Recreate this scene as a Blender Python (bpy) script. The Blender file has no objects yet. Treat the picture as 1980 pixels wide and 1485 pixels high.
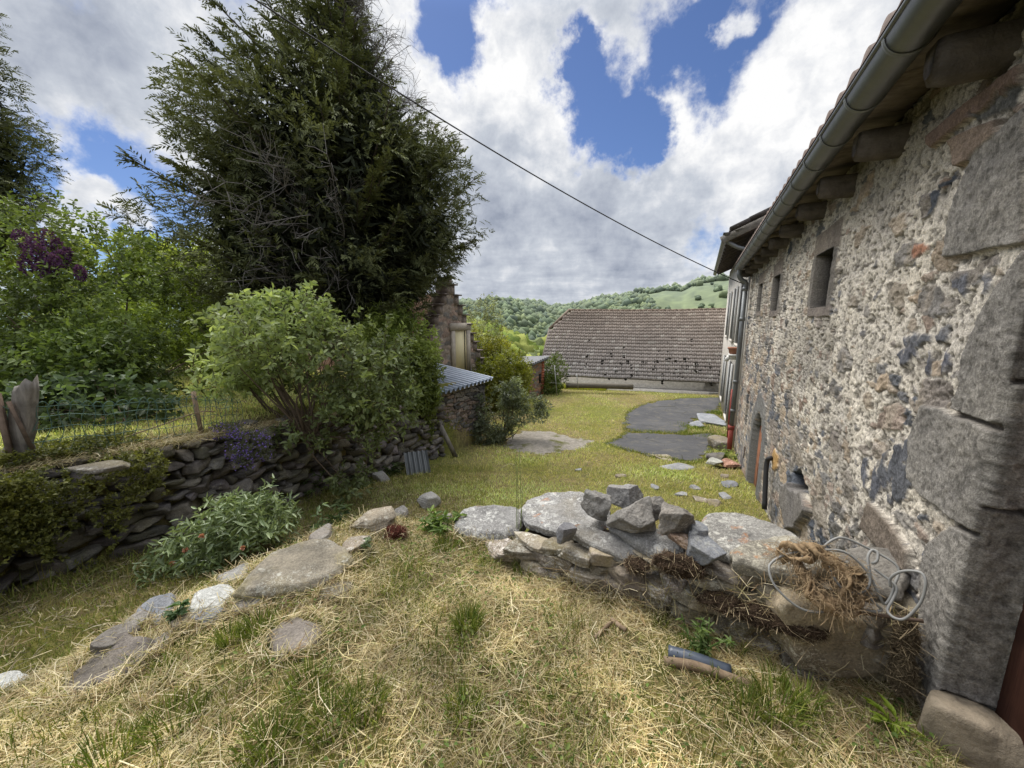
import bpy, math, random
import numpy as np
from mathutils import Vector, Matrix, Quaternion
R = math.radians
rng = np.random.default_rng(11)
random.seed(5)
scene = bpy.context.scene
COL = scene.collection

# ------------------------------------------------------------------ camera
CAMZ, PITCH, F = 1.6, R(9.9), 744.0           # focal length in pixels of the 1980 px wide photograph
CP, SP = math.cos(PITCH), math.sin(PITCH)
HD = np.array([0.4384, 0.8988]); HN = np.array([0.8988, -0.4384])   # along the house wall / away from the camera side
cam_d = bpy.data.cameras.new('camera'); cam = bpy.data.objects.new('camera', cam_d); COL.objects.link(cam)
cam.location = (0, 0, CAMZ); cam.rotation_euler = (R(90) - PITCH, 0, 0)
cam_d.sensor_width = 36; cam_d.lens = F / 1980 * 36; cam_d.clip_start = 0.02; cam_d.clip_end = 6000
scene.camera = cam

def ray(px, py):
    x = (px - 990) / F; y = (742.5 - py) / F
    return np.array([x, CP + y * SP, -SP + y * CP])
def at_k(px, py, k): return np.array([0, 0, CAMZ]) + ray(px, py) * k
def at_Y(px, py, Y):
    r = ray(px, py); return np.array([0, 0, CAMZ]) + r * (Y / r[1])
def at_z(px, py, z):
    r = ray(px, py); return np.array([0, 0, CAMZ]) + r * ((z - CAMZ) / r[2])
def at_t(px, py, t):
    r = ray(px, py); return np.array([0, 0, CAMZ]) + r * (t / (r[0] * HN[0] + r[1] * HN[1]))
def at_s(px, py, s):
    r = ray(px, py); return np.array([0, 0, CAMZ]) + r * (s / (r[0] * HD[0] + r[1] * HD[1]))
def st(s, t, z=0.0):
    return np.array([s * HD[0] + t * HN[0], s * HD[1] + t * HN[1], z])
def st_of(p): return p[0] * HD[0] + p[1] * HD[1], p[0] * HN[0] + p[1] * HN[1]
HROT = math.atan2(HD[1], HD[0])               # angle of the house direction

# ------------------------------------------------------------------ numpy noise
def _hash(ix, iy, iz, seed):
    h = (ix.astype(np.int64) * 374761393 + iy.astype(np.int64) * 668265263 + iz.astype(np.int64) * 2147483647 + seed * 1274126177) & 0xFFFFFFFF
    h = ((h ^ (h >> 13)) * 1274126177) & 0xFFFFFFFF
    h = ((h ^ (h >> 16)) * 2246822519) & 0xFFFFFFFF
    return ((h ^ (h >> 15)) & 0xFFFFFF) / float(0xFFFFFF)
def vnoise(p, seed=0):
    p = np.asarray(p, float); i = np.floor(p); f = p - i; f = f * f * f * (f * (f * 6 - 15) + 10)
    x, y, z = i[..., 0], i[..., 1], i[..., 2]; r = 0
    for a in (0, 1):
        for b in (0, 1):
            for c in (0, 1):
                w = (f[..., 0] if a else 1 - f[..., 0]) * (f[..., 1] if b else 1 - f[..., 1]) * (f[..., 2] if c else 1 - f[..., 2])
                r = r + w * _hash(x + a, y + b, z + c, seed)
    return r * 2 - 1
def fbm(p, oc=4, seed=0, gain=0.5):
    p = np.asarray(p, float); r = 0; a = 1.0; n = 0
    for o in range(oc):
        r = r + a * vnoise(p * (2.03 ** o) + o * 17.3, seed + o); n += a; a *= gain
    return r / n
def P3(x, y, z=0.0):
    x, y = np.broadcast_arrays(np.asarray(x, float), np.asarray(y, float))
    return np.stack([x, y, np.broadcast_to(np.asarray(z, float), x.shape)], -1)
def sstep(a, b, x):
    t = np.clip((x - a) / (b - a), 0, 1); return t * t * (3 - 2 * t)
def worley(u, v, seed=0, jit=0.9):
    iu, iv = np.floor(u), np.floor(v); f1 = np.full(u.shape, 9.0); f2 = np.full(u.shape, 9.0); cid = np.zeros(u.shape)
    for a in (-1, 0, 1):
        for b in (-1, 0, 1):
            cx, cy = iu + a, iv + b
            hx = _hash(cx, cy, cx * 0, seed); hy = _hash(cx, cy, cx * 0 + 1, seed); hid = _hash(cx, cy, cx * 0 + 2, seed)
            d = np.hypot(cx + .5 + (hx - .5) * jit - u, cy + .5 + (hy - .5) * jit - v)
            near = d < f1
            f2 = np.where(near, f1, np.minimum(f2, d)); cid = np.where(near, hid, cid); f1 = np.where(near, d, f1)
    return f1, f2, cid

# ------------------------------------------------------------------ mesh helpers
def link(o, parent=None, label=None, cat=None, group=None, kind=None):
    COL.objects.link(o)
    if parent is not None: o.parent = parent
    if label: o['label'] = label
    if cat: o['category'] = cat
    if group: o['group'] = group
    if kind: o['kind'] = kind
    return o
def build(name, V, faces, mat, parent=None, col=None, smooth=False, label=None, cat=None, group=None, kind=None, origin=None):
    """V (n,3); faces: an (m,k) int array or a list of such arrays; col (n,3) vertex colours. origin: world location of the object's origin."""
    V = np.asarray(V, float).reshape(-1, 3)
    if origin is not None: V = V - np.asarray(origin, float)
    fl = [np.asarray(f, np.int64) for f in (faces if isinstance(faces, list) else [faces])]
    fl = [f for f in fl if f.size]
    me = bpy.data.meshes.new(name); me.vertices.add(len(V)); me.vertices.foreach_set('co', V.astype(np.float32).ravel())
    idx = np.concatenate([f.ravel() for f in fl]); tot = np.concatenate([np.full(len(f), f.shape[1]) for f in fl])
    me.loops.add(len(idx)); me.loops.foreach_set('vertex_index', idx.astype(np.int32))
    me.polygons.add(len(tot)); me.polygons.foreach_set('loop_start', np.concatenate([[0], np.cumsum(tot)[:-1]]).astype(np.int32))
    if smooth: me.polygons.foreach_set('use_smooth', np.ones(len(tot), bool))
    me.update(calc_edges=True)
    if col is not None:
        a = me.color_attributes.new('Col', 'FLOAT_COLOR', 'POINT'); c4 = np.ones((len(V), 4), np.float32); c4[:, :3] = col
        a.data.foreach_set('color', c4.ravel())
    if mat is not None: me.materials.append(mat)
    o = bpy.data.objects.new(name, me)
    if origin is not None: o.location = origin
    return link(o, parent, label, cat, group, kind)
def empty(name, loc=(0, 0, 0), label=None, cat=None, group=None, parent=None):
    o = bpy.data.objects.new(name, None); o.empty_display_size = .1; o.location = loc
    return link(o, parent, label, cat, group)
class MB:
    """collects pieces in world space, then builds them as one mesh (a child's vertices are written relative to its parent)"""
    def __init__(s): s.V = []; s.F3 = []; s.F4 = []; s.C = []; s.n = 0; s.FN = []
    def add(s, V, F, c=None):
        V = np.asarray(V, float).reshape(-1, 3)
        for f in (F if isinstance(F, list) else [F]):
            f = np.asarray(f, np.int64)
            if f.size == 0: continue
            {3: s.F3, 4: s.F4}.get(f.shape[1], s.FN).append(f + s.n)
        s.V.append(V); s.n += len(V)
        s.C.append(np.broadcast_to(np.asarray((1, 1, 1) if c is None else c, float), (len(V), 3)))
        return s
    def box(s, c, d, rot=None, col=None):
        x, y, z = np.asarray(d) / 2
        V = np.array([[-x, -y, -z], [x, -y, -z], [x, y, -z], [-x, y, -z], [-x, -y, z], [x, -y, z], [x, y, z], [-x, y, z]])
        if rot is not None: V = V @ np.asarray(rot).T
        return s.add(V + np.asarray(c), np.array([[0, 3, 2, 1], [4, 5, 6, 7], [0, 1, 5, 4], [1, 2, 6, 5], [2, 3, 7, 6], [3, 0, 4, 7]]), col)
    def tube(s, pts, r, n=10, col=None, caps=True):
        V, F = tube(pts, r, n, caps); return s.add(V, F, col)
    def build(s, name, mat, parent=None, **k):
        F = [np.concatenate(a) for a in (s.F3, s.F4) if a] + s.FN
        V = np.concatenate(s.V)
        if parent is not None:
            q = parent; off = np.zeros(3)
            while q is not None: off += np.array(q.location); q = q.parent
            V = V - off
        return build(name, V, F, mat, parent, col=np.concatenate(s.C), **k)
def rotz(a): c, s = math.cos(a), math.sin(a); return np.array([[c, -s, 0], [s, c, 0], [0, 0, 1]])
def rotx(a): c, s = math.cos(a), math.sin(a); return np.array([[1, 0, 0], [0, c, -s], [0, s, c]])
def roty(a): c, s = math.cos(a), math.sin(a); return np.array([[c, 0, s], [0, 1, 0], [-s, 0, c]])
def frames(pts):
    pts = np.asarray(pts, float); T = np.gradient(pts, axis=0); T /= np.linalg.norm(T, axis=1)[:, None] + 1e-12
    up = np.array([0, 0, 1.0]) if abs(T[0][2]) < .9 else np.array([1.0, 0, 0]); N = []
    n = np.cross(T[0], up); n /= np.linalg.norm(n)
    for t in T:
        n = n - t * n.dot(t); n /= np.linalg.norm(n) + 1e-12; N.append(n)
    N = np.array(N); return T, N, np.cross(T, N)
def tube(pts, r, n=10, caps=True):
    pts = np.asarray(pts, float); T, N, B = frames(pts); r = np.atleast_1d(np.asarray(r, float)); r = np.interp(np.linspace(0, 1, len(pts)), np.linspace(0, 1, len(r)), r) if len(r) > 1 else np.full(len(pts), r[0])
    a = np.linspace(0, 2 * np.pi, n, endpoint=False)
    V = (pts[:, None] + r[:, None, None] * (np.cos(a)[None, :, None] * N[:, None] + np.sin(a)[None, :, None] * B[:, None])).reshape(-1, 3)
    i = np.arange(len(pts) - 1)[:, None] * n; j = np.arange(n)[None]; j2 = (j + 1) % n
    F = [np.stack([i + j, i + j2, i + n + j2, i + n + j], -1).reshape(-1, 4)]
    if caps: F += [np.arange(n)[::-1][None], (np.arange(n) + (len(pts) - 1) * n)[None]]
    return V, F
def curve(pts, n=24):
    """Catmull-Rom through the points"""
    p = np.asarray(pts, float); p = np.vstack([2 * p[0] - p[1], p, 2 * p[-1] - p[-2]]); out = []
    m = len(p) - 3
    for i in range(m):
        t = np.linspace(0, 1, max(2, n // m), endpoint=(i == m - 1))[:, None]
        a, b, c, d = p[i:i + 4]
        out.append(.5 * (2 * b + (c - a) * t + (2 * a - 5 * b + 4 * c - d) * t ** 2 + (3 * b - a - 3 * c + d) * t ** 3))
    return np.vstack(out)
def grid_faces(nu, nv):
    i = np.arange(nu - 1)[:, None] * nv; j = np.arange(nv - 1)[None]
    return np.stack([i + j, i + nv + j, i + nv + j + 1, i + j + 1], -1).reshape(-1, 4)
_ico = {}
def ico(sub):
    if sub not in _ico:
        import bmesh
        bm = bmesh.new(); bmesh.ops.create_icosphere(bm, subdivisions=sub, radius=1)
        _ico[sub] = (np.array([v.co[:] for v in bm.verts]), np.array([[v.index for v in f.verts] for f in bm.faces])); bm.free()
    return _ico[sub]
def rock(dims, seed, sub=4, flat=0.0, rough=.05, planes=12, strata=0.0, soft=.08):
    """a broken stone: a convex block cut by random planes, then weathered; exactly dims wide, deep, high"""
    r_ = np.random.default_rng(seed); v, f = ico(sub)
    N = r_.normal(size=(planes, 3)); N[:, 2] *= (1 - flat * .75); N /= np.linalg.norm(N, axis=1)[:, None]; D = r_.uniform(.66, 1.0, planes)
    if flat > 0:
        tilt = r_.normal(size=(2, 3)) * .06; N = np.vstack([N, np.array([[0, 0, 1.0], [0, 0, -1.0]]) + tilt]); D = np.append(D, [.55, .55])
    q = D[None] / np.maximum(v @ N.T, 1e-3); q = np.minimum(q, 4)
    rad = -soft * np.log(np.exp(-q / soft).sum(1)) if soft > 0 else q.min(1)
    rad = np.clip(rad, .3, 1.6); p = v * rad[:, None]
    p = p / np.abs(p).max(0)
    if strata > 0:
        zz = p[:, 2] * 5 + fbm(p * 1.2 + seed, 2, seed) * 1.2
        p[:, :2] *= (1 + strata * vnoise(P3(zz * 1.3, zz * 0 + seed, np.arctan2(p[:, 1], p[:, 0]) * .8), seed))[:, None]
    p = p * np.asarray(dims) / 2; m = float(np.mean(dims))
    nn = v / np.linalg.norm(v, axis=1)[:, None]
    p += nn * (rough * m * (fbm(p / m * 3.2 + seed * 3.1, 5, seed, .55) - .1))[:, None]
    lo, hi = p.min(0), p.max(0); p = (p - (lo + hi) / 2) * (np.asarray(dims) / (hi - lo))
    return p, f
def unit(a): return a / (np.linalg.norm(a, axis=-1, keepdims=True) + 1e-12)
def blades(P, h, lean, w, C, curl=.5):
    """upright bent blades: P (n,3), h length, lean (n,3) horizontal direction scaled by tilt"""
    n = len(P); up = np.array([0, 0, 1.0]); az = rng.uniform(0, 2 * np.pi, n); S = np.stack([np.cos(az), np.sin(az), 0 * az], -1) * w[:, None]; h = h[:, None]
    d1 = unit(up + lean * .6); d2 = unit(up * (1 - curl) + lean * 1.3); Mid = P + d1 * h * .55; Tip = Mid + d2 * h * .5
    V = np.stack([P - S, P + S, Mid + S * .8, Mid - S * .8, Tip], 1).reshape(-1, 3); b = np.arange(n)[:, None] * 5
    return V, [b + [0, 1, 2, 3], b + [3, 2, 4]], np.repeat(C, 5, 0)
def straws(P, L, w, C, tilt=.25):
    n = len(P); az = rng.uniform(0, 2 * np.pi, n); el = rng.normal(0, tilt, n); d = np.stack([np.cos(az) * np.cos(el), np.sin(az) * np.cos(el), np.sin(el)], -1); bend = rng.normal(size=(n, 3)) * np.array([.2, .2, .10]); L = L[:, None]
    S = unit(np.cross(d, unit(np.array([0, 0, 1.0]) + rng.normal(size=(n, 3)) * .5))) * w[:, None]; A = P - d * L * .5; B = P + bend * L * .5; E = P + d * L * .5
    V = np.stack([A - S, A + S, B + S, B - S, E + S * .6, E - S * .6], 1).reshape(-1, 3); b = np.arange(n)[:, None] * 6
    return V, [b + [0, 1, 2, 3], b + [3, 2, 4, 5]], np.repeat(C, 6, 0)
# ------------------------------------------------------------------ procedural materials
class NT:
    def __init__(s, name):
        s.m = bpy.data.materials.new(name); s.m.use_nodes = True; s.t = s.m.node_tree; s.t.nodes.clear()
        s.out = s.t.nodes.new('ShaderNodeOutputMaterial')
    def n(s, typ, **k):
        o = s.t.nodes.new(typ)
        for a, b in k.items(): setattr(o, a, b)
        return o
    def l(s, a, b): s.t.links.new(a, b)
    def inp(s, node, key, v):
        if hasattr(v, 'is_output') or hasattr(v, 'links'): s.l(v, node.inputs[key])
        else: node.inputs[key].default_value = v
    def pos(s):
        return s.n('ShaderNodeNewGeometry').outputs['Position']
    def obj(s): return s.n('ShaderNodeTexCoord').outputs['Object']
    def noise(s, vec, scale, detail=5, rough=.6, dist=0, out='Fac'):
        n = s.n('ShaderNodeTexNoise'); s.l(vec, n.inputs['Vector']); n.inputs['Scale'].default_value = scale
        n.inputs['Detail'].default_value = detail; n.inputs['Roughness'].default_value = rough; n.inputs['Distortion'].default_value = dist
        return n.outputs[out]
    def voro(s, vec, scale, feature='F1', out='Distance', rand=1):
        n = s.n('ShaderNodeTexVoronoi', feature=feature); s.l(vec, n.inputs['Vector']); n.inputs['Scale'].default_value = scale; n.inputs['Randomness'].default_value = rand
        return n.outputs[out]
    def mapr(s, v, a, b, c=0, d=1, smooth=False):
        n = s.n('ShaderNodeMapRange'); s.l(v, n.inputs['Value'])
        if smooth: n.interpolation_type = 'SMOOTHSTEP'
        for k, x in zip(('From Min', 'From Max', 'To Min', 'To Max'), (a, b, c, d)): n.inputs[k].default_value = x
        return n.outputs['Result']
    def math(s, op, a, b=0.0, c=None):
        n = s.n('ShaderNodeMath', operation=op); s.inp(n, 0, a); s.inp(n, 1, b)
        if c is not None: s.inp(n, 2, c)
        return n.outputs[0]
    def mix(s, f, a, b, mode='MIX'):
        n = s.n('ShaderNodeMix', data_type='RGBA', blend_type=mode)
        for k, v in ((0, f), (6, a), (7, b)):
            if isinstance(v, tuple) and len(v) == 3: v = v + (1,)
            s.inp(n, k, v)
        return n.outputs[2]
    def attr(s, name='Col'): return s.n('ShaderNodeAttribute', attribute_name=name).outputs['Color']
    def bump(s, h, strength=.5, dist=.02, normal=None):
        n = s.n('ShaderNodeBump'); s.l(h, n.inputs['Height']); n.inputs['Strength'].default_value = strength; n.inputs['Distance'].default_value = dist
        if normal is not None: s.l(normal, n.inputs['Normal'])
        return n.outputs[0]
    def done(s, color, rough=.9, normal=None, metal=0.0, spec=.3, alpha=None):
        p = s.n('ShaderNodeBsdfPrincipled')
        if isinstance(color, tuple): color = color + (1,) if len(color) == 3 else color
        s.inp(p, 'Base Color', color); s.inp(p, 'Roughness', rough); s.inp(p, 'Metallic', metal); p.inputs['Specular IOR Level'].default_value = spec
        if normal is not None: s.l(normal, p.inputs['Normal'])
        s.l(p.outputs[0], s.out.inputs['Surface']); return s.m

def mat_leaf(name, trans=.35, rough=.5, vary=.25, scale=1.2, spec=.35):
    t = NT(name); c = t.attr(); n = t.noise(t.pos(), scale, 3)
    c2 = t.mix(1.0, c, t.mix(t.mapr(n, .3, .7), (1 - vary, 1 - vary, 1 - vary), (1 + vary, 1 + vary, 1 + vary * .6)), 'MULTIPLY')
    p = t.n('ShaderNodeBsdfPrincipled'); t.l(c2, p.inputs['Base Color']); p.inputs['Roughness'].default_value = rough; p.inputs['Specular IOR Level'].default_value = spec
    tr = t.n('ShaderNodeBsdfTranslucent'); t.l(t.mix(1.0, c2, (1.3, 1.35, .7), 'MULTIPLY'), tr.inputs['Color'])
    mx = t.n('ShaderNodeMixShader'); mx.inputs[0].default_value = trans; t.l(p.outputs[0], mx.inputs[1]); t.l(tr.outputs[0], mx.inputs[2])
    t.l(mx.outputs[0], t.out.inputs['Surface']); return t.m
def mat_rock(name, a=(.16, .155, .15), b=(.34, .33, .315), lich=(.55, .54, .50), amount=.5, lscale=9.0, warm=(.30, .25, .16), warm_amt=.3, attr=True, bstr=.6, orange=.0, fine=1.0):
    t = NT(name); p = t.pos()
    base = t.mix(t.mapr(t.noise(p, 6, 6, .7), .3, .7), a, b)
    base = t.mix(t.math('MULTIPLY', t.mapr(t.noise(p, 3.3, 4, .6, .4), .5, .7), warm_amt), base, warm)
    base = t.mix(t.mapr(t.noise(p, 90, 4, .7), .25, .75), t.mix(1.0, base, (.55, .55, .55), 'MULTIPLY'), t.mix(1.0, base, (1.35, 1.35, 1.35), 'MULTIPLY'))
    # lichen: ragged spots of two sizes, denser where a broad noise says so
    warp = t.n('ShaderNodeVectorMath', operation='ADD'); t.l(p, warp.inputs[0])
    wn = t.n('ShaderNodeVectorMath', operation='SCALE'); t.l(t.noise(p, 25, 3, .6, 0, 'Color'), wn.inputs[0]); wn.inputs['Scale'].default_value = .09; t.l(wn.outputs[0], warp.inputs[1])
    zone = t.noise(p, 2.6, 3, .5)
    v1 = t.voro(warp.outputs[0], lscale * 1.7); v2 = t.voro(warp.outputs[0], lscale * 6.5)
    zt = t.mapr(zone, .62 - amount * .35, .72 - amount * .25)
    m1 = t.math('MULTIPLY', t.mapr(v1, .34, .24), zt); m2 = t.math('MULTIPLY', t.mapr(v2, .40, .28), t.mapr(zone, .66 - amount * .4, .74 - amount * .3))
    m3 = t.math('MULTIPLY', t.mapr(t.noise(p, 13, 7, .74, .6), .54, .60), t.mapr(zone, .66 - amount * .32, .76 - amount * .22)); mm = t.math('MAXIMUM', t.math('MAXIMUM', m1, t.math('MULTIPLY', m2, .75)), m3); mm = t.math('MULTIPLY', mm, t.mapr(t.noise(p, 60, 4, .7), .3, .55))
    if amount > 0: base = t.mix(t.math('MULTIPLY', mm, .85), base, lich)
    if orange > 0:
        o = t.math('MULTIPLY', t.mapr(t.noise(p, 5.5, 2), .63, .68), t.mapr(t.noise(p, 70, 3, .7), .4, .6)); base = t.mix(t.math('MULTIPLY', o, orange), base, (.55, .20, .03))
    if attr: base = t.mix(1.0, base, t.attr(), 'MULTIPLY')
    h = t.math('ADD', t.noise(p, 22, 8, .72), t.math('MULTIPLY', t.noise(p, 130, 5, .7), .35 * fine))
    h = t.math('ADD', h, t.math('MULTIPLY', mm, .08))
    return t.done(base, .92, t.bump(h, bstr * 1.5, .02), spec=.15)
def mat_attr(name, rough=.9, bump=None, vary=.3, vscale=8, metal=0, spec=.25):
    t = NT(name); p = t.pos(); c = t.attr()
    n = t.noise(p, vscale, 6, .7)
    c = t.mix(1.0, c, t.mix(t.mapr(n, .25, .75), (1 - vary,) * 3, (1 + vary,) * 3), 'MULTIPLY')
    nm = t.bump(t.noise(p, bump[0], 7, .7), bump[1], bump[2]) if bump else None
    return t.done(c, rough, nm, metal, spec)
def mat_plain(name, col, rough=.7, vary=.2, vscale=6, bump=None, metal=0, spec=.3, dirt=None):
    t = NT(name); p = t.pos()
    c = t.mix(t.mapr(t.noise(p, vscale, 6, .65), .25, .75), tuple(x * (1 - vary) for x in col), tuple(x * (1 + vary) for x in col))
    if dirt: c = t.mix(t.mapr(t.noise(p, dirt[1], 5, .7), dirt[2], dirt[2] + .15), c, dirt[0])
    nm = t.bump(t.noise(p, bump[0], 6, .7), bump[1], bump[2]) if bump else None
    return t.done(c, rough, nm, metal, spec)
def mat_wood(name, a, b, axis=2, sc=(30, 30, 2.0), rough=.85, bstr=.5):
    t = NT(name); o = t.obj(); mp = t.n('ShaderNodeMapping'); t.l(o, mp.inputs[0]); mp.inputs['Scale'].default_value = sc
    n = t.noise(mp.outputs[0], 1.0, 6, .7, .5)
    c = t.mix(t.mapr(n, .3, .7), a, b); c = t.mix(t.mapr(t.noise(t.pos(), 5, 4), .45, .75), c, tuple(x * .55 for x in a))
    return t.done(c, rough, t.bump(n, bstr, .01), spec=.2)

M = {}
M['wall'] = None
def mat_house_wall():
    t = NT('rubble_wall'); p = t.pos(); c = t.attr()
    n1 = t.noise(p, 75, 6, .75); n2 = t.noise(p, 170, 4, .75); n3 = t.noise(p, 2.2, 4, .6)
    c = t.mix(1.0, c, t.mix(t.mapr(n1, .30, .68), (.54, .53, .52), (1.30, 1.30, 1.28)), 'MULTIPLY')
    c = t.mix(1.0, c, t.mix(t.mapr(n2, .3, .7), (.58, .58, .58), (1.34, 1.34, 1.34)), 'MULTIPLY')
    c = t.mix(1.0, c, t.mix(t.mapr(n3, .3, .7), (.86, .86, .88), (1.10, 1.08, 1.04)), 'MULTIPLY')
    h = t.math('ADD', n1, t.math('MULTIPLY', n2, .4))
    return t.done(c, .95, t.bump(h, .8, .012), spec=.12)
M['wall'] = mat_house_wall()
M['leaf'] = mat_leaf('leaves')
M['leaf_gloss'] = mat_leaf('glossy_leaves', .22, .35, .2, 2.0, .5)
M['needle'] = mat_leaf('cypress_sprays', .12, .65, .3, .8, .2)
M['blade'] = mat_leaf('grass_blades', .28, .75, .2, 3.0, .15)
M['petal'] = mat_leaf('petals', .3, .6, .1)
M['bark'] = mat_plain('bark', (.085, .065, .05), .95, .45, 25, (40, .8, .02), spec=.1)
M['twig'] = mat_attr('twigs', .95, (60, .5, .01), .25, 20, spec=.1)
M['rock_lichen'] = mat_rock('lichen_stone', amount=.85, orange=.5, lich=(.62, .61, .57))
M['rock_grey'] = mat_rock('grey_stone', (.18, .175, .165), (.36, .345, .32), amount=.25, lscale=11, warm=(.22, .18, .14))
M['rock_tan'] = mat_rock('tan_stone', (.14, .125, .105), (.32, .28, .225), amount=.45, lscale=10, warm=(.26, .22, .10), warm_amt=.55)
M['rock_dark'] = mat_rock('dark_dry_stone', (.055, .052, .050), (.16, .148, .135), amount=.22, lscale=10, lich=(.22, .21, .16), warm=(.12, .11, .05), warm_amt=.4)
M['rock_white'] = mat_rock('whitish_stone', (.35, .35, .33), (.62, .62, .58), amount=.6, lich=(.75, .75, .70), warm_amt=.15)
M['rock_slate'] = mat_rock('slate_slab', (.16, .17, .19), (.30, .31, .33), amount=.25, lich=(.42, .42, .40), warm_amt=.15)
M['zinc'] = mat_plain('weathered_zinc', (.17, .175, .18), .42, .22, 3.5, (9, .15, .01), .75, .5)
M['zinc_dull'] = mat_plain('dull_zinc', (.20, .21, .215), .55, .2, 5, (9, .15, .01), .55, .5)
M['red_pipe'] = mat_plain('red_painted_iron', (.30, .065, .05), .6, .3, 9, (40, .3, .005), dirt=((.12, .06, .05), 14, .58))
M['white_pipe'] = mat_plain('white_plastic', (.72, .71, .68), .5, .08, 5)
M['render_white'] = mat_plain('cream_render', (.62, .58, .52), .92, .14, 3, (60, .35, .01), dirt=((.40, .36, .31), 2.4, .56))
M['shutter'] = mat_plain('grey_blue_shutter', (.16, .19, .22), .6, .2, 6)
M['shutter_pale'] = mat_plain('faded_shutter', (.42, .42, .41), .7, .2, 6)
M['foot_stone'] = mat_plain('tan_foot_stone', (.31, .26, .195), .95, .35, 16, (60, .8, .01), spec=.1, dirt=((.14, .12, .10), 5, .55))
M['dark'] = mat_plain('dark_interior', (.012, .011, .010), .95, .2)
M['door_red'] = mat_wood('weathered_red_door', (.21, .085, .05), (.34, .16, .09), sc=(26, 26, 1.6))
M['door_brown'] = mat_wood('red_brown_planks', (.085, .035, .027), (.16, .07, .05), sc=(26, 26, 1.6))
M['plank'] = mat_wood('eave_boards', (.10, .083, .068), (.24, .20, .16), sc=(3, 30, 30))
M['old_wood'] = mat_wood('silvery_old_wood', (.13, .115, .10), (.34, .31, .28), sc=(22, 22, 2.2), bstr=1.0)
M['brown_wood'] = mat_wood('brown_wood', (.16, .11, .07), (.33, .25, .17), sc=(22, 22, 2.2))
M['rust'] = mat_plain('rusty_iron', (.14, .10, .075), .9, .4, 18, (60, .5, .005), .2)
M['wire'] = mat_plain('green_coated_wire', (.075, .14, .115), .55, .25, 9)
M['grey_wire'] = mat_plain('grey_wire', (.30, .30, .29), .5, .2, 9, None, .4)
M['cable'] = mat_plain('grey_cable', (.25, .25, .24), .55, .12, 12, (30, .1, .003))
M['black_cable'] = mat_plain('black_cable', (.035, .035, .037), .7, .1)
M['burlap'] = mat_attr('burlap', 1.0, (220, .9, .006), .35, 60, spec=.05)
M['moss'] = mat_attr('dry_moss', 1.0, (160, .9, .01), .4, 40, spec=.05)
M['blue_plastic'] = mat_plain('blue_grey_plastic', (.065, .08, .11), .35, .2, 8, spec=.5)
M['terracotta'] = mat_plain('terracotta', (.36, .17, .11), .8, .15, 12)
M['brick'] = mat_attr('brick_rubble', .95, (50, .7, .02), .35, 14)
M['attr_stone'] = mat_attr('coloured_stone', .95, (45, .8, .02), .35, 10, spec=.15)
M['tile'] = mat_attr('weathered_tiles', .95, (70, .5, .01), .30, 9, spec=.15)
M['corr'] = mat_plain('corrugated_blue_grey', (.27, .31, .38), .45, .18, 3, None, .35, .5)
M['corr_rust'] = mat_plain('corrugated_rust', (.30, .20, .14), .75, .35, 5, None, .2)
# ------------------------------------------------------------------ terrain
EDGE = np.array([(2.6, 1.75), (1.95, 2.12), (1.0, 2.30), (.1, 2.52), (-.25, 2.72), (-1.1, 2.86), (-1.62, 2.46), (-2.05, 2.02), (-2.35, 1.45), (-2.9, .6), (-3.9, -1.0)])
TERR = np.vstack([EDGE, [(-3.9, -9), (9, -9), (9, 1.75)]])
GW = np.array([(-4.9, .4), (-4.05, 2.3), (-3.85, 3.0), (-3.3, 4.0), (-2.9, 5.6), (-2.25, 7.5), (-1.55, 8.5)])       # foot of the garden wall
GARD = np.vstack([GW, [(-.6, 10.6), (-2.2, 12.0), (-2.2, 30), (-60, 30), (-60, -9), (-6, -9)]])
def inpoly(x, y, poly):
    c = np.zeros(np.shape(x), bool); n = len(poly)
    for i in range(n):
        (x0, y0), (x1, y1) = poly[i], poly[(i + 1) % n]
        if y0 == y1: continue
        c ^= ((y0 > y) != (y1 > y)) & (x < (x1 - x0) * (y - y0) / (y1 - y0) + x0)
    return c
def dline(x, y, pl, closed=False):
    d = np.full(np.shape(x), 1e9); n = len(pl)
    for i in range(n if closed else n - 1):
        a, b = np.asarray(pl[i], float), np.asarray(pl[(i + 1) % n], float); v = b - a
        t = np.clip(((x - a[0]) * v[0] + (y - a[1]) * v[1]) / (v @ v + 1e-12), 0, 1)
        d = np.minimum(d, np.hypot(x - a[0] - t * v[0], y - a[1] - t * v[1]))
    return d
def sdf(x, y, poly): 
    d = dline(x, y, poly, True); return np.where(inpoly(x, y, poly), d, -d)
def ground(x, y):
    x, y = np.broadcast_arrays(np.asarray(x, float), np.asarray(y, float))
    zc = np.interp(y, [-9, 0, 1.5, 2.6, 3, 4, 5.5, 6.4, 7.7, 8.5, 10, 13, 18, 22, 27, 60], [-.3, -.32, -.40, -.52, -.6, -.8, -1.1, -1.3, -1.5, -1.57, -1.75, -1.86, -2.0, -2.1, -3.2, -22])
    zc = zc + .025 * fbm(P3(x * .9, y * .9), 3, 4)
    zg = np.interp(y, [-9, 2, 4, 8, 12, 18, 30, 60], [.5, .45, .36, .05, -.1, -.6, -3, -16]) + .04 * fbm(P3(x * .7, y * .7), 3, 9)
    zt = .02 - .13 * sstep(-1.0, -2.4, x) + .03 * fbm(P3(x * 1.6, y * 1.6), 4, 2)
    zt = zt - .045 * sstep(1.70, 1.92, x * HD[0] + y * HD[1]) * sstep(-1.3, -.9, x * HN[0] + y * HN[1])
    dt = sdf(x, y, TERR); soft = .10 + .30 * sstep(-.2, -1.2, x)          # a retaining wall on one side, a bank on the other
    wt = sstep(-soft, .04, dt); wg = sstep(.10, .22, sdf(x, y, GARD))
    z = zc * (1 - wg) + zg * wg
    return z * (1 - wt) + zt * wt
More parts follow.
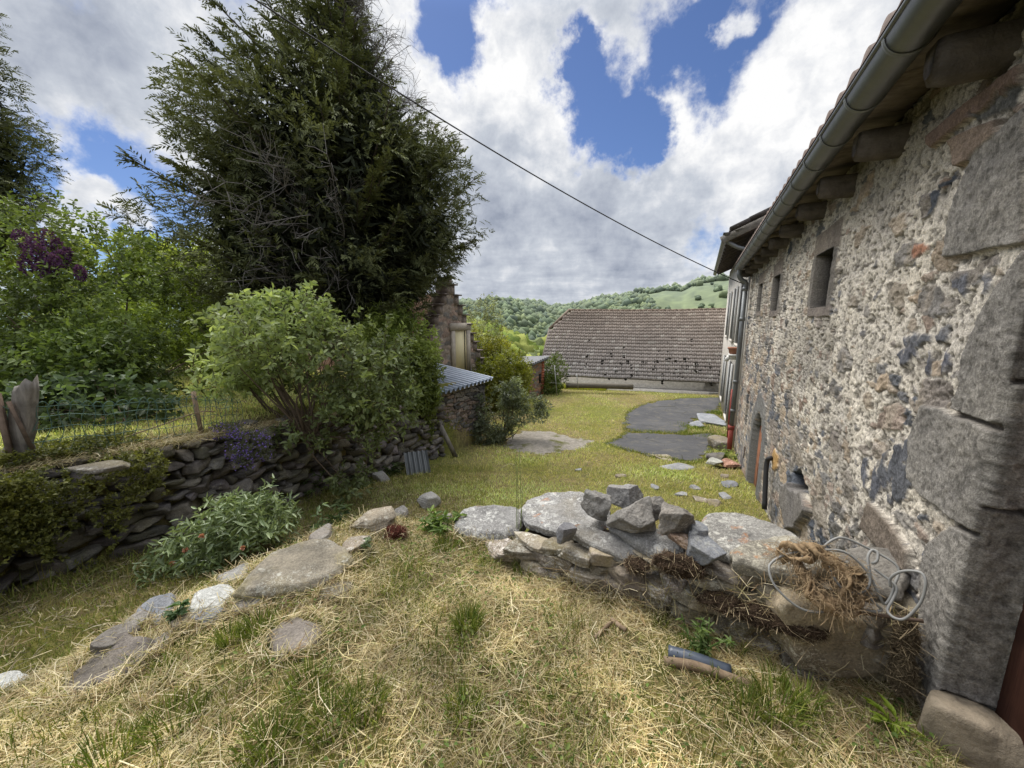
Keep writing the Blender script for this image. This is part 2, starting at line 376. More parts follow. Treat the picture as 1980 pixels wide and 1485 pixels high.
def axis(*seg):
    a = [np.arange(s0, s1, d) for s0, s1, d in seg]; return np.concatenate(a + [[seg[-1][1]]])
gx = axis((-60, -20, 2), (-20, -5.4, .3), (-5.4, 4, .06), (4, 14, .3), (14, 60, 2)); gy = axis((-9, -.5, .4), (-.5, 9, .06), (9, 24, .25), (24, 60, 2))
GX, GY = np.meshgrid(gx, gy, indexing='ij'); GZ = ground(GX, GY)
GZ = GZ + np.where((GX > -5) & (GX < 4) & (GY < 8), .012 * fbm(P3(GX * 9, GY * 9), 3, 8), 0)
gv = np.stack([GX, GY, GZ], -1).reshape(-1, 3)
def mat_ground():
    t = NT('ground'); p = t.pos()
    n1 = t.noise(p, 1.3, 5, .6); n2 = t.noise(p, 9, 6, .7); n3 = t.noise(p, 70, 4, .7); n4 = t.noise(p, .45, 3)
    c = t.mix(t.mapr(n1, .35, .65), (.20, .175, .055), (.27, .215, .11))
    c = t.mix(t.mapr(n2, .42, .7), c, (.10, .085, .055))
    c = t.mix(t.mapr(n4, .45, .65), c, t.mix(1.0, c, (.8, 1.0, .6), 'MULTIPLY'))
    c = t.mix(t.mapr(n3, .25, .75), t.mix(1.0, c, (.55, .55, .55), 'MULTIPLY'), t.mix(1.0, c, (1.5, 1.5, 1.4), 'MULTIPLY'))
    return t.done(c, .98, t.bump(t.math('ADD', n2, n3), .9, .03), spec=.05)
M['ground'] = mat_ground()
build('ground', gv, grid_faces(len(gx), len(gy)), M['ground'], smooth=True, kind='structure')

def patch(name, poly, step, lift, mat, bump=0.0, dome=0.0, seed=0, jag=.06, **k):
    """a sheet of small quads inside an outline, lying on the ground"""
    poly = np.asarray(poly)[:, :2]; lo, hi = poly.min(0), poly.max(0)
    ax = np.arange(lo[0], hi[0] + step, step); ay = np.arange(lo[1], hi[1] + step, step)
    X, Y = np.meshgrid(ax, ay, indexing='ij'); d = sdf(X + jag * vnoise(P3(X * 5, Y * 5), seed) + jag * .6 * vnoise(P3(X * 17, Y * 17), seed + 3), Y + jag * vnoise(P3(X * 5, Y * 5 + 50), seed), poly)
    Z = ground(X, Y) + lift + dome * sstep(0, 1, d / max(d.max(), 1e-6)) ** .7 * (1 + .5 * fbm(P3(X * 2.2, Y * 2.2), 4, seed)) + bump * fbm(P3(X * 6, Y * 6), 4, seed)
    Z = np.where(d < 0, Z - .03, Z)
    V = np.stack([X, Y, Z], -1).reshape(-1, 3); Fq = grid_faces(len(ax), len(ay)); ok = (d.ravel()[Fq] > -.02).all(1); Fq = Fq[ok]
    used = np.unique(Fq); rm = np.full(len(V), -1); rm[used] = np.arange(len(used))
    return build(name, V[used], rm[Fq], mat, smooth=True, **k)
def on_court(pts):
    """image outline -> ground plan, by walking each ray down to the ground"""
    out = []
    for px, py in pts:
        r = ray(px, py); k = 5.0
        for _ in range(60): k += (CAMZ + k * r[2] - float(ground(r[0] * k, r[1] * k))) / max(-r[2], .05) * .7
        out.append((r[0] * k, r[1] * k))
    return np.array(out)
ASPH1 = on_court([(1208, 832), (1212, 800), (1232, 786), (1270, 776), (1330, 770), (1396, 769), (1390, 792), (1352, 806), (1325, 836), (1318, 838), (1262, 835)])
ASPH2 = on_court([(1170, 858), (1196, 849), (1213, 836), (1262, 838), (1318, 841), (1345, 840), (1378, 838), (1376, 868), (1366, 888), (1336, 897), (1296, 888), (1262, 884), (1215, 872)])
def mat_asphalt():
    t = NT('asphalt'); p = t.pos()
    n = t.noise(p, 160, 4, .8); b = t.noise(p, 1.1, 5, .6); c = t.mix(t.mapr(n, .3, .7), (.045, .046, .05), (.10, .10, .105))
    c = t.mix(t.mapr(b, .4, .7), c, t.mix(1.0, c, (1.45, 1.42, 1.36), 'MULTIPLY')); c = t.mix(t.mapr(t.noise(p, 4, 6, .75), .52, .66), c, (.135, .125, .105)); cr = t.mapr(t.voro(p, 1.1, 'DISTANCE_TO_EDGE'), .0, .016, 1, 0); c = t.mix(t.math('MULTIPLY', cr, t.mapr(t.noise(p, .9, 2), .45, .6)), c, (.03, .032, .02)); c = t.mix(t.mapr(t.voro(p, 70), .12, .05), c, (.17, .165, .155))
    return t.done(c, .9, t.bump(n, .6, .006), spec=.2)
M['asphalt'] = mat_asphalt()
patch('driveway', ASPH1, .05, .02, M['asphalt'], .008, seed=3, jag=.14, kind='structure')
patch('driveway', ASPH2, .05, .02, M['asphalt'], .008, seed=5, jag=.14, kind='structure')
OUTC = on_court([(968, 862), (985, 843), (1010, 832), (1062, 834), (1110, 846), (1148, 852), (1140, 864), (1100, 872), (1050, 880), (1000, 874)])
def mat_outcrop():
    t = NT('bedrock'); p = t.pos(); n = t.noise(p, 14, 7, .7)
    c = t.mix(t.mapr(n, .3, .7), (.17, .155, .13), (.36, .325, .28)); c = t.mix(t.mapr(t.noise(p, 2.2, 4), .55, .65), c, (.12, .12, .045))
    return t.done(c, .95, t.bump(n, .8, .04), spec=.1)
M['outcrop'] = mat_outcrop()
patch('bedrock_outcrop', OUTC, .04, .0, M['outcrop'], .02, .13, seed=8, jag=.1, label='low pale bedrock hump bare of grass in the courtyard', cat='rock')
# ------------------------------------------------------------------ the rubble-stone house on the right
WT = .95                                       # lateral distance of the wall plane
house = empty('stone_house', st(1.88, WT, 0), 'long rubble-stone house with grey gutter and slit windows along the right side', 'house')
def wall_sz(pts): 
    out = []
    for a, b in pts:
        p = at_t(a, b, WT); out.append((st_of(p)[0], p[2]))
    return np.array(out)
def px_of_s(s, t):
    p = s * HD[0] + t * HN[0], s * HD[1] + t * HN[1]; return p[0] / p[1]
xs = np.linspace(px_of_s(10.62, WT), px_of_s(1.90, WT), 370)
ss = (xs * HN[1] * WT - HN[0] * WT) / (HD[0] - xs * HD[1]); ss = np.sort(ss)[::-1]
a_ = np.linspace(0, np.pi / 2, 7); rad = .02
cs = 1.90 - rad * np.sin(a_[1:]); ct = WT + rad * (1 - np.cos(a_[1:]))
rt = np.linspace(WT + rad, WT + .30, 42)[1:]
S0 = np.concatenate([ss, cs, np.full(len(rt), 1.88)]); T0 = np.concatenate([np.full(len(ss), WT), ct, rt])
NS = np.concatenate([np.zeros(len(ss)), -np.sin(a_[1:]), -np.ones(len(rt))]); NTt = np.concatenate([-np.ones(len(ss)), -np.cos(a_[1:]), np.zeros(len(rt))])
zz = np.concatenate([np.arange(-2.05, -.35, .0085), np.arange(-.35, 2.74, .0062)])
U = np.concatenate([S0[:len(ss) + 6], 1.88 - (rt - WT)])       # unrolled coordinate, so the stones run round the corner
SS, ZZ = np.meshgrid(U, zz, indexing='ij'); isrev = np.broadcast_to((np.arange(len(U)) >= len(ss) + 3)[:, None], SS.shape)
wx = SS + .045 * fbm(P3(SS * 5, ZZ * 5), 4, 31); wz = ZZ + .04 * fbm(P3(SS * 5, ZZ * 5 + 40), 4, 33)
zone = fbm(P3(SS * .55, ZZ * .8), 3, 41)
low = sstep(.9, -.9, ZZ - .25 * (SS - 2))                 # more bare stone low down and far along, more pointing higher up
def stones(cw, ch, seed, base, jit=.95):
    f1, f2, cid = worley(wx / cw + .35 * np.floor(wz / ch), wz / ch, seed, jit)
    e = _hash((cid * 1e6), cid * 0, cid * 0, seed + 9)
    thr = np.clip(base - .62 * e - .35 * low - .25 * zone, .03, .9)
    edge = f2 - f1 + .13 * fbm(P3(SS * 22, ZZ * 22), 3, seed + 5)
    return sstep(thr - .015, thr + .03, edge), cid, sstep(thr - .09, thr - .03, edge) * sstep(thr + .03, thr - .0, edge)
m1, c1, g1 = stones(.34, .20, 51, .86); m2, c2, g2 = stones(.16, .095, 77, .90); m2 = m2 * (1 - m1) * .9
PAL = np.array([(.085, .095, .115), (.115, .12, .135), (.20, .19, .18), (.24, .215, .195), (.25, .205, .175), (.31, .25, .19), (.16, .155, .15), (.34, .29, .235), (.26, .20, .165), (.15, .15, .155), (.23, .21, .185)])
def pal(cid, seed):
    i = (_hash(cid * 1e6, cid * 0, cid * 0 + 3, seed) * len(PAL) * .999).astype(int); b = 1.0 + .5 * _hash(cid * 1e6, cid * 0, cid * 0 + 4, seed)
    return PAL[i] * b[..., None]
fine = fbm(P3(SS * 55, ZZ * 55), 4, 61); mid = fbm(P3(SS * 15, ZZ * 15), 4, 63)
pits = sstep(.10, .34, fbm(P3(SS * 50, ZZ * 50), 3, 67)); dp = sstep(.25, .5, fbm(P3(SS * 9, ZZ * 12), 4, 68))
mort = np.array((.70, .65, .575)) * (1 + .25 * mid[..., None]) * (1 - .60 * pits[..., None]) * (1 - .38 * dp[..., None])
mort = mort * (1 - .30 * sstep(-.2, .5, fbm(P3(SS * 1.7, ZZ * 1.7), 3, 71)))[..., None]
groove = np.maximum(g1, g2 * .7) * sstep(-.25, .25, fbm(P3(SS * 8, ZZ * 8), 3, 78)); C = mort * (1 - .55 * groove[..., None]); C = C * (1 - m2[..., None]) + pal(c2, 5) * (1 + .3 * fine[..., None]) * m2[..., None]
crag = fbm(P3(SS * 10, ZZ * 16), 5, 73)
C = C * (1 - m1[..., None]) + pal(c1, 7) * (1 + .5 * crag[..., None]) * m1[..., None]
smear = sstep(.05, .35, fbm(P3(SS * 7, ZZ * 4), 4, 79)) * m1 * .6
C = C * (1 - smear[..., None]) + np.array((.40, .35, .29)) * smear[..., None]
H = .009 * mid + .006 * fine - .008 * pits - .010 * dp + m1 * (.006 + .014 * crag) + m2 * .005 - .007 * groove
H = np.where(isrev, H * .5 - .012, H)
def soft_poly(pts, w=.012, warp=.012, seed=0, sz=None):
    q = wall_sz(pts) if sz is None else np.array(sz)
    lo, hi = q.min(0) - .1, q.max(0) + .1; box = (SS > lo[0]) & (SS < hi[0]) & (ZZ > lo[1]) & (ZZ < hi[1]); m = np.zeros(SS.shape)
    if box.any():
        sx, sz_ = SS[box], ZZ[box]
        m[box] = sstep(-w, w, sdf(sx + warp * vnoise(P3(sx * 9, sz_ * 9), seed) + warp * .5 * vnoise(P3(sx * 30, sz_ * 30), seed), sz_ + warp * vnoise(P3(sx * 9 + 30, sz_ * 9), seed), q))
    return m
def put(m, col, h, tex=.12, pore=0.0):
    global C, H
    n = 1 + tex * mid + tex * 1.2 * fine
    if pore: n = n * (1 - pore * sstep(.10, .34, fbm(P3(SS * 42, ZZ * 42), 3, 91))) * (1 + .22 * sstep(.15, .5, fbm(P3(SS * 20, ZZ * 20), 4, 93)) - .18 * sstep(.0, .5, fbm(P3(SS * 2.2, ZZ * 2.2), 3, 94)))
    C = C * (1 - m[..., None]) + np.array(col) * n[..., None] * m[..., None]
    H = H * (1 - m) + (h + .005 * mid + .0045 * fine) * m
GREY = (.285, .272, .255)
# named stones seen in the face
for pts, col, h, pore in [
    ([(1700, 905), (1740, 850), (1790, 870), (1790, 905), (1735, 990)], (.10, .105, .12), .02, 0),
    ([(1672, 1020), (1690, 972), (1735, 1020), (1765, 1070), (1765, 1112), (1730, 1090)], (.22, .185, .155), .02, .2),
    ([(1845, 268), (1940, 225), (1952, 292), (1862, 318)], (.30, .235, .19), .02, .1),
    ([(1800, 262), (1890, 190), (1985, 118), (1985, 160), (1880, 232), (1808, 285)], (.27, .195, .165), .018, .1),
    ([(1885, 215), (1985, 168), (1985, 205), (1900, 240)], (.13, .13, .13), .025, 0),
    ([(1765, 480), (1798, 455), (1802, 488), (1770, 500)], (.36, .19, .13), .008, 0),
    ([(1745, 645), (1795, 640), (1870, 650), (1830, 668), (1760, 668)], (.12, .125, .14), .02, 0),
    ([(1735, 680), (1768, 672), (1772, 700), (1742, 705)], (.12, .125, .145), .02, 0), ([(1788, 690), (1835, 672), (1842, 705), (1800, 722)], (.11, .115, .14), .025, 0),
    ([(1840, 535), (1890, 522), (1920, 550), (1880, 562), (1842, 556)], (.13, .135, .155), .02, 0),
    ([(1522, 939), (1542, 932), (1561, 944), (1570, 990), (1547, 1026), (1532, 1026), (1518, 967)], (.21, .20, .195), .05, .15),
    ([(1655, 880), (1690, 895), (1720, 960), (1735, 1000), (1700, 985), (1668, 930)], (.10, .105, .125), .02, 0),
    # the open joints between the corner blocks
    ([(1846, 792), (1990, 828), (1990, 860), (1852, 812)], (.17, .15, .13), -.022, 0.001), ([(1846, 1000), (1905, 1030), (1990, 1054), (1990, 1078), (1900, 1054), (1844, 1020)], (.16, .14, .12), -.022, 0.001),
    # dressed corner blocks of grey volcanic stone
    ([(1833, 497), (1850, 400), (1893, 300), (1990, 210), (1990, 468), (1900, 487)], GREY, .012, .35),
    ([(1990, 486), (1912, 590), (1872, 690), (1853, 796), (1925, 820), (1990, 832)], GREY, .010, .35),
    ([(1795, 783), (1768, 850), (1764, 925), (1800, 965), (1852, 1006), (1902, 1033), (1990, 1056), (1990, 846), (1933, 830), (1858, 804)], GREY, .016, .35),
    ([(1852, 1014), (1802, 1058), (1794, 1100), (1788, 1202), (1776, 1258), (1782, 1300), (1806, 1345), (1990, 1400), (1990, 1070), (1905, 1045)], GREY, .014, .35),
]:
    raw = col[2] > col[0] or (pore == 0); mk = soft_poly(pts, .012 if raw else .005, .034 if raw else .007, seed=int(pts[0][0]))
    if raw: mk = mk * sstep(-.22, .06, fbm(P3(SS * 11, ZZ * 11), 4, 97)); put(mk, np.array(col) * 1.2, .008, .55, 0)
    else:
        rim = soft_poly(pts, .012, .012, seed=int(pts[0][0]) + 1) - mk; put(mk, col, h + .012, .16, pore)
put(isrev * 1.0, (.12, .11, .10), -.02, .1)
# the same blocks carry on round the corner of the jamb
for z0, z1, hh in ((-.1, .155, .0), (.165, .93, .014), (.95, 1.38, .040), (1.40, 2.02, .006)):
    m = sstep(z0 - .004, z0 + .004, ZZ + .01 * vnoise(P3(SS * 8, ZZ * 8), 3)) * sstep(z1 + .004, z1 - .004, ZZ) * isrev
    put(m, GREY, hh, .16, .35)
# windows and door: openings pushed back into the wall
def opening(s0, s1, z0, z1, depth, arch=0.0, shade=(.010, .009, .009)):
    global C, H
    top = z1 - (arch * ((SS - (s0 + s1) / 2) / ((s1 - s0) / 2)) ** 2 if arch else 0)
    inside = (SS > s0) & (SS < s1) & (ZZ > z0) & (ZZ < top)
    ring = (SS > s0 - .012) & (SS < s1 + .012) & (ZZ > z0 - .012) & (ZZ < top + .012)
    if shade[0] < .05: C = np.where(ring[..., None], np.array((.045, .042, .040)), C)  # reveal edges painted near-black, standing in for shade inside the opening
    H = np.where(inside, -depth, H); C = np.where(inside[..., None], np.array(shade), C)
WINS = [(4.22, 4.74, 1.70, 2.17), (6.72, 7.25, 1.70, 2.19), (8.55, 9.0, 1.71, 2.20)]
for s0, s1, z0, z1 in WINS:
    put(soft_poly(0, .01, .01, 5, [(s0 - .16, z1 - .01), (s1 + .14, z1), (s1 + .12, z1 + .20), (s0 - .18, z1 + .22)]), (.27, .235, .205), .010, .12, .2)
    put(soft_poly(0, .01, .01, 6, [(s0 - .16, z0 - .10), (s1 + .10, z0 - .10), (s1 + .10, z0 + .01), (s0 - .16, z0 + .01)]), (.25, .22, .20), .012, .12, .2)
    put(soft_poly(0, .01, .01, 7, [(s0 - .14, z0), (s0, z0), (s0, z1), (s0 - .14, z1)]), (.22, .205, .19), .008, .12, .2)
    put(soft_poly(0, .01, .01, 8, [(s1, z0), (s1 + .16, z0), (s1 + .16, z1), (s1, z1)]), (.22, .205, .19), .008, .12, .2)
    opening(s0, s1, z0, z1, .13 if s0 < 5 else .08)
DOOR = (6.62, 7.62, -2.05, .06)
put(soft_poly(0, .012, .012, 9, [(6.30, -1.6), (6.62, -1.6), (6.62, -.25), (6.85, .05), (7.15, .10), (7.5, -.1), (7.62, -.4), (7.62, -1.6), (7.9, -1.6), (7.95, -.1), (7.45, .36), (7.1, .42), (6.65, .30), (6.28, -.1)]), (.205, .205, .205), .02, .12, .2)
opening(*DOOR[:3], DOOR[3], .10, .32, (.15, .145, .14)); opening(8.75, 9.0, -.55, .12, .25); opening(7.0, 7.22, .46, .58, .2)
hole = soft_poly([(1535, 917), (1546, 911), (1562, 945), (1553, 951), (1536, 943)], .02, .02, 11); H = H - .16 * hole; C = C * (1 - .8 * hole[..., None])
yst = soft_poly([(1494, 885), (1500, 868), (1507, 885), (1506, 905), (1497, 910)], .01, .01, 12); put(yst, (.50, .32, .14), .02, .2)
C = C * (1 - .35 * sstep(2.35, 2.7, ZZ))[..., None] * (1 - .20 * sstep(-.9, -1.7, ZZ))[..., None]  # painted darker under the eave as shade, and darker towards the foot
TT = T0[:, None] + NTt[:, None] * H; S1 = np.broadcast_to(S0[:, None], SS.shape) + NS[:, None] * H
wv = np.stack([S1 * HD[0] + TT * HN[0], S1 * HD[1] + TT * HN[1], ZZ], -1).reshape(-1, 3) - np.array(house.location)
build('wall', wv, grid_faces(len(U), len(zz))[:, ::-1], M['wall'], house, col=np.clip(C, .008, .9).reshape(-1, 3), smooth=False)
# far end of the house, the wall past the doorway and the lintel, plainer
mb = MB()
def sbox(mb, s0, s1, t0, t1, z0, z1, col=None):
    mb.box(st((s0 + s1) / 2, (t0 + t1) / 2, (z0 + z1) / 2), (abs(s1 - s0), abs(t1 - t0), abs(z1 - z0)), rotz(HROT), col)   # local x runs along the house
sbox(mb, 10.62, 10.35, WT + .05, 6.0, -2.1, 2.7, (.24, .21, .18)); sbox(mb, -2.5, .86, WT, WT + .4, -.2, 2.7, (.30, .26, .21)); sbox(mb, .86, 1.895, WT - .002, WT + .3, 1.72, 2.7, (.22, .21, .20)); sbox(mb, 1.95, 10.35, WT + .42, WT + .5, -2.1, 2.7, (.02, .02, .02))
sbox(mb, 1.90, 2.0, WT + .28, WT + .7, -.2, 2.7, (.1, .09, .085))
mb.build('wall_return', M['attr_stone'], house)
# slit windows: black sheets standing in for the unlit inside, deep in the reveals
for s0, s1, z0, z1 in WINS:
    m = MB(); sbox(m, s0 - .01, s1 + .01, WT + .27, WT + .29, z0 - .01, z1 + .01); m.build('window', M['dark'], house)
m = MB(); sbox(m, 8.74, 9.01, WT + .22, WT + .24, -.56, .13); m.build('window', M['dark'], house)
m = MB(); sbox(m, 6.99, 7.23, WT + .17, WT + .19, .45, .59); m.build('vent_hole', M['dark'], house)
# arched cellar door of weathered red boards
m = MB()
for i in range(6):
    a = 6.60 + i * .172; top = .05 - .36 * ((a + .08 - 7.12) / .5) ** 2
    sbox(m, a, a + .166, WT + .075 + .004 * (i % 2), WT + .12, -2.0, max(top, -.5))
m.build('door', M['door_red'], house)
# doorway beside the camera
m = MB()
for i in range(6): sbox(m, .88 + i * .165, 1.04 + i * .165, WT + .135 + .003 * (i % 2), WT + .17, -.02, 1.72)
m.build('plank_door', M['door_brown'], house)
v, f = rock((.26, .36, .34), 77, 5, .2, .03, 10); m = MB(); m.add(v @ rotz(HROT).T + st(1.80, WT + .10, .02), f); m.build('door_foot_stone', M['foot_stone'], house, smooth=True)
# corbels, eave boards, roof tiles, gutter
for i in range(11):
    s = 2.27 + i * .83 + random.uniform(-.05, .05); pr = []
    m = MB(); n = 28; ang = np.linspace(0, np.pi, n); w = random.uniform(.058, .078)
    outl = np.stack([np.cos(ang) * w, -np.sin(ang) * .10], -1); outl = np.vstack([outl, [(-w, .05), (w, .05)]]); L = len(outl)
    V = []
    for j, tt in enumerate((WT + .05, WT - .02, WT - .07, WT - .12, WT - .16, WT - .20, WT - .215)):
        k = (1, 1, 1, 1, .98, .9, .6)[j]
        for a, b in outl: V.append(st(s + a * k, tt, 2.60 + (b * k if b < 0 else b)))
    V = np.array(V); V += (.016 * fbm(V * 12, 4, i))[:, None]
    Fq = grid_faces(7, L); Fq = np.vstack([Fq, [[r * L + L - 1, r * L + L + L - 1, r * L + L, r * L] for r in range(6)]])
    m.add(V, [Fq, (np.arange(L) + 6 * L)[None]], np.array((.115, .10, .088)) * (1 + .55 * fbm(V * 22, 4, i + 5))[:, None]); m.build('corbel', M['attr_stone'], house, smooth=False)
m = MB(); s = 1.2
while s < 10.6:
    l = random.uniform(.55, .95); z = 2.735 + random.uniform(-.012, .012)
    Rm = rotz(HROT) @ rotx(R(-6 + random.uniform(-4, 4)))
    m.box(st(s + l / 2, .83 + random.uniform(-.02, .015), z), (l - .012, .30, .022), Rm); s += l
m.build('eave_boards', M['plank'], house)
m = MB(); sbox(m, -2.5, 10.62, WT + .02, WT + .4, 2.66, 2.78, (.06, .055, .05)); m.build('wall_plate', M['attr_stone'], house)
PITCH_R = math.tan(R(24))
ns = 640; sv = np.linspace(-2.5, 10.72, ns); rows = []
tv = [.60, .60, .61, 1.0, 2.0, 3.2, 4.6]
for j, tt in enumerate(tv):
    wav = .020 * np.sign(np.sin(sv * 2 * np.pi / .21)) * np.abs(np.sin(sv * 2 * np.pi / .21)) ** .6 * (j > 0)
    zt_ = 2.80 + (tt - .6) * PITCH_R + wav + (0 if j == 0 else .022)
    rows.append(np.stack([sv * HD[0] + tt * HN[0], sv * HD[1] + tt * HN[1], zt_], -1))
rv = np.stack(rows, 1).reshape(-1, 3); rc = (.16, .125, .11) + .05 * fbm(rv * 3, 3, 5)[:, None]
build('roof', rv - np.array(house.location), grid_faces(ns, len(tv)), M['tile'], house, col=rc)
m = MB(); sbox(m, -2.5, 10.7, .97, 4.5, 2.76, 2.79, (.08, .06, .05)); m.build('roof_deck', M['attr_stone'], house)
gc_t, gc_z, gr = .672, 2.735, .082
n = 16; ang = np.linspace(np.pi, 2 * np.pi, n); gs = np.linspace(-2.5, 10.66, 60); V = []
for s in gs:
    for rr in (gr, gr - .004):
        for a in (ang if rr == gr else ang[::-1]): V.append(st(s, gc_t + rr * math.cos(a), gc_z + rr * math.sin(a) - .004 * (s - 4)))
V = np.array(V); Lr = 2 * n; Fq = grid_faces(60, Lr); Fq = np.vstack([Fq, [[r * Lr + Lr - 1, r * Lr + 2 * Lr - 1, r * Lr + Lr, r * Lr] for r in range(59)]])
gm = MB(); gm.add(V, Fq); gm.add(V[-Lr:], np.arange(n)[None]); gm.tube([st(s, gc_t - gr, gc_z + .002 - .004 * (s - 4)) for s in gs], .011, 8)
gut = gm.build('gutter', M['zinc'], house, smooth=True)
s = .9
while s < 10.5:
    V = []; a2 = np.linspace(np.pi * 1.0, 2 * np.pi, 14)
    for ds in (-.011, -.009, .009, .011):
        rr = gr + (.003 if abs(ds) > .01 else .0065)
        for a in a2: V.append(st(s + ds, gc_t + rr * math.cos(a), gc_z + rr * math.sin(a) - .004 * (s - 4)))
    mm = MB(); mm.add(np.array(V) , grid_faces(4, 14)); mm.build('gutter_band', M['zinc_dull'], gut, smooth=True); s += .47 + .02 * math.sin(s * 9)
# downpipe at the far corner: swan neck, grey pipe, red cast foot
PS, PT = 10.30, .82
m = MB(); m.tube(curve([st(10.30, gc_t, 2.64), st(10.30, gc_t, 2.52), st(10.30, gc_t + .06, 2.42), st(10.30, PT, 2.34), st(10.30, PT, 2.2)], 30), .05, 14)
pz = np.array([2.24, 1.0, 0.0, -1.0]); m.tube([st(PS, PT, z) for z in pz], .05, 14)
for z in (2.22, 1.55, .1, -.6): m.tube([st(PS, PT, z - .04), st(PS, PT, z + .04)], .058, 14)
dp_ = m.build('downpipe', M['zinc_dull'], house, smooth=True)
m = MB(); m.tube([st(PS, PT, -.98), st(PS, PT, -1.72)], .056, 14); m.tube([st(PS, PT, -.96), st(PS, PT, -1.06)], .07, 14); m.tube(curve([st(PS, PT, -1.66), st(PS, PT - .02, -1.74), st(PS - .05, PT - .10, -1.78)], 8), .058, 14)
m.build('cast_foot', M['red_pipe'], dp_, smooth=True)
m = MB(); m.tube([st(10.5, .90, 2.5), st(10.5, .90, -1.0)], .024, 10); m.build('conduit', M['white_pipe'], house, smooth=True)
# short black drain stub low on the wall
m = MB(); q = [at_t(1497, 888, WT + .03), at_t(1489, 886, WT - .05), at_t(1482, 900, WT - .08), at_t(1478, 985, WT - .08)]
m.tube(curve(q, 26), .028, 10); m.build('drain_pipe', M['black_cable'], house, smooth=True)
m = MB(); a = np.linspace(0, 2 * np.pi, 14); c0 = at_t(1440, 868, WT - .03); m.tube([c0 + .05 * (np.cos(x) * np.array([*HD, 0]) + np.sin(x) * np.array([0, 0, 1])) for x in a], .008, 6); m.tube([c0 + np.array([0, 0, -.05]), c0 + np.array([0, 0, -.18])], .008, 6); m.build('iron_ring', M['rust'], house)

# ------------------------------------------------------------------ neighbouring cream house further along
nb = empty('rendered_house', st(10.8, .95, -1.8), 'narrow glimpse of a cream rendered house with tall shuttered windows beyond the downpipe', 'house')
NS0, NS1, NTW = 10.75, 20.0, .93
m = MB(); sbox(m, NS0, NS1, NTW, 6, -2.2, 3.55); m.build('wall', M['render_white'], nb)
for i, (a, z0, z1) in enumerate([(11.6, .9, 2.5), (14.0, .9, 2.5), (16.8, .9, 2.5), (13.2, -1.5, .2), (16.4, -1.5, .1)]):
    m = MB(); sbox(m, a, a + .85, NTW - .012, NTW + .05, z0, z1); w = m.build('window', M['dark'], nb)
    for e in (a - .30, a + .85):
        m = MB(); sbox(m, e, e + .30, NTW - .055, NTW - .015, z0 - .02, z1 + .02); m.build('shutter', M['shutter_pale'], w)
    m = MB(); sbox(m, a - .08, a + .93, NTW - .07, NTW - .014, z0 - .10, z0 - .025); m.build('sill', M['render_white'], w)
EV = 3.50
m = MB(); sv2 = np.linspace(NS0 - .25, NS1 + .2, 220); rows = []
for j, (tt, dz) in enumerate([(.40, 0), (.40, .05), (1.5, .05 + 1.1 * .45), (4.5, .05 + 4.1 * .45)]):
    wv_ = .02 * np.sin(sv2 * 2 * np.pi / .24) * (j > 0); rows.append(np.stack([sv2 * HD[0] + tt * HN[0], sv2 * HD[1] + tt * HN[1], EV + dz + wv_], -1))
m.add(np.stack(rows, 1).reshape(-1, 3), grid_faces(220, 4), (.10, .088, .08)); 
# verge tiles on the near gable
for i in range(8):
    t0 = .42 + i * .36; m.box(st(NS0 - .22, t0 + .18, EV + .06 + (t0 - .22) * .45 + .012 * (i % 2)), (.26, .40, .075), rotz(HROT) @ rotx(0) @ np.eye(3) @ rotx(-math.atan(.45)), (.075, .068, .065))
m.build('roof', M['tile'], nb)
m = MB(); m.box(st(NS0 - .16, 1.35, EV + .02 + .9 * .45 - .08), (.05, 2.4, .16), rotz(HROT) @ rotx(-math.atan(.45)), (.30, .29, .28)); m.build('verge_board', M['attr_stone'], nb)
for i in range(14):
    s = NS0 - .05 + i * .62; m = MB(); m.box(st(s, .70, EV - .06 + .3 * .45 - .06), (.09, .62, .13), rotz(HROT) @ rotx(-math.atan(.45)), (.085, .07, .06)); m.build('rafter', M['attr_stone'], nb)
m = MB(); V = []
for s in np.linspace(NS0 - .25, NS1 + .2, 30):
    for a in ang: V.append(st(s, .36 + .075 * math.cos(a), EV + .01 + .075 * math.sin(a)))
m.add(np.array(V), [grid_faces(30, n), np.arange(n)[None]]); g2 = m.build('gutter', M['zinc'], nb, smooth=True)
m = MB(); m.tube(curve([st(NS0 - .05, .36, EV - .04), st(NS0 - .05, .40, EV - .16), st(NS0 - .05, .60, EV - .30), st(NS0 - .05, .84, EV - .40), st(NS0 - .05, .86, EV - .6)], 26), .045, 12); m.build('gutter_outlet', M['zinc_dull'], g2, smooth=True)
for (a, b, c, r_, mt, nm) in [(11.0, .86, (-1.7, .3), .022, 'rust', 'waste_pipe'), (11.25, .87, (-1.7, 1.0), .02, 'white_pipe', 'water_pipe'), (11.6, .86, (-1.7, -.3), .03, 'red_pipe', 'waste_pipe')]:
    m = MB(); m.tube([st(a, b, c[0]), st(a, b, c[1])], r_, 8); m.build(nm, M[mt], nb, smooth=True)
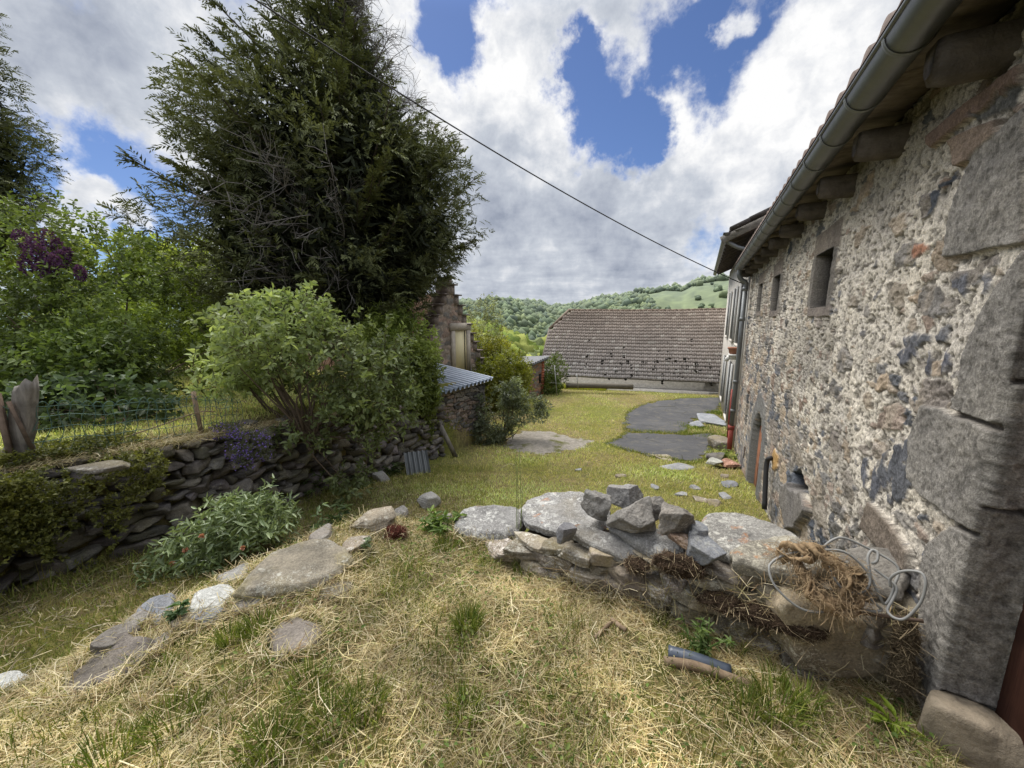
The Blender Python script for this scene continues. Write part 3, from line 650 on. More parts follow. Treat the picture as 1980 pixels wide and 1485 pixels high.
# flower pot on a wall bracket, small lamp
c0 = at_t(1417, 684, .74); fp = empty('flower_pot', c0, 'terracotta window pot on a bracket high on the cream house wall', 'flower pot')
m = MB(); ang3 = np.linspace(0, 2 * np.pi, 16, endpoint=False); V = []
for rr, z in ((.0, 0), (.08, 0), (.11, .12), (.125, .12), (.125, .16), (.10, .16), (.09, .14), (0, .13)): V += [c0 + np.array([rr * math.cos(a), rr * math.sin(a), z]) for a in ang3]
Fq = []; 
for r_ in range(7): Fq += [[r_ * 16 + j, r_ * 16 + (j + 1) % 16, (r_ + 1) * 16 + (j + 1) % 16, (r_ + 1) * 16 + j] for j in range(16)]
m.add(np.array(V), np.array(Fq)); m.build('pot', M['terracotta'], fp, smooth=True)
m = MB(); m.box(c0 + np.array([0.05, 0, -.03]), (.32, .26, .05), rotz(HROT)); m.box(c0 + np.array([.07, 0, -.10]), (.05, .22, .10), rotz(HROT)); m.build('bracket', M['white_pipe'], fp)
c0 = at_t(1408, 692, .66); fl = empty('wall_lamp', c0, 'small white floodlight on the cream house wall below the flower pot', 'lamp')
m = MB(); m.box(c0, (.20, .08, .16), rotz(HROT) @ rotx(.5) @ roty(.3)); m.build('lamp_head', M['white_pipe'], fl); m = MB(); m.tube([c0, c0 + np.array([.18, -.02, .02])], .015, 6); m.build('arm', M['grey_wire'], fl)
# ------------------------------------------------------------------ tiled barn across the far end of the courtyard
bd = np.array([.958, -.2867]); bp = np.array([.2867, .958])            # along the eave / away from the camera
B0 = np.array([1.45, 20.45]); BEZ, BSL, BL, BU = -1.47, .86, 10.6, 4.05   # eave start, eave height, slope, length, run to the ridge
def bpt(a, u, h=0.0): q = B0 + bd * a + bp * u; return np.array([q[0], q[1], BEZ + BSL * u + h - .07 * math.sin(math.pi * min(max(a / BL, 0), 1)) * u / BU - .008 * math.sin(a * 2.3 + u)])
barn = empty('tiled_barn', bpt(0, 0, -.7), 'long low barn with a broad lichen-spotted brown tile roof closing the courtyard', 'barn')
rowsN = 21; colsN = 50; V = []; Fq = []; Cc = []; nrm = np.array([-bp[0] * BSL, -bp[1] * BSL, 1]) / math.hypot(1, BSL)
rt_ = np.random.default_rng(3); du = BU / rowsN; da = BL / colsN; base = 0
prof = np.array([(0, 0), (.12, .012), (.3, .018), (.5, .006), (.62, 0), (.75, .03), (.88, .038), (1.0, .012)])
for r_ in range(rowsN):
    u0, u1 = r_ * du - .03, (r_ + 1) * du + .01
    for c_ in range(colsN):
        a0 = c_ * da
        umid = (u0 + u1) / 2; amin = .0 if umid < 2.75 else (umid - 2.75) / (BU - 2.75) * .95
        if a0 < amin - .02: continue
        t = rt_.uniform(-.003, .004); sk = rt_.uniform(-.005, .005); dark = rt_.uniform(.90, 1.10)
        warm = r_ / rowsN; cc = np.array((.33, .30, .28)) * (1 - warm) + np.array((.36, .29, .235)) * warm; cc = cc * dark * (1 + .22 * float(fbm(np.array([[c_ * .11, r_ * .28, 3.0]]), 3, 4)[0]))
        if rt_.random() < .10: cc = cc * np.array((1.25, 1.3, 1.3))
        n0 = len(prof)
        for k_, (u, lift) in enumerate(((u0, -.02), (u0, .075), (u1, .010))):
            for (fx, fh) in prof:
                V.append(bpt(a0 + fx * da, u + sk * (k_ < 2)) + nrm * (lift + t + (fh * 1.3 if k_ else fh * .2))); Cc.append(cc * (.22 if k_ == 0 else 1))  # lower lip of each tile painted dark for the row shadow
        for k_ in range(2):
            for j in range(n0 - 1): Fq.append((base + k_ * n0 + j, base + k_ * n0 + j + 1, base + (k_ + 1) * n0 + j + 1, base + (k_ + 1) * n0 + j))
        base += 3 * n0
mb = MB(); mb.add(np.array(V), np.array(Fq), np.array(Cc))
# the half-hip and the back slope, seen only from the side
mb.add(np.array([bpt(0, 2.7), bpt(.95, BU), bpt(.4, BU + 1.35) - [0, 0, 2.3 * BSL]]), np.array([[0, 1, 2]]), (.15, .12, .10))
mb.add(np.array([bpt(.95, BU), bpt(BL, BU), bpt(BL, BU * 2) - [0, 0, BU * BSL * 2], bpt(0, BU * 2) - [0, 0, BU * BSL * 2]]), np.array([[0, 1, 2, 3]]), (.15, .12, .10))
# moss cushions grown on the tiles
iv, if_ = ico(2)
for i in range(230):
    a = BL * rt_.beta(1.9, 1.15); u = BU * min(.9, abs(rt_.normal(.12, .22)));
    if u > 1.6 and rt_.random() < .6: continue
    r0 = rt_.uniform(.03, .085) * (1.35 if rt_.random() < .15 else 1); aa = (math.floor(a / da) + rt_.choice([.8, .3])) * da
    for k_ in range(rt_.integers(1, 4)):
        q = bpt(aa + rt_.normal() * .02, u - k_ * r0 * 1.1) + nrm * .03
        mb.add(iv * r0 * rt_.uniform(.7, 1.1) * (1 + .35 * vnoise(iv * 2.5 + i)[:, None]) * np.array([1, 1, .8]) + q, if_, (.018, .016, .012))
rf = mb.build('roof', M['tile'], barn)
m = MB()
for i in range(30):                                                       # ridge tiles
    a = .95 + i * (BL - .95) / 30; m.tube([bpt(a, BU, .0), bpt(a + .34, BU, .012)], [.085, .10], 10, np.array((.20, .15, .115)) * rt_.uniform(.8, 1.15))
m.build('ridge', M['tile'], rf, smooth=True)
m = MB(); m.tube([bpt(-.0, 2.72, .06), bpt(.95, BU, .05)], .07, 8, (.22, .17, .13)); m.tube([bpt(-.02, -.02, .03), bpt(-.02, 2.72, .03)], .05, 8, (.16, .135, .115)); m.build('verge', M['tile'], rf, smooth=True)
def bbox(m, a0, a1, u0, u1, z0, z1, col):
    m.box(np.array([*(B0 + bd * (a0 + a1) / 2 + bp * (u0 + u1) / 2), (z0 + z1) / 2]), (a1 - a0, u1 - u0, z1 - z0), rotz(math.atan2(bd[1], bd[0])), col)
m = MB(); bbox(m, .25, BL - .1, .18, .5, -3.4, -1.42, (.50, .48, .45)); bbox(m, .3, .6, .51, 8, -3.4, -.9, (.3, .28, .25)); m.build('wall', M['attr_stone'], barn)
m = MB(); bbox(m, 3.6, BL, -.35, .10, -2.6, -1.90, (.38, .36, .33)); m.build('plinth', M['attr_stone'], barn)
# trough-like log lying by the barn
m = MB(); q0, q1 = at_k(1094, 745, 18.6), at_k(1224, 748, 18.2); m.tube(curve([q0, (q0 * .6 + q1 * .4) + [0, 0, .01], q1], 12), .13, 12); lg = m.build('log', mat_plain('weathered_log', (.13, .115, .09), .9, .35, 20, (30, .7, .02)), smooth=True, label='long grey log lying on the grass against the barn wall', cat='log')
# posts of the wire fence at the back left
for (x0, y0, x1, y1, lab) in [(1078, 772, 1072, 706, 'thin metal post bracing the fence beside the brick shed'), (1118, 748, 1115, 722, 'short thin metal post in front of the grey log')]:
    b = at_k(x0, y0, 17.5); t_ = b + (at_k(x1, y1, 17.5) - b); m = MB(); m.tube([b - [0, 0, .1], t_], .018, 6); m.build('fence_post', M['grey_wire'], label=lab, cat='post', group='metal posts by the barn')
# bar fence: rails
m = MB(); b = at_k(1040, 706, 17.6); 
for yy in (712, 740): m.tube(curve([at_k(1062, yy, 17.4), at_k(1078, yy + 1, 17.5), at_k(1118, yy + 6, 18.8), at_k(1190, yy + 4, 19.0)], 14), .006, 5)
m.build('wire_fence', M['grey_wire'], label='thin slack fence wires between the metal posts near the barn', cat='fence')

# ------------------------------------------------------------------ stone house with crow-stepped gable
GA = np.array([-2.1, 13.2]); gd, gn = HD, HN                                   # gable runs along HD, faces HN
def gpt(a, b, z): q = GA + gd * a + gn * b; return np.array([q[0], q[1], z])
gh = empty('gabled_house', gpt(0, 0, -.2), 'small ruined-looking stone house with crow-stepped gable and cream shutter behind the conifer', 'house')
APEX, HALF, EAVE = 2.62, 2.1, -.35
def rubble_sheet(P, nu, nv, su, sv, seed, depth=.03, pal_=((.20, .175, .155), (.28, .235, .20), (.15, .14, .135), (.25, .19, .16)), mortar=(.24, .21, .18), cell=(.30, .16), hv=None):
    """rubble facing over the unit square: P(u, v) -> points, with outward normal from the first cell"""
    u, v = np.meshgrid(np.linspace(0, 1, nu), np.linspace(0, 1, nv), indexing='ij'); pu, pv = u * su, v * sv if hv is None else v * hv(u)
    f1, f2, cid = worley((pu + .04 * vnoise(P3(pu * 5, pv * 5), seed)) / cell[0] + .37 * np.floor(pv / cell[1]), pv / cell[1] + .2 * vnoise(P3(pu * 4, pv * 4), seed + 1), seed, .85)
    m = sstep(.03, .16, f2 - f1); pa = np.array(pal_); i = (_hash(cid * 1e6, cid * 0, cid * 0, seed) * len(pa) * .999).astype(int)
    c = np.array(mortar) * (1 - m[..., None]) + pa[i] * (.7 + .6 * _hash(cid * 1e6, cid * 0 + 1, cid * 0, seed))[..., None] * m[..., None]
    c = c * (1 + .4 * fbm(P3(pu * 14, pv * 14), 3, seed))[..., None]
    X = P(u, v); nn = np.cross(X[1, 0] - X[0, 0], X[0, 1] - X[0, 0]); nn /= np.linalg.norm(nn)
    X = X + nn * (depth * (m * (.6 + .5 * _hash(cid * 1e6, cid * 0 + 2, cid * 0, seed)) + .35 * fbm(P3(pu * 9, pv * 9), 4, seed)))[..., None]
    return X.reshape(-1, 3), grid_faces(nu, nv), np.clip(c, .01, .9).reshape(-1, 3)
m = MB()
def PG(u, v):
    a = (u - .5) * 2 * HALF; top = np.minimum(APEX - np.abs(a) * (APEX - EAVE) / HALF - .03, APEX); zb = -1.9
    z = zb + (top - zb) * v; return np.stack([GA[0] + gd[0] * a, GA[1] + gd[1] * a, z], -1)
X, Fq, cc = rubble_sheet(PG, 150, 170, 2 * HALF, 4.5, 21, hv=lambda u: APEX + 1.9 - np.abs(u - .5) * 2 * (APEX - EAVE), pal_=((.27, .225, .185), (.34, .28, .23), (.19, .175, .16), (.32, .235, .19)), mortar=(.30, .255, .21)); m.add(X, Fq, cc)
m.box(gpt(0, -.35, -1.1), (2 * HALF, .5, 1.6), rotz(HROT), (.2, .18, .16)); m.build('wall', M['attr_stone'], gh)
m = MB()
for sgn in (-1, 1):                                                           # crow steps capped with thin slabs
    for i in range(9):
        a = sgn * (.12 + i * .235); z = APEX - (abs(a) - .12) * (APEX - EAVE) / HALF
        m.box(gpt(a, -.16, z - .13), (.24, .44, .30), rotz(HROT), np.array((.23, .19, .165)) * rt_.uniform(.8, 1.2)); m.box(gpt(a + sgn * .03, -.14, z + .045), (.34, .56, .045), rotz(HROT), np.array((.17, .14, .125)) * rt_.uniform(.8, 1.2))
m.box(gpt(0, -.15, APEX + .12), (.22, .40, .22), rotz(HROT), (.2, .165, .14)); m.box(gpt(0, -.15, APEX + .26), (.30, .50, .045), rotz(HROT), (.15, .13, .12))
m.build('crow_steps', M['attr_stone'], gh)
# upright opening with a pale stone frame and a cream board
OZ0, OZ1, OA0, OA1 = -.35, 1.13, .18, .92
m = MB(); m.box(gpt((OA0 + OA1) / 2, .03, (OZ0 + OZ1) / 2), (OA1 - OA0, .03, OZ1 - OZ0), rotz(HROT)); w = m.build('window', mat_plain('cream_board', (.66, .58, .36), .8, .08, 3), gh)
m = MB(); m.box(gpt((OA0 + OA1) / 2, .045, OZ1 + .13), (OA1 - OA0 + .55, .09, .26), rotz(HROT)); m.box(gpt(OA0 - .11, .043, (OZ0 + OZ1) / 2), (.21, .08, OZ1 - OZ0), rotz(HROT)); m.box(gpt(OA1 + .11, .043, (OZ0 + OZ1) / 2), (.21, .08, OZ1 - OZ0), rotz(HROT))
m.build('frame', mat_plain('pale_dressed_stone', (.40, .35, .29), .9, .2, 8, (50, .5, .01)), w)
m = MB(); m.box(gpt(OA0 + .62, .052, (OZ0 + OZ1) / 2), (.03, .02, OZ1 - OZ0 - .01), rotz(HROT)); m.build('bar', M['dark'], w)
def corr(m, p00, p10, p01, n=20, amp=.02, per=9, col=None):
    """corrugated sheet from p00 along the ribs to p10, across to p01"""
    p00, p10, p01 = map(np.array, (p00, p10, p01)); v = np.linspace(0, 1, n * per); nn = np.cross(p10 - p00, p01 - p00); nn /= np.linalg.norm(nn); nn *= np.sign(nn[2])
    w = amp * np.cos(v * n * 2 * np.pi); A = p00 + np.outer(v, p01 - p00) + np.outer(w, nn); B = A + (p10 - p00)
    m.add(np.stack([A, B], 1).reshape(-1, 3), grid_faces(len(v), 2), col); return m
m = MB(); ze = EAVE - .1
corr(m, gpt(0, -.4, APEX - .25), gpt(-HALF - .2, -.4, ze), gpt(0, -6.5, APEX - .25), 60, .025); corr(m, gpt(0, -.4, APEX - .25), gpt(HALF + .2, -.4, ze), gpt(0, -6.5, APEX - .25), 60, .025)
m.build('roof', M['corr_rust'], gh, smooth=True)
m = MB(); m.box(gpt(-HALF + .1, -3.4, -1.2), (.3, 6.0, 1.9), rotz(HROT), (.2, .18, .15)); m.build('side_wall', M['attr_stone'], gh)

# ------------------------------------------------------------------ lean-to shed with blue-grey corrugated roof
S0_, LEN = np.array([-1.75, 8.55]), 2.2
def spt(a, b, z): q = S0_ + gd * a + gn * b; return np.array([q[0], q[1], z])
shed = empty('stone_shed', spt(0, 0, -1.5), 'stone lean-to shed with blue-grey corrugated metal roof below the gable', 'shed')
m = MB(); X, Fq, cc = rubble_sheet(lambda u, v: np.stack([S0_[0] + gd[0] * u * LEN, S0_[1] + gd[1] * u * LEN, -1.95 + v * 1.84], -1), 220, 150, LEN, 1.84, 5, .05, ((.10, .095, .09), (.16, .15, .14), (.21, .19, .17), (.20, .155, .13)), (.035, .032, .03), (.24, .10)); m.add(X, Fq, cc)
X, Fq, cc = rubble_sheet(lambda u, v: np.stack([S0_[0] - gn[0] * (1 - u) * 2.2, S0_[1] - gn[1] * (1 - u) * 2.2, -1.95 + v * 1.84], -1), 120, 100, 2.2, 1.84, 6, .05, ((.10, .095, .09), (.16, .15, .14), (.21, .19, .17)), (.035, .032, .03), (.24, .10)); m.add(X, Fq, cc)
m.box(spt(LEN - .2, -1.2, -1.0), (.3, 2.2, 1.8), rotz(HROT), (.14, .13, .12)); m.box(spt(LEN / 2, -.3, -.9), (LEN - .1, .3, 1.5), rotz(HROT), (.05, .05, .05)); m.build('wall', M['attr_stone'], shed)
m = MB(); corr(m, spt(-.15, -2.3, .30), spt(-.15, .22, -.09), spt(LEN + .15, -2.3, .30), 13, .042, 12); m.build('roof', M['corr'], shed, smooth=True)
m = MB(); m.box(spt(LEN / 2, .04, -.15), (LEN + .1, .09, .08), rotz(HROT)); m.build('eave_beam', M['old_wood'], shed)

# ------------------------------------------------------------------ small brick outbuilding near the barn
K0 = at_z(1022, 768, -1.95)[:2]
bk = empty('brick_outhouse', np.array([*K0, -1.95]), 'tiny brick and rubble outhouse with a sloping metal roof near the barn', 'outhouse')
kd = np.array([.62, .785]); kn = np.array([.785, -.62])
def kpt(a, b, z): q = K0 + kd * a + kn * b; return np.array([q[0], q[1], z])
m = MB(); X, Fq, cc = rubble_sheet(lambda u, v: np.stack([K0[0] + kd[0] * u * 1.15, K0[1] + kd[1] * u * 1.15, -2.0 + v * (1.52 + .22 * u)], -1), 70, 80, 1.15, 1.6, 15, .03, ((.28, .17, .12), (.24, .19, .16), (.33, .18, .12), (.17, .15, .14)), (.25, .21, .18), (.22, .10)); m.add(X, Fq, cc)
m.box(kpt(.55, -.9, -1.3), (1.1, 1.7, 1.55), rotz(math.atan2(kd[1], kd[0])), (.25, .18, .14)); m.build('wall', M['brick'], bk)
m = MB()
for i in range(15): m.box(kpt(1.08, .02, -1.93 + i * .112), (.22 if i % 2 else .15, .06, .095), rotz(math.atan2(kd[1], kd[0])), np.array((.36, .12, .07)) * rt_.uniform(.75, 1.2))
m.build('brick_quoin', M['brick'], bk)
m = MB(); corr(m, kpt(-.1, .18, -.44), kpt(-.12, -2.1, -.62), kpt(1.35, .18, -.20), 8, .02, 10); m.box(kpt(.6, .17, -.40), (1.4, .03, .09), rotz(math.atan2(kd[1], kd[0])) @ roty(-.165)); m.build('roof', mat_plain('pale_sheet_metal', (.13, .135, .145), .6, .2, 4, None, .2), bk, smooth=False)
m = MB(); m.box(kpt(.84, .03, -1.2), (.14, .03, .42), rotz(math.atan2(kd[1], kd[0]))); m.build('window', M['dark'], bk)

# ------------------------------------------------------------------ dry-stone garden wall, dark, along the left
dw = empty('dry_stone_wall', (-3.2, 4, -.8), 'dark dry-stone retaining wall of the raised garden along the left side', 'wall')
r_ = np.random.default_rng(8); seg = np.diff(GW, axis=0); sl = np.hypot(*seg.T); cum = np.concatenate([[0], np.cumsum(sl)])
def gwp(d):
    i = min(np.searchsorted(cum, d, 'right') - 1, len(seg) - 1); i = max(i, 0); u = (d - cum[i]) / sl[i]; return GW[i] + seg[i] * u, seg[i] / sl[i]
def gtop(d): p, _ = gwp(d); return float(np.interp(p[1], [0, 2, 4, 8, 9], [.44, .40, .27, -.22, -.2]))
m = MB(); z = 0
for d in np.arange(.1, cum[-1] - .15, .01): pass
course = 0; hgt = []
tot = cum[-1]; low_ = np.zeros(200) ; xs_ = np.linspace(0, tot, 200); base_ = np.array([float(ground(*(gwp(x)[0] + np.array([.5, -.2])))) for x in xs_]) - .12
level = base_.copy(); topl = np.array([gtop(x) for x in xs_])
for it in range(900):
    gap = topl - level; j = int(np.argmax(gap + r_.uniform(0, .05, 200)));
    if gap[j] < .03: break
    d = xs_[j]; near = d < 5.0
    L = r_.uniform(.13, .36) * (1.3 if r_.random() < .15 else 1); h = min(r_.uniform(.05, .14), max(gap[j] + .02, .05))
    if gap[j] > .75 and r_.random() < .5: L *= 1.3; h *= 1.4
    sel = np.abs(xs_ - d) < L / 2; b0 = np.median(level[sel]); p, tg = gwp(d); nn_ = np.array([tg[1], -tg[0]])
    depth = r_.uniform(.26, .36); v, f = rock((L * 1.03, depth, h * 1.10), int(r_.integers(1e6)), 4 if near else 3, .4, .07, 8, .05, .012)
    bat = .07 * (b0 + h / 2 - base_[j]); q = p - nn_ * (depth / 2 - .06 + bat + r_.uniform(-.02, .03))
    v = v @ (rotz(math.atan2(tg[1], tg[0]) + r_.normal() * .08) @ roty(r_.normal() * .10)).T + np.array([q[0], q[1], b0 + h / 2])
    m.add(v, f, np.array((1, 1, 1)) * r_.uniform(.8, 2.1) * np.array((1, r_.uniform(.93, 1.02), r_.uniform(.85, 1.05))))
    level[sel] = b0 + h
m.build('stones', M['rock_dark'], dw, smooth=True)
m = MB(); A, B_ = [], []
for x in np.linspace(0, tot, 60):
    p, tg = gwp(x); nn_ = np.array([tg[1], -tg[0]]); zb, zt_ = float(np.interp(x, xs_, base_)), gtop(x)
    for off, zz_ in ((-.12, zb), (-.20, zt_ - .03), (-.75, zt_ + .02)): q = p + nn_ * off; A.append((q[0], q[1], zz_))
m.add(np.array(A), grid_faces(60, 3), (.045, .04, .035)); m.build('earth_core', M['attr_stone'], dw)
v, f = rock((.42, .26, .05), 991, 5, .7, .03, 10); c0 = at_Y(186, 905, 3.05)
build('wall_slab', v @ (rotz(.45) @ roty(.03)).T + c0, f, M['rock_tan'], smooth=True, col=np.ones(v.shape) * .7, label='flat thin slab lying along the top of the dark wall amid the creeping shrub', cat='stone', origin=c0)
# ------------------------------------------------------------------ the low parapet of stones at the edge of the terrace
YAW = math.atan2(HN[1], HN[0])                 # the parapet runs along HN
def put_rock(name, c, dims, seed, mat, yaw=0.0, rx=0.0, ry=0.0, sub=5, flat=.3, rough=.05, planes=12, strata=0.0, col=(1, 1, 1), label=None, cat='stone', group=None, soft=.05):
    v, f = rock(dims, seed, sub, flat, rough, planes, strata, soft); v = v @ (rotz(yaw) @ rotx(rx) @ roty(ry)).T
    o = build(name, v, f, M[mat], smooth=True, col=np.broadcast_to(np.array(col, float), v.shape), label=label, cat=cat, group=group); o.location = c; return o
PS_ = 2.02
par = empty('parapet_wall', st(2.05, .1, 0), 'low tumbledown rubble wall with dry moss between the terrace and the house', 'wall')
m = MB(); r_ = np.random.default_rng(23)
def wall_stone(x0, y0, x1, y1, seed, s=PS_, depth=.13, tilt=0.0, col=(1, 1, 1), flat=.62, rough=.05, strata=.07, sub=5, planes=10):
    a, b = at_s(x0, (y0 + y1) / 2, s), at_s(x1, (y0 + y1) / 2, s); w = abs(st_of(b)[1] - st_of(a)[1]); h = at_s((x0 + x1) / 2, y0, s)[2] - at_s((x0 + x1) / 2, y1, s)[2]
    c = (a + b) / 2; c[2] = (at_s((x0 + x1) / 2, y0, s)[2] + at_s((x0 + x1) / 2, y1, s)[2]) / 2; c[:2] += HD * (depth / 2 - .04)
    v, f = rock((w * 1.02, depth, h * 1.02), seed, sub, flat, rough, planes, strata, .05); v = v @ (rotz(YAW) @ roty(-tilt)).T + c; m.add(v, f, col)
ptop = lambda t: float(np.interp(t, [-1.1, -.9, -.3, .2, .5, 1], [.04, .15, .22, .30, .33, .36]))
tg_ = np.linspace(-1.08, .93, 120); lev = np.full(120, -.06); tops = np.array([ptop(t) for t in tg_])
for it in range(600):
    gap = tops - lev; j = int(np.argmax(gap + r_.uniform(0, .06, 120)))
    if gap[j] < .02: break
    t = tg_[j]; L = r_.uniform(.13, .34) * (1.25 if r_.random() < .2 else 1); h = min(r_.uniform(.035, .095), max(gap[j] + .012, .035)); sel = np.abs(tg_ - t) < L / 2; b0 = float(np.median(lev[sel])); dp = r_.uniform(.16, .24)
    v, f = rock((L * 1.05, dp, h * 1.10), int(r_.integers(1e6)), 5, .85, .055, 9, .06, .015)
    m.add(v @ (rotz(YAW + r_.normal() * .07) @ roty(.05 + r_.normal() * .06)).T + st(2.02 + dp / 2 + .10 * b0 + r_.uniform(-.03, .025), t, b0 + h / 2), f, np.array((1, r_.uniform(.95, 1.0), r_.uniform(.88, 1.0))) * r_.uniform(.85, 1.7)); lev[sel] = b0 + h
wall_stone(1470, 1192, 1770, 1338, 401, s=1.94, depth=.36, tilt=-.12, col=(1.6, 1.5, 1.3), flat=.55, rough=.025, strata=.03, sub=6, planes=7)
wall_stone(1612, 1184, 1768, 1254, 402, s=1.99, depth=.34, tilt=-.15, col=(1.0, 1.0, 1.05), flat=.5, rough=.04, strata=.06, sub=6)
wall_stone(1498, 1300, 1640, 1352, 403, s=1.95, depth=.3, tilt=-.2, col=(.75, .73, .68), flat=.4)
for i in range(46):                                                                                        # filling and the back face down to the courtyard
    t = r_.uniform(-.75, .9); s = r_.uniform(2.35, 2.62); z = r_.uniform(-1.25, -.02 + .20 * (t > .2)); L, h = r_.uniform(.2, .42), r_.uniform(.1, .2)
    v, f = rock((L, .28, h), int(r_.integers(1e6)), 3, .6, .06); m.add(v @ rotz(YAW + r_.normal() * .1).T + st(s, t, z), f, np.ones(3) * r_.uniform(.7, 1.1))
m.build('stones', M['rock_tan'], par, smooth=True)
m = MB(); sbox(m, 2.14, 2.58, -1.0, .94, -1.3, .10, (.05, .04, .03)); sbox(m, 2.18, 2.56, .05, .94, .11, .28, (.05, .04, .03)); m.build('earth_core', M['moss'], par)
# cushions of dry brown moss in the joints: a low bumpy pad under a fur of short fibres
def moss_pad(mm, c, rad, seed, col, n, yaw=0.0):
    v, f = ico(5); d = 1 + .45 * fbm(v * 2.0 + seed, 4, seed) + .18 * fbm(v * 9, 4, seed); p = (v * d[:, None] * np.array(rad)) @ rotz(yaw).T + c
    mm.add(p, f, np.array(col) * (.75 + .5 * fbm(v * 30, 3, seed))[:, None]); r_ = np.random.default_rng(seed); k = r_.integers(len(p), size=n)
    mm.add(*straws(p[k] + (p[k] - c) * .06, r_.gamma(3, .007, n) + .008, r_.uniform(.0006, .0013, n), np.array(col) * r_.uniform(.5, 2.0, (n, 1)), .7))
    k = r_.integers(len(p), size=n // 14); mm.add(*straws(p[k] + (p[k] - c) * .10, r_.gamma(3, .02, len(k)) + .02, r_.uniform(.0007, .0014, len(k)), np.array((.50, .40, .25)) * r_.uniform(.6, 1.1, (len(k), 1)), .5))
mm = MB()
for i, (px, py, rx, ry, s, *cl) in enumerate([(1310, 1092, 42, 20, 2.03), (1395, 1165, 38, 14, 2.01), (1470, 1190, 46, 15, 1.99), (1545, 1212, 36, 15, 1.95), (1230, 1092, 18, 9, 2.05), (1752, 1235, 14, 44, 1.97, (.13, .10, .065)), (1745, 1300, 16, 40, 1.94, (.14, .11, .07))]):
    c = at_s(px, py, s); k = ((c - [0, 0, CAMZ]) @ np.array([0, CP, -SP])); moss_pad(mm, c, (rx * k / F, .05, ry * k / F), 40 + i, cl[0] if cl else (.095, .066, .045), 1500, YAW)
mm.build('moss', M['moss'], par)

# flat capping slabs, each its own stone
def on_court_near(px, py):
    r = ray(px, py); k = 1.5
    for _ in range(80): k += (CAMZ + k * r[2] - float(ground(r[0] * k, r[1] * k))) / max(-r[2], .05) * .5
    return np.array([r[0] * k, r[1] * k])
def slab(x, y, z, dims, seed, mat, yaw, rx=0.0, ry=0.0, label='', flat=.7, rough=.03, planes=22, sub=6, strata=.03, name='cap_slab', col=(1, 1, 1), group=None):
    c = at_z(x, y, z)
    if name == 'stone_slab': q = on_court_near(x, y); c = np.array([q[0], q[1], float(ground(*q)) + dims[2] * .5 - .03 + z])
    return put_rock(name, c, dims, seed, mat, yaw, rx, ry, sub, flat, rough, planes, strata, col, label, 'stone', group)
OUTL = []
def poly_slab(name, label, pts, thick, mat, seed, z=None, lift=0.0, col=(1, 1, 1), bump=.010, tilt=None, strata=.05):
    """a flat stone from the outline of its top; z: heights of the outline points, or None to lie on the ground"""
    pts = np.array(pts, float)
    if z is None: hit = np.array([on_court_near(*p) for p in pts]); zc = ground(hit[:, 0], hit[:, 1]) + lift + thick * .55
    else: zc = np.broadcast_to(np.array(z, float), (len(pts),))
    Q = np.array([at_z(a, b, c) for (a, b), c in zip(pts, zc)]); ctr = Q.mean(0); A = np.c_[Q[:, :2] - ctr[:2], np.ones(len(Q))]; pl = np.linalg.lstsq(A, Q[:, 2], rcond=None)[0]
    o = Q[:, :2] - ctr[:2]
    for _ in range(1): o = np.stack([o * .9 + np.roll(o, -1, 0) * .1, o * .1 + np.roll(o, -1, 0) * .9], 1).reshape(-1, 2)
    oc = np.vstack([o, o[:1]]); d = np.concatenate([[0], np.cumsum(np.hypot(*np.diff(oc, axis=0).T))]); n = 110; u = np.linspace(0, d[-1], n, endpoint=False); o = np.stack([np.interp(u, d, oc[:, k]) for k in (0, 1)], 1); size = math.sqrt(np.ptp(o[:, 0]) * np.ptp(o[:, 1]))
    jag = 1 + .11 * fbm(P3(o[:, 0] * 6 / size, o[:, 1] * 6 / size, seed), 5, seed, .6) + .03 * fbm(P3(o[:, 0] * 30 / size, o[:, 1] * 30 / size, seed), 3, seed); o = o * jag[:, None]
    rings = []; R_ = np.concatenate([np.linspace(.04, .9, 13), [.95, .985, 1.0]])
    for r in R_:
        q = o * r; zz_ = pl[0] * q[:, 0] + pl[1] * q[:, 1] + bump * fbm(P3(q[:, 0] * 5, q[:, 1] * 5, seed), 5, seed, .6) * 1.6 - thick * .22 * sstep(.86, 1, r) ** 2; rings.append(np.c_[q, zz_])
    lip = pl[0] * o[:, 0] + pl[1] * o[:, 1] - thick * .22
    for k, h in enumerate(np.linspace(.12, 1, 9)):
        sc = 1.0 + .015 * math.sin(h * 7) - .10 * h ** 2 + strata * vnoise(P3(o[:, 0] * 4 / size, o[:, 1] * 4 / size, h * 4.5 + seed), seed); rings.append(np.c_[o * sc[:, None] if np.ndim(sc) else o * sc, lip - h * thick * .78 + .004 * fbm(P3(o[:, 0] * 20, o[:, 1] * 20, h * 3), 3, seed)])
    V = np.vstack(rings + [[[0, 0, pl[2] - ctr[2]]], [[0, 0, -thick]]]); nr = len(rings); i = np.arange(nr - 1)[:, None] * n; j = np.arange(n)[None]; j2 = (j + 1) % n
    side = np.stack([i + j, i + n + j, i + n + j2, i + j2], -1).reshape(-1, 4)[:, ::-1]; area = np.sum(o[:, 0] * np.roll(o[:, 1], -1) - np.roll(o[:, 0], -1) * o[:, 1])
    if area > 0: side = side[:, ::-1]
    jj = np.arange(n); capt = np.stack([np.full(n, nr * n), jj, (jj + 1) % n], 1); capb = np.stack([np.full(n, nr * n + 1), (nr - 1) * n + (jj + 1) % n, (nr - 1) * n + jj], 1)
    if area < 0: capt, capb = capt[:, ::-1], capb[:, ::-1]
    OUTL.append(o + ctr[:2]); ob = build(name, V, [side, capt, capb], M[mat], smooth=True, col=np.broadcast_to(np.array(col, float), V.shape), label=label, cat='stone'); ob.location = ctr; return ob
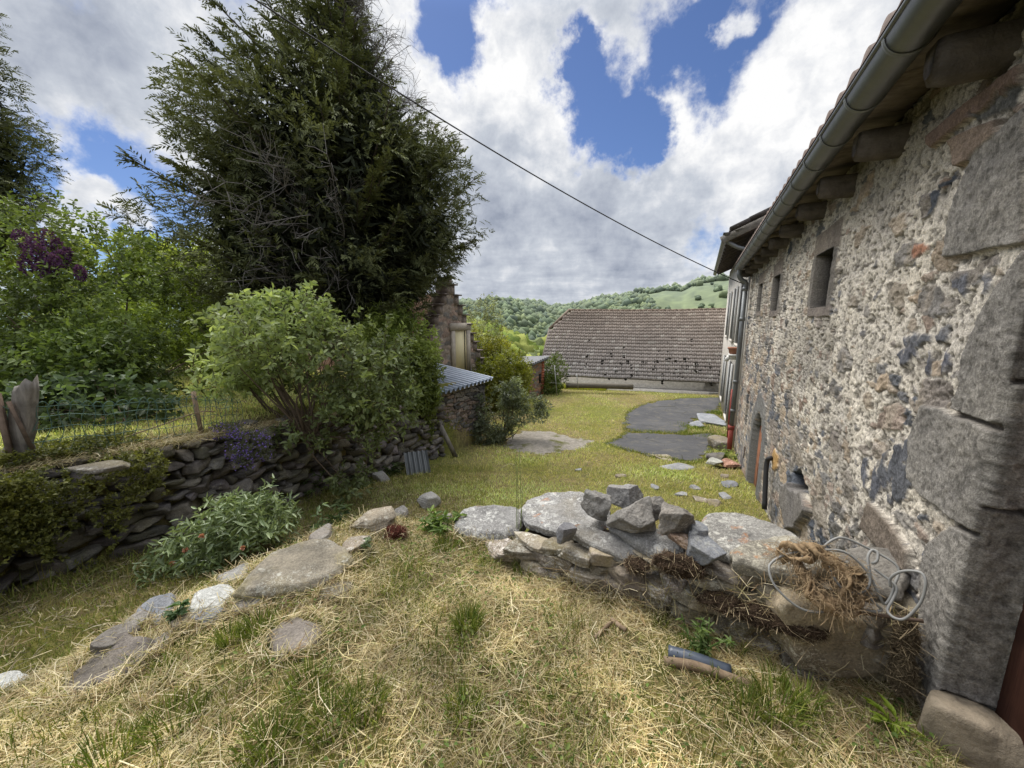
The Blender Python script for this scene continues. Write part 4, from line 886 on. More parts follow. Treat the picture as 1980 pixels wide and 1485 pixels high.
poly_slab('cap_slab', 'thick grey slab with pale lichen spots just left of the tall grass stems', [(875, 1012), (884, 990), (905, 974), (960, 972), (1000, 978), (1018, 1004), (1000, 1026), (960, 1034), (905, 1030)], .13, 'rock_lichen', 11, [.10, .11, .13, .14, .14, .12, .11, .10, .10])
poly_slab('cap_slab', 'broad slab crusted with white lichen just right of the tall grass stems', [(1004, 985), (1022, 962), (1060, 946), (1110, 948), (1160, 957), (1185, 985), (1168, 1015), (1110, 1034), (1060, 1022), (1018, 1008)], .075, 'rock_lichen', 12, [.21, .24, .27, .28, .29, .30, .27, .23, .22, .21], col=(1.1, 1.1, 1.1))
poly_slab('cap_slab', 'narrow dark slab tilting down under the big broken rock, lower of two', [(1086, 1022), (1120, 1008), (1200, 1030), (1252, 1062), (1248, 1086), (1205, 1076), (1140, 1048)], .05, 'rock_lichen', 13, [.28, .31, .30, .26, .24, .25, .27], col=(.85, .85, .85))
poly_slab('cap_slab', 'narrow lichened slab tilting down directly beneath the big broken rock, upper of two', [(1170, 1012), (1215, 1000), (1300, 1030), (1326, 1062), (1296, 1080), (1230, 1050)], .05, 'rock_lichen', 14, [.33, .37, .36, .33, .31, .32])
poly_slab('cap_slab', 'long slab thick with pale lichen lying between the loose rocks and house wall', [(1346, 1008), (1372, 984), (1430, 986), (1500, 1010), (1556, 1040), (1530, 1068), (1460, 1074), (1395, 1064), (1352, 1040)], .11, 'rock_lichen', 15, [.38, .41, .43, .44, .44, .42, .40, .38, .37], col=(1.08, 1.07, 1.03))
poly_slab('cap_slab', 'tan-lichened slab overhanging the wall face under the burlap rope', [(1412, 1062), (1450, 1040), (1530, 1030), (1600, 1060), (1615, 1090), (1560, 1112), (1490, 1100), (1420, 1084)], .08, 'rock_lichen', 16, [.41, .44, .45, .46, .45, .42, .41, .40], col=(.98, .93, .80))
poly_slab('cap_slab', 'grey slab half hidden under the tangled cable at the house wall', [(1610, 1075), (1650, 1052), (1740, 1062), (1768, 1100), (1740, 1150), (1660, 1135)], .09, 'rock_grey', 17, [.43, .46, .46, .44, .40, .40], col=(.85, .82, .78))
def loose(px0, py0, px1, py1, s, seed, mat, label, yaw=.0, ry=0.0, depth=None, flat=.05, rough=.10, planes=15, col=(1, 1, 1), strata=.0, rx=0.0, soft=.03):
    c = at_s((px0 + px1) / 2, (py0 + py1) / 2, s); k = (c - [0, 0, CAMZ]) @ np.array([0, CP, -SP]); w, h = (px1 - px0) * k / F, (py1 - py0) * k / F
    return put_rock('loose_rock', c, (w, depth or w * .8, h * .98), seed, mat, yaw, rx, ry, 6, flat, rough, planes, strata, col, label, 'rock', 'loose rocks heaped on the low wall', soft)
loose(1178, 955, 1272, 1040, 2.22, 35, 'rock_grey', 'biggest broken grey rock with flat faces heaped on the low wall', -.2, .1, None, .0, .07, 10, (1.02, 1.0, .98))
loose(1128, 952, 1186, 1003, 2.32, 36, 'rock_grey', 'small craggy grey rock left of the biggest broken rock', .3, .2, None, .1, .11, 13)
loose(1178, 936, 1246, 982, 2.50, 37, 'rock_grey', 'pale peaked rock showing behind the biggest broken rock', .1, 0, None, .1, .09, 13, (1.15, 1.15, 1.18))
loose(1268, 974, 1346, 1048, 2.20, 38, 'rock_grey', 'rounded rough-grained rock right of the biggest broken rock', .1, -.2, None, 0, .10, 16, (1.0, .95, .9))
loose(1240, 958, 1290, 1005, 2.42, 39, 'rock_grey', 'dark rough rock wedged in the gap behind the two largest rocks', .3, .3, None, 0, .09, 9, (.7, .68, .66))
loose(1328, 1042, 1392, 1086, 2.10, 40, 'rock_slate', 'flat bluish grey stone perched at the wall edge below the rounded rock', 0, .2, .22, .4, .04, 8)
loose(1330, 1014, 1366, 1050, 2.2, 41, 'rock_slate', 'small pale upright chip between the rounded rock and long lichened slab', 0, .2, .12, .2, .04, 8)
loose(1070, 1014, 1114, 1046, 2.06, 42, 'rock_slate', 'small wedge-shaped chip at the front edge of the white-lichened slab', .3, .3, .12, .5, .04, 6, (.9, .86, .84))
loose(1295, 1030, 1335, 1054, 2.14, 43, 'rock_tan', 'small reddish flat chip under the rounded rough-grained rock', 0, .1, .14, .4, .04, 8, (1.2, .95, .85))
# ---- slabs along the left bank of the terrace
poly_slab('stone_slab', 'largest oval slab with whitish edge on the left bank', [(440, 1146), (478, 1112), (518, 1064), (568, 1045), (629, 1037), (679, 1056), (685, 1074), (655, 1104), (600, 1126), (520, 1142)], .13, 'rock_tan', 51, z=[.09, .10, .12, .13, .13, .12, .11, .10, .09, .08], col=(1.12, 1.12, 1.06), bump=.014)
poly_slab('stone_slab', 'white stone slab beside the leafy weed, left of the largest oval slab', [(363, 1172), (380, 1137), (441, 1126), (456, 1140), (426, 1170), (372, 1181)], .06, 'rock_white', 52, z=.03)
poly_slab('stone_slab', 'blue-grey split slab left of the leafy weed', [(261, 1175), (292, 1149), (338, 1145), (330, 1172), (307, 1202), (276, 1212)], .08, 'rock_slate', 53, z=[-.03, -.01, .0, .0, -.03, -.05])
poly_slab('stone_slab', 'small grey slab tucked behind the white slab', [(418, 1112), (478, 1086), (492, 1096), (470, 1118), (425, 1124)], .07, 'rock_grey', 54, z=.0, col=(1.15, 1.15, 1.15))
poly_slab('stone_slab', 'long dark rough slab sloping down the left bank', [(94, 1344), (127, 1310), (192, 1248), (238, 1214), (296, 1233), (297, 1256), (253, 1300), (184, 1314), (119, 1369)], .10, 'rock_dark', 56, z=[-.07, -.055, -.02, .015, .02, .01, -.01, -.03, -.07], col=(1.75, 1.65, 1.55), bump=.022)
poly_slab('stone_slab', 'flat triangular slab sunk in the grass at lower left', [(272, 1382), (303, 1334), (391, 1323), (368, 1352), (315, 1371)], .06, 'rock_grey', 57, z=-.045, col=(.95, .9, .85))
poly_slab('stone_slab', 'half buried slab strewn with cut hay below the oval slab', [(514, 1222), (566, 1187), (629, 1206), (614, 1244), (533, 1277)], .10, 'rock_grey', 58, z=.045, col=(.9, .82, .76))
slab(410, 1200, .0, (.20, .14, .09), 55, 'rock_slate', .5, 0, 0, 'thin layered stone propping up the white slab', name='stone_slab', strata=.12)
slab(722, 1024, .02, (.34, .26, .14), 59, 'rock_tan', .3, -.15, -.1, 'lichened stone with dark red moss cushion at the top of the bank', name='stone_slab', col=(1.25, 1.2, 1.1))
slab(830, 980, .05, (.33, .25, .17), 60, 'rock_grey', .1, 0, 0, 'rounded pale grey stone beside the fern, left of the thick slab', name='stone_slab', col=(1.3, 1.3, 1.3))
slab(6, 1345, .0, (.24, .2, .12), 61, 'rock_white', .3, 0, 0, 'whitish stone at the left edge of the photo below the bank', name='stone_slab')
slab(232, 1250, .0, (.20, .18, .12), 62, 'rock_grey', .8, 0, 0, 'small brown-grey stone behind the long dark slab', name='stone_slab', col=(.8, .75, .7))
slab(655, 1148, -.04, (.24, .16, .11), 63, 'rock_tan', .3, 0, 0, 'small stone in the grass at the right end of the oval slab', name='stone_slab', col=(.8, .8, .75))
for i, (x, y, d, mt, lab) in enumerate([(486, 1176, (.20, .13, .07), 'rock_grey', 'small grey stone under the front edge of the oval slab'), (368, 1210, (.16, .11, .07), 'rock_tan', 'small tan stone at the foot of the leafy weed'), (262, 1222, (.18, .14, .09), 'rock_grey', 'grey stone between the blue-grey split slab and the long dark slab'), (690, 1066, (.22, .15, .10), 'rock_tan', 'low stone between the pale leafy weed and the mossy stone'), (775, 1000, (.24, .17, .11), 'rock_lichen', 'lichened stone between the dark red moss and the rounded pale stone'), (860, 1012, (.22, .16, .12), 'rock_lichen', 'stone wedged between the fern and the thick grey slab'), (300, 1262, (.20, .12, .06), 'rock_grey', 'thin stone beside the upper end of the long dark slab'), (620, 1050, (.24, .15, .10), 'rock_grey', 'stone just behind the right end of the oval slab')]):
    slab(x, y, .02, d, 140 + i, mt, .3 + .2 * i, .05, -.05, lab, name='stone_slab', col=(1.05, 1.0, .95))
for px, py, z, rad, sd, lab in [(765, 1032, .05, (.07, .06, .05), 4, 'dark red moss cushion growing on the lichened stone'), (692, 1020, .04, (.05, .04, .035), 5, 'small dark moss tuft left of the dark red cushion'), (272, 1212, -.10, (.06, .05, .045), 6, 'brown moss cushion above the long dark slab on the left bank')]:
    mm = MB(); c0 = at_z(px, py, z); moss_pad(mm, c0, rad, sd, (.10, .036, .026) if sd == 4 else (.085, .045, .03), 1600); mm.build('moss_cushion', M['moss'], label=lab, cat='moss')

# ------------------------------------------------------------------ stones along the foot of the house, down in the courtyard
def court_stone(px, py, dims, seed, mat, yaw, lift, label, name='paving_stone', flat=.75, col=(1, 1, 1), group=None, planes=9, rough=.03):
    q = on_court([(px, py)])[0]; c = np.array([q[0], q[1], float(ground(*q)) + lift]); return put_rock(name, c, dims, seed, mat, yaw, 0, 0, 5, flat, rough, planes, .02, col, label, 'stone', group)
YB = HROT
court_stone(1376, 815, (1.5, .85, .16), 71, 'rock_slate', YB + .15, .04, 'big grey stone step lying by the cream house wall', planes=7, col=(1.3, 1.3, 1.3))
court_stone(1346, 822, (.7, .5, .12), 72, 'rock_slate', YB, .02, 'smaller grey slab in front of the big stone step', col=(1.25, 1.25, 1.25))
court_stone(1390, 868, (.62, .44, .30), 73, 'rock_tan', YB + .3, .14, 'squared block with mossy side by the red pipe foot', name='stone_block', flat=.2, planes=7)
court_stone(1384, 890, (.5, .4, .16), 74, 'rock_dark', YB + .1, .05, 'dark stone beneath the squared block by the pipe', name='stone_block', flat=.3, col=(1.5, 1.5, 1.5))
court_stone(1378, 902, (.42, .34, .07), 75, 'rock_white', YB + .2, .13, 'pale square paving slab lying on stones near the pipe', planes=6, col=(.75, .75, .72))
court_stone(1411, 904, (.5, .4, .06), 76, 'rock_tan', YB + .1, .10, 'red-brown flat stone at the foot of the house beyond the door', planes=6, col=(1.3, .82, .72))
court_stone(1411, 940, (.34, .22, .06), 77, 'rock_slate', YB - .8, .03, 'oval grey stone left of the arched door')
for i, (x, y, w, cl) in enumerate([(1402, 962, .26, 1.3), (1352, 968, .3, 1.2), (1316, 958, .22, 1.3), (1380, 975, .3, 1.1), (1265, 944, .2, 1.2), (1200, 922, .22, 1.2), (1120, 910, .16, 1.3), (1282, 885, .55, 1.35), (1310, 905, .7, 1.25), (1402, 922, .22, 1.1), (1345, 945, .2, 1.1)]):
    court_stone(x, y, (w, w * .7, .05), 80 + i, 'rock_tan' if i % 2 else 'rock_slate', YB + i, .012, 'one of the flat stones bedded flush in the courtyard grass near the house', col=np.array((1, .97, .92)) * cl, group='flat stones bedded in the courtyard grass')
# big smooth boulder built against the wall is part of the house face; two small stones at the garden wall foot
court_stone(738, 930, (.32, .26, .2), 95, 'rock_grey', .3, .06, 'pale rounded stone in the weeds at the garden wall foot', name='loose_rock', flat=.1, col=(1.2, 1.2, 1.2))

# ------------------------------------------------------------------ burlap rope, cable, rod
bl = empty('burlap_rope', at_s(1600, 1110, 1.99), 'frayed brown burlap rope twisted in a loop on the low wall', 'rope')
def rope(pts, rad, seed, name):
    """a loose bundle of frayed strands wound round one path"""
    c = curve(pts, 110); T, N, B = frames(c); tt = np.linspace(0, 1, len(c)); rr = np.interp(tt, np.linspace(0, 1, len(rad)), rad); m = MB(); n = 10; a = np.linspace(0, 2 * np.pi, n, endpoint=False)
    for k in range(7):
        ph = k * .9 + seed + tt * (9 + 3 * math.sin(k * 2.1)) + 1.2 * vnoise(P3(tt * 6, k + 0 * tt, seed), 3); off = rr * (.80 + .5 * vnoise(P3(tt * 7, k * 3.1 + 0 * tt, seed), 8)) * (k > 0)
        q = c + (np.cos(ph) * off)[:, None] * N + (np.sin(ph) * off)[:, None] * B; q += .006 * np.stack([vnoise(P3(tt * 14, k + 0 * tt, j), seed) for j in (1, 2, 3)], -1)
        r1 = rr * (.30 + .20 * vnoise(P3(tt * 12, k * 1.7 + 0 * tt, seed), 9)); V = q[:, None] + r1[:, None, None] * (np.cos(a)[None, :, None] * N[:, None] + np.sin(a)[None, :, None] * B[:, None]); V = V.reshape(-1, 3); V = V + (.006 * fbm(V * 70, 3, seed))[:, None]
        i = np.arange(len(c) - 1)[:, None] * n; j = np.arange(n)[None]; Fq = np.stack([i + j, i + (j + 1) % n, i + n + (j + 1) % n, i + n + j], -1).reshape(-1, 4)
        m.add(V, [Fq, np.arange(n)[::-1][None], (np.arange(n) + (len(c) - 1) * n)[None]], np.array((.33, .235, .14)) * (1 + .5 * fbm(V * 40, 3, seed + 1) + .18 * math.sin(k * 3))[:, None])
    return m, c
sp = lambda x, y, s=1.97: at_s(x, y, s)
m1_, c1_ = rope([sp(1506, 1078, 2.02), sp(1530, 1068, 2.0), sp(1570, 1066, 1.98), sp(1605, 1085, 1.95), sp(1625, 1115, 1.93), sp(1640, 1150, 1.92), sp(1632, 1168, 1.91)], [.028, .034, .036, .03, .026, .028, .02], 3, 'rope')
m1_.build('strand', M['burlap'], bl, smooth=True)
m2_, c2_ = rope([sp(1540, 1080, 2.0), sp(1556, 1115, 1.94), sp(1568, 1145, 1.90), sp(1600, 1168, 1.88), sp(1640, 1172, 1.90), sp(1662, 1150, 1.93)], [.024, .022, .026, .03, .034, .02], 4, 'rope'); m2_.build('strand', M['burlap'], bl, smooth=True)
m3_, c3_ = rope([sp(1646, 1100, 2.0), sp(1652, 1120, 1.98), sp(1652, 1140, 1.97)], [.03, .042, .034], 6, 'rope'); m3_.build('strand', M['burlap'], bl, smooth=True)
m = MB(); fr = np.random.default_rng(4)
for c in (c1_, c2_, c3_):
    for k in range(520):
        p = c[fr.integers(len(c))] + fr.normal(size=3) * .02; d = fr.normal(size=3); d /= np.linalg.norm(d); q = [p, p + d * .03 + fr.normal(size=3) * .008, p + d * .055 + [0, 0, -.02] + fr.normal(size=3) * .01]
        m.tube(q, .0009, 3, np.array((.42, .31, .19)) * fr.uniform(.7, 1.3), caps=False)
m.build('loose_fibres', M['burlap'], bl)
cb = empty('electric_cable', at_s(1700, 1100, 1.97), 'tangled loops of grey electric cable over the low wall by the house', 'cable')
def cab(pts): m = MB(); m.tube(curve([at_s(a, b, s) for a, b, s in pts], 90), .0052, 8); m.build('loop', M['cable'], cb, smooth=True)
cab([(1620, 1174, 1.90), (1580, 1184, 1.87), (1540, 1172, 1.86), (1500, 1135, 1.88), (1487, 1102, 1.92), (1494, 1086, 1.96), (1520, 1072, 1.99), (1560, 1066, 1.98), (1620, 1064, 1.98), (1655, 1082, 1.97), (1682, 1115, 1.95), (1676, 1138, 1.93), (1655, 1147, 1.92), (1630, 1138, 1.92), (1610, 1112, 1.93), (1592, 1076, 1.97), (1600, 1068, 2.0), (1640, 1092, 2.0)])
cab([(1585, 1064, 2.02), (1610, 1044, 2.05), (1635, 1041, 2.06), (1690, 1066, 2.05), (1728, 1088, 2.02), (1738, 1106, 2.0), (1730, 1130, 1.97), (1722, 1155, 1.95), (1710, 1168, 1.94), (1700, 1150, 1.94), (1685, 1118, 1.96), (1678, 1080, 2.0), (1686, 1064, 2.03), (1697, 1068, 2.02), (1696, 1084, 2.0), (1686, 1090, 2.0)])
cab([(1690, 1100, 2.0), (1720, 1122, 1.97), (1734, 1138, 1.95), (1726, 1160, 1.93), (1716, 1180, 1.91), (1730, 1195, 1.88), (1752, 1195, 1.87), (1780, 1165, 1.87), (1790, 1130, 1.88), (1784, 1110, 1.90), (1765, 1104, 1.92), (1740, 1106, 1.94), (1722, 1118, 1.95), (1722, 1135, 1.95)])
cab([(1668, 1140, 1.95), (1690, 1165, 1.93), (1704, 1178, 1.93), (1690, 1182, 1.92), (1655, 1175, 1.91)])
m = MB(); m.tube([at_s(1648, 1183, 1.95), at_s(1786, 1201, 1.92)], .007, 6); m.build('iron_rod', M['rust'], label='thin rusty rod lying under the cable loops against the house', cat='rod')
# blue-grey plastic pipe and a stick in the hay, wood chips
m = MB(); g0, g1 = at_z(1292, 1262, .028), at_z(1412, 1301, .024); m.tube(curve([g0, (g0 + g1) / 2 + [0, 0, .006], g1], 14), .033, 16); m.build('plastic_pipe', M['blue_plastic'], smooth=True, label='short blue-grey plastic pipe half hidden in the hay below the wall', cat='pipe')
m = MB(); g0, g1 = at_z(1284, 1279, .03), at_z(1452, 1325, .022); m.tube(curve([g0, g0 * .6 + g1 * .4 + [0, 0, .02], g1], 14), [.022] * 7 + [.02] * 6, 10); m.build('stick', M['brown_wood'], smooth=True, label='bare brown stick in the hay in front of the plastic pipe', cat='stick')
for (a, b, c, d, lab) in [((1150, 1234), (1180, 1204), .05, .011, 'small grey wood chip in the hay pointing left'), ((1182, 1198), (1210, 1219), .05, .012, 'small yellowish wood chip in the hay pointing right')]:
    m = MB(); m.tube([at_z(*a, c), at_z(*b, c + .01)], d, 6); m.build('wood_chip', M['brown_wood'], label=lab, cat='wood chip')
# roofing offcut and plank leaning at the garden wall
q = on_court([(806, 918)])[0]; c0 = np.array([q[0], q[1], float(ground(*q))]); m = MB(); corr(m, c0 + [-.18, -.05, .0], c0 + [-.30, .22, .36], c0 + [.24, .12, .0], 5, .025, 12); m.build('corrugated_offcut', M['zinc_dull'], smooth=True, label='broken dark corrugated offcut leaning on the garden wall foot', cat='roofing sheet')
q = on_court([(882, 884)])[0]; c0 = np.array([q[0], q[1], float(ground(*q)) - .02]); t_ = at_Y(848, 816, c0[1] + .1); d = t_ - c0; m = MB(); L = np.linalg.norm(d); dz = d / L; xx = np.cross(dz, [0, 1, 0]); xx /= np.linalg.norm(xx); yy = np.cross(dz, xx)
m.box(c0 + d / 2, (.10, .03, L), np.stack([xx, yy, dz], 1)); m.build('plank', M['old_wood'], label='grey plank leaning against the stone shed wall', cat='plank')

# ------------------------------------------------------------------ wire fence on top of the garden wall
def gz(p): return float(ground(p[0], p[1]))
p0 = at_z(34, 890, .42); 
m = MB(); dirv = at_Y(52, 742, p0[1]) - p0; n = 14; hh = np.linspace(-.15, 1.0, n); V = []
wd = np.array([.085, .05]); K = 18
for h in hh:
    c = p0 + dirv * h; aa = np.linspace(0, 2 * np.pi, K, endpoint=False); w = wd * (1.25 if h < .2 else 1.0) * (1 + .1 * math.sin(h * 5))
    for a in aa: V.append(c + np.array([w[0] * np.sign(math.cos(a)) * abs(math.cos(a)) ** .6, w[1] * np.sign(math.sin(a)) * abs(math.sin(a)) ** .6, (.05 * math.cos(a) + .03 * math.sin(4 * a)) if h > .95 else 0]))
V = np.array(V); V += (.012 * fbm(V * np.array([22, 22, 2.5]), 4, 3))[:, None]; i = np.arange(n - 1)[:, None] * K; j = np.arange(K)[None]
m.add(V, [np.stack([i + j, i + (j + 1) % K, i + K + (j + 1) % K, i + K + j], -1).reshape(-1, 4), (np.arange(K) + (n - 1) * K)[None]]); m.build('fence_post', M['old_wood'], smooth=True, label='thick weathered silvery wooden fence post at the left edge', cat='post')
m = MB(); q = at_Y(8, 915, p0[1] - .10); q2 = at_Y(14, 774, p0[1] - .10); m.box((q + q2) / 2, (.05, .008, q2[2] - q[2] + .1)); m.box((q + q2) / 2 + [-.022, .025, 0], (.008, .05, q2[2] - q[2] + .1)); m.build('angle_post', M['rust'], label='rusty angle-iron post in front of the thick wooden post', cat='post')
m = MB(); q = at_Y(16, 776, p0[1] - .08); q2 = at_Y(62, 868, p0[1] - .05); d = q2 - q; L = np.linalg.norm(d); dz = d / L; m.box((q + q2) / 2, (.03, .012, L), np.stack([np.cross([0, 1, 0], dz), [0, 1, 0], dz], 1)); m.build('brace', M['rust'], label='rusty iron brace slanting down across the thick wooden post', cat='brace')
FP = [(np.array(at_Y(0, 885, p0[1] - .05)), np.array(at_Y(0, 776, p0[1] - .05))), (np.array(at_Y(62, 880, p0[1])), np.array(at_Y(62, 778, p0[1]))), (np.array(at_Y(385, 838, 4.1)), np.array(at_Y(380, 766, 4.1))), (np.array(at_Y(470, 830, 4.7)), np.array(at_Y(468, 772, 4.7)))]
wf = empty('wire_fence', FP[1][0], 'green coated wire mesh fence with scalloped top along the garden wall', 'fence')
m = MB()
def fpoint(u, v):
    k = min(int(u), len(FP) - 2); f = u - k; b = FP[k][0] * (1 - f) + FP[k + 1][0] * f; t_ = FP[k][1] * (1 - f) + FP[k + 1][1] * f
    p = b + (t_ - b) * v; p = p + np.array([.012 * math.sin(u * 23 + v * 4), .02 * math.sin(u * 11 + v * 3), .010 * math.sin(u * 17) - .02 * (1 - (2 * f - 1) ** 2) * v]); return p
for v_ in (.02, .26, .5, .74, .93): m.tube([fpoint(u, v_) for u in np.linspace(.5 if 0 else 0, 2.98, 60)], .0028, 5, caps=False)
cols = np.concatenate([np.linspace(.3, 1, 3)[:-1], np.linspace(1, 2, 17)[:-1], np.linspace(2, 2.98, 9)])
for i, u in enumerate(cols):
    m.tube([fpoint(u + .012 * math.sin(v_ * 9 + i), v_) for v_ in np.linspace(0, .93, 8)], .0028, 5, caps=False)
    if i + 1 < len(cols):
        u2 = cols[i + 1]; m.tube([fpoint(u + (u2 - u) * (.5 - .5 * math.cos(a)), .90 + .13 * math.sin(a)) for a in np.linspace(0, np.pi, 9)], .0028, 5, caps=False)
m.build('mesh', M['wire'], wf)
m = MB(); a, b = FP[2]; m.box((a + b) / 2 + [0, 0, -.03], (.032, .03, b[2] - a[2] + .16), roty(-.05)); m.build('fence_post', M['brown_wood'], label='thin brown wooden stake holding the wire fence right of the hedge', cat='post')
m = MB(); m.tube(curve([at_Y(0, 902, 2.95), at_Y(20, 896, 2.95), at_Y(44, 890, 2.98)], 8), .01, 6); m.build('branch_stub', M['old_wood'], label='grey bare stub of wood lying at the base of the fence post', cat='branch')
m = MB(); m.tube(curve([at_Y(190, 862, 3.5), at_Y(300, 826, 3.8), at_Y(380, 798, 4.05), at_Y(415, 796, 4.2)], 20), .006, 5); m.build('bramble_cane', M['brown_wood'], label='long arching dry cane across the wire fence', cat='cane')
# overhead cable
A = st(11.0, .86, 2.36); Bc = at_Y(330, -110, 5.0); u = np.linspace(0, 1, 50)[:, None]; P = A * (1 - u) + Bc * u; P[:, 2] -= (1.0 * u * (1 - u))[:, 0]
m = MB(); m.tube(P, .010, 6); m.build('overhead_cable', M['black_cable'], smooth=True, label='thin black overhead cable slanting down to the cream house', cat='cable')
# ------------------------------------------------------------------ foliage builders
def leaf_mesh(P, D, Nn, L, W, C, hexa=True, fold=.25, droop=.15):
    n = len(P); S = unit(np.cross(D, Nn)); Nn = np.cross(S, D); L = L[:, None]; W = W[:, None]
    if hexa:
        V = np.stack([P, P + D * L * .32 + S * W * .46 + Nn * W * fold, P + D * L * .68 + S * W * .38 + Nn * (W * fold * .8 - L * droop * .4), P + D * L - Nn * L * droop,
                      P + D * L * .68 - S * W * .38 + Nn * (W * fold * .8 - L * droop * .4), P + D * L * .32 - S * W * .46 + Nn * W * fold], 1)
        b = np.arange(n)[:, None] * 6; Fq = np.stack([b + [0, 1, 2, 3], b + [0, 3, 4, 5]], 1).reshape(-1, 4)
        return V.reshape(-1, 3), Fq, np.repeat(C, 6, 0)
    V = np.stack([P, P + D * L * .45 + S * W * .5 + Nn * W * fold, P + D * L - Nn * L * droop, P + D * L * .45 - S * W * .5 + Nn * W * fold], 1)
    b = np.arange(n)[:, None] * 4; Fq = np.stack([b + [0, 1, 2], b + [0, 2, 3]], 1).reshape(-1, 3)
    return V.reshape(-1, 3), Fq, np.repeat(C, 4, 0)
def in_ell(ells, n, r_, shell=.5):
    w = np.array([e[2] if len(e) > 2 else np.prod(e[1]) ** .67 for e in ells], float); w /= w.sum(); k = r_.choice(len(ells), n, p=w)
    c = np.array([e[0] for e in ells], float)[k]; rad = np.array([e[1] for e in ells], float)[k]; d = unit(r_.normal(size=(n, 3))); r = r_.uniform(shell ** 3, 1, n) ** (1 / 3)
    r = r * (1 + .18 * vnoise(d * 2.2 + k[:, None] * 7.1, 5) + .10 * vnoise(d * 5 + k[:, None] * 3.3, 6))
    return c + d * rad * r[:, None], unit(d / rad), r
def twigs(P, out, r_, per, tl, ll, lw, dark, light, upb=.35, hexa=True, spread=.9, lump=1.6, thr=-.25, droop=.15, seed=0, ao=None, flat=.3):
    """leafy twigs: per leaves set along each twig; colour varies by clump, twig and leaf"""
    keep = vnoise(P * lump + seed, seed) + .5 * vnoise(P * lump * 2.3, seed + 1) > thr; P, out = P[keep], out[keep]; n = len(P)
    ax = unit(out * .8 + np.array([0, 0, upb]) + r_.normal(size=(n, 3)) * .55); t = np.tile((np.arange(per) + .5) / per, (n, 1)) + r_.normal(size=(n, per)) * .05
    tlv = tl * r_.uniform(.6, 1.3, n); base = P[:, None] + ax[:, None] * (t * tlv[:, None])[..., None]
    ref = unit(np.cross(ax, r_.normal(size=(n, 3)))); ref2 = np.cross(ax, ref); ph = np.arange(per)[None] * 2.4 + r_.uniform(0, 6.28, (n, 1))
    side = np.cos(ph)[..., None] * ref[:, None] + np.sin(ph)[..., None] * ref2[:, None]; D = unit(side * spread + ax[:, None] * .6 + r_.normal(size=(n, per, 3)) * .25 + np.array([0, 0, -.1]))
    Nn = unit(np.array([0, 0, 1.0]) * (1 - flat) + r_.normal(size=(n, per, 3)) * (.35 + flat))
    cl = .5 + .5 * vnoise(P * lump * .8 + 9, seed + 2); mixv = np.clip(cl[:, None] * .55 + r_.uniform(-.15, .15, (n, 1)) + r_.uniform(0, .55, (n, per)), 0, 1)
    C = np.array(dark) * (1 - mixv[..., None]) + np.array(light) * mixv[..., None]; C = C * r_.uniform(.75, 1.25, (n, per, 1))
    C = C * (.62 + .52 * sstep(-.35, .45, vnoise(P * 1.25 + 3.7, seed + 11) + .4 * vnoise(P * 3.1, seed + 12)))[:, None, None]  # dark clumps painted in for the shaded inside of the foliage
    if ao is not None: C = C * ao(P)[:, None, None]
    m = n * per; L = ll * r_.uniform(.45, 1.4, m); W = lw * r_.uniform(.7, 1.2, m) * (L / ll) ** .7
    return leaf_mesh(base.reshape(m, 3), D.reshape(m, 3), Nn.reshape(m, 3), L, W, C.reshape(m, 3), hexa, .22, droop), P, ax
def branches(m, base, tips, r_, r0=.03, r1=.006, sag=.0, n=7, col=(.12, .09, .065), seg=10):
    for tp in tips:
        b = np.asarray(base) + r_.normal(size=3) * [.05, .05, 0]; mid = b * .5 + tp * .5 + r_.normal(size=3) * .12 * np.linalg.norm(tp - b) * .5; q = curve([b, b * .75 + mid * .25 + r_.normal(size=3) * .03, mid, tp], seg)
        m.tube(q, np.linspace(r0, r1, len(q)) * r_.uniform(.6, 1.1), n, np.array(col) * r_.uniform(.7, 1.3), caps=False)
def bush(name, label, cat, base, ells, ntw, per, tl, ll, lw, dark, light, seed, mat='leaf', stems=14, stem_r=(.03, .006), stem_col=(.12, .09, .065), shell=.5, group=None, trunk_name='stems', crown_name='leaves', twig=False, **k):
    r_ = np.random.default_rng(seed); t = empty(name, base, label, cat, group); P, out, r = in_ell(ells, ntw, r_, shell)
    P[:, 2] = np.maximum(P[:, 2], ground(P[:, 0], P[:, 1]) + .03) if k.pop('floor', True) else P[:, 2]
    (V, Fq, C), P2, ax = twigs(P, out, r_, per, tl, ll, lw, dark, light, seed=seed, **k)
    m = MB(); m.add(V, Fq, C); m.build(crown_name, M[mat], t)
    if stems:
        m = MB(); branches(m, base, P2[r_.choice(len(P2), stems)], r_, *stem_r, col=stem_col)
        if twig:
            for i in r_.choice(len(P2), min(len(P2), 500), replace=False): m.tube([P2[i] - ax[i] * tl * .8, P2[i], P2[i] + ax[i] * tl], .0035, 3, stem_col, caps=False)
        m.build(trunk_name, M['twig'], t)
    return t, P2

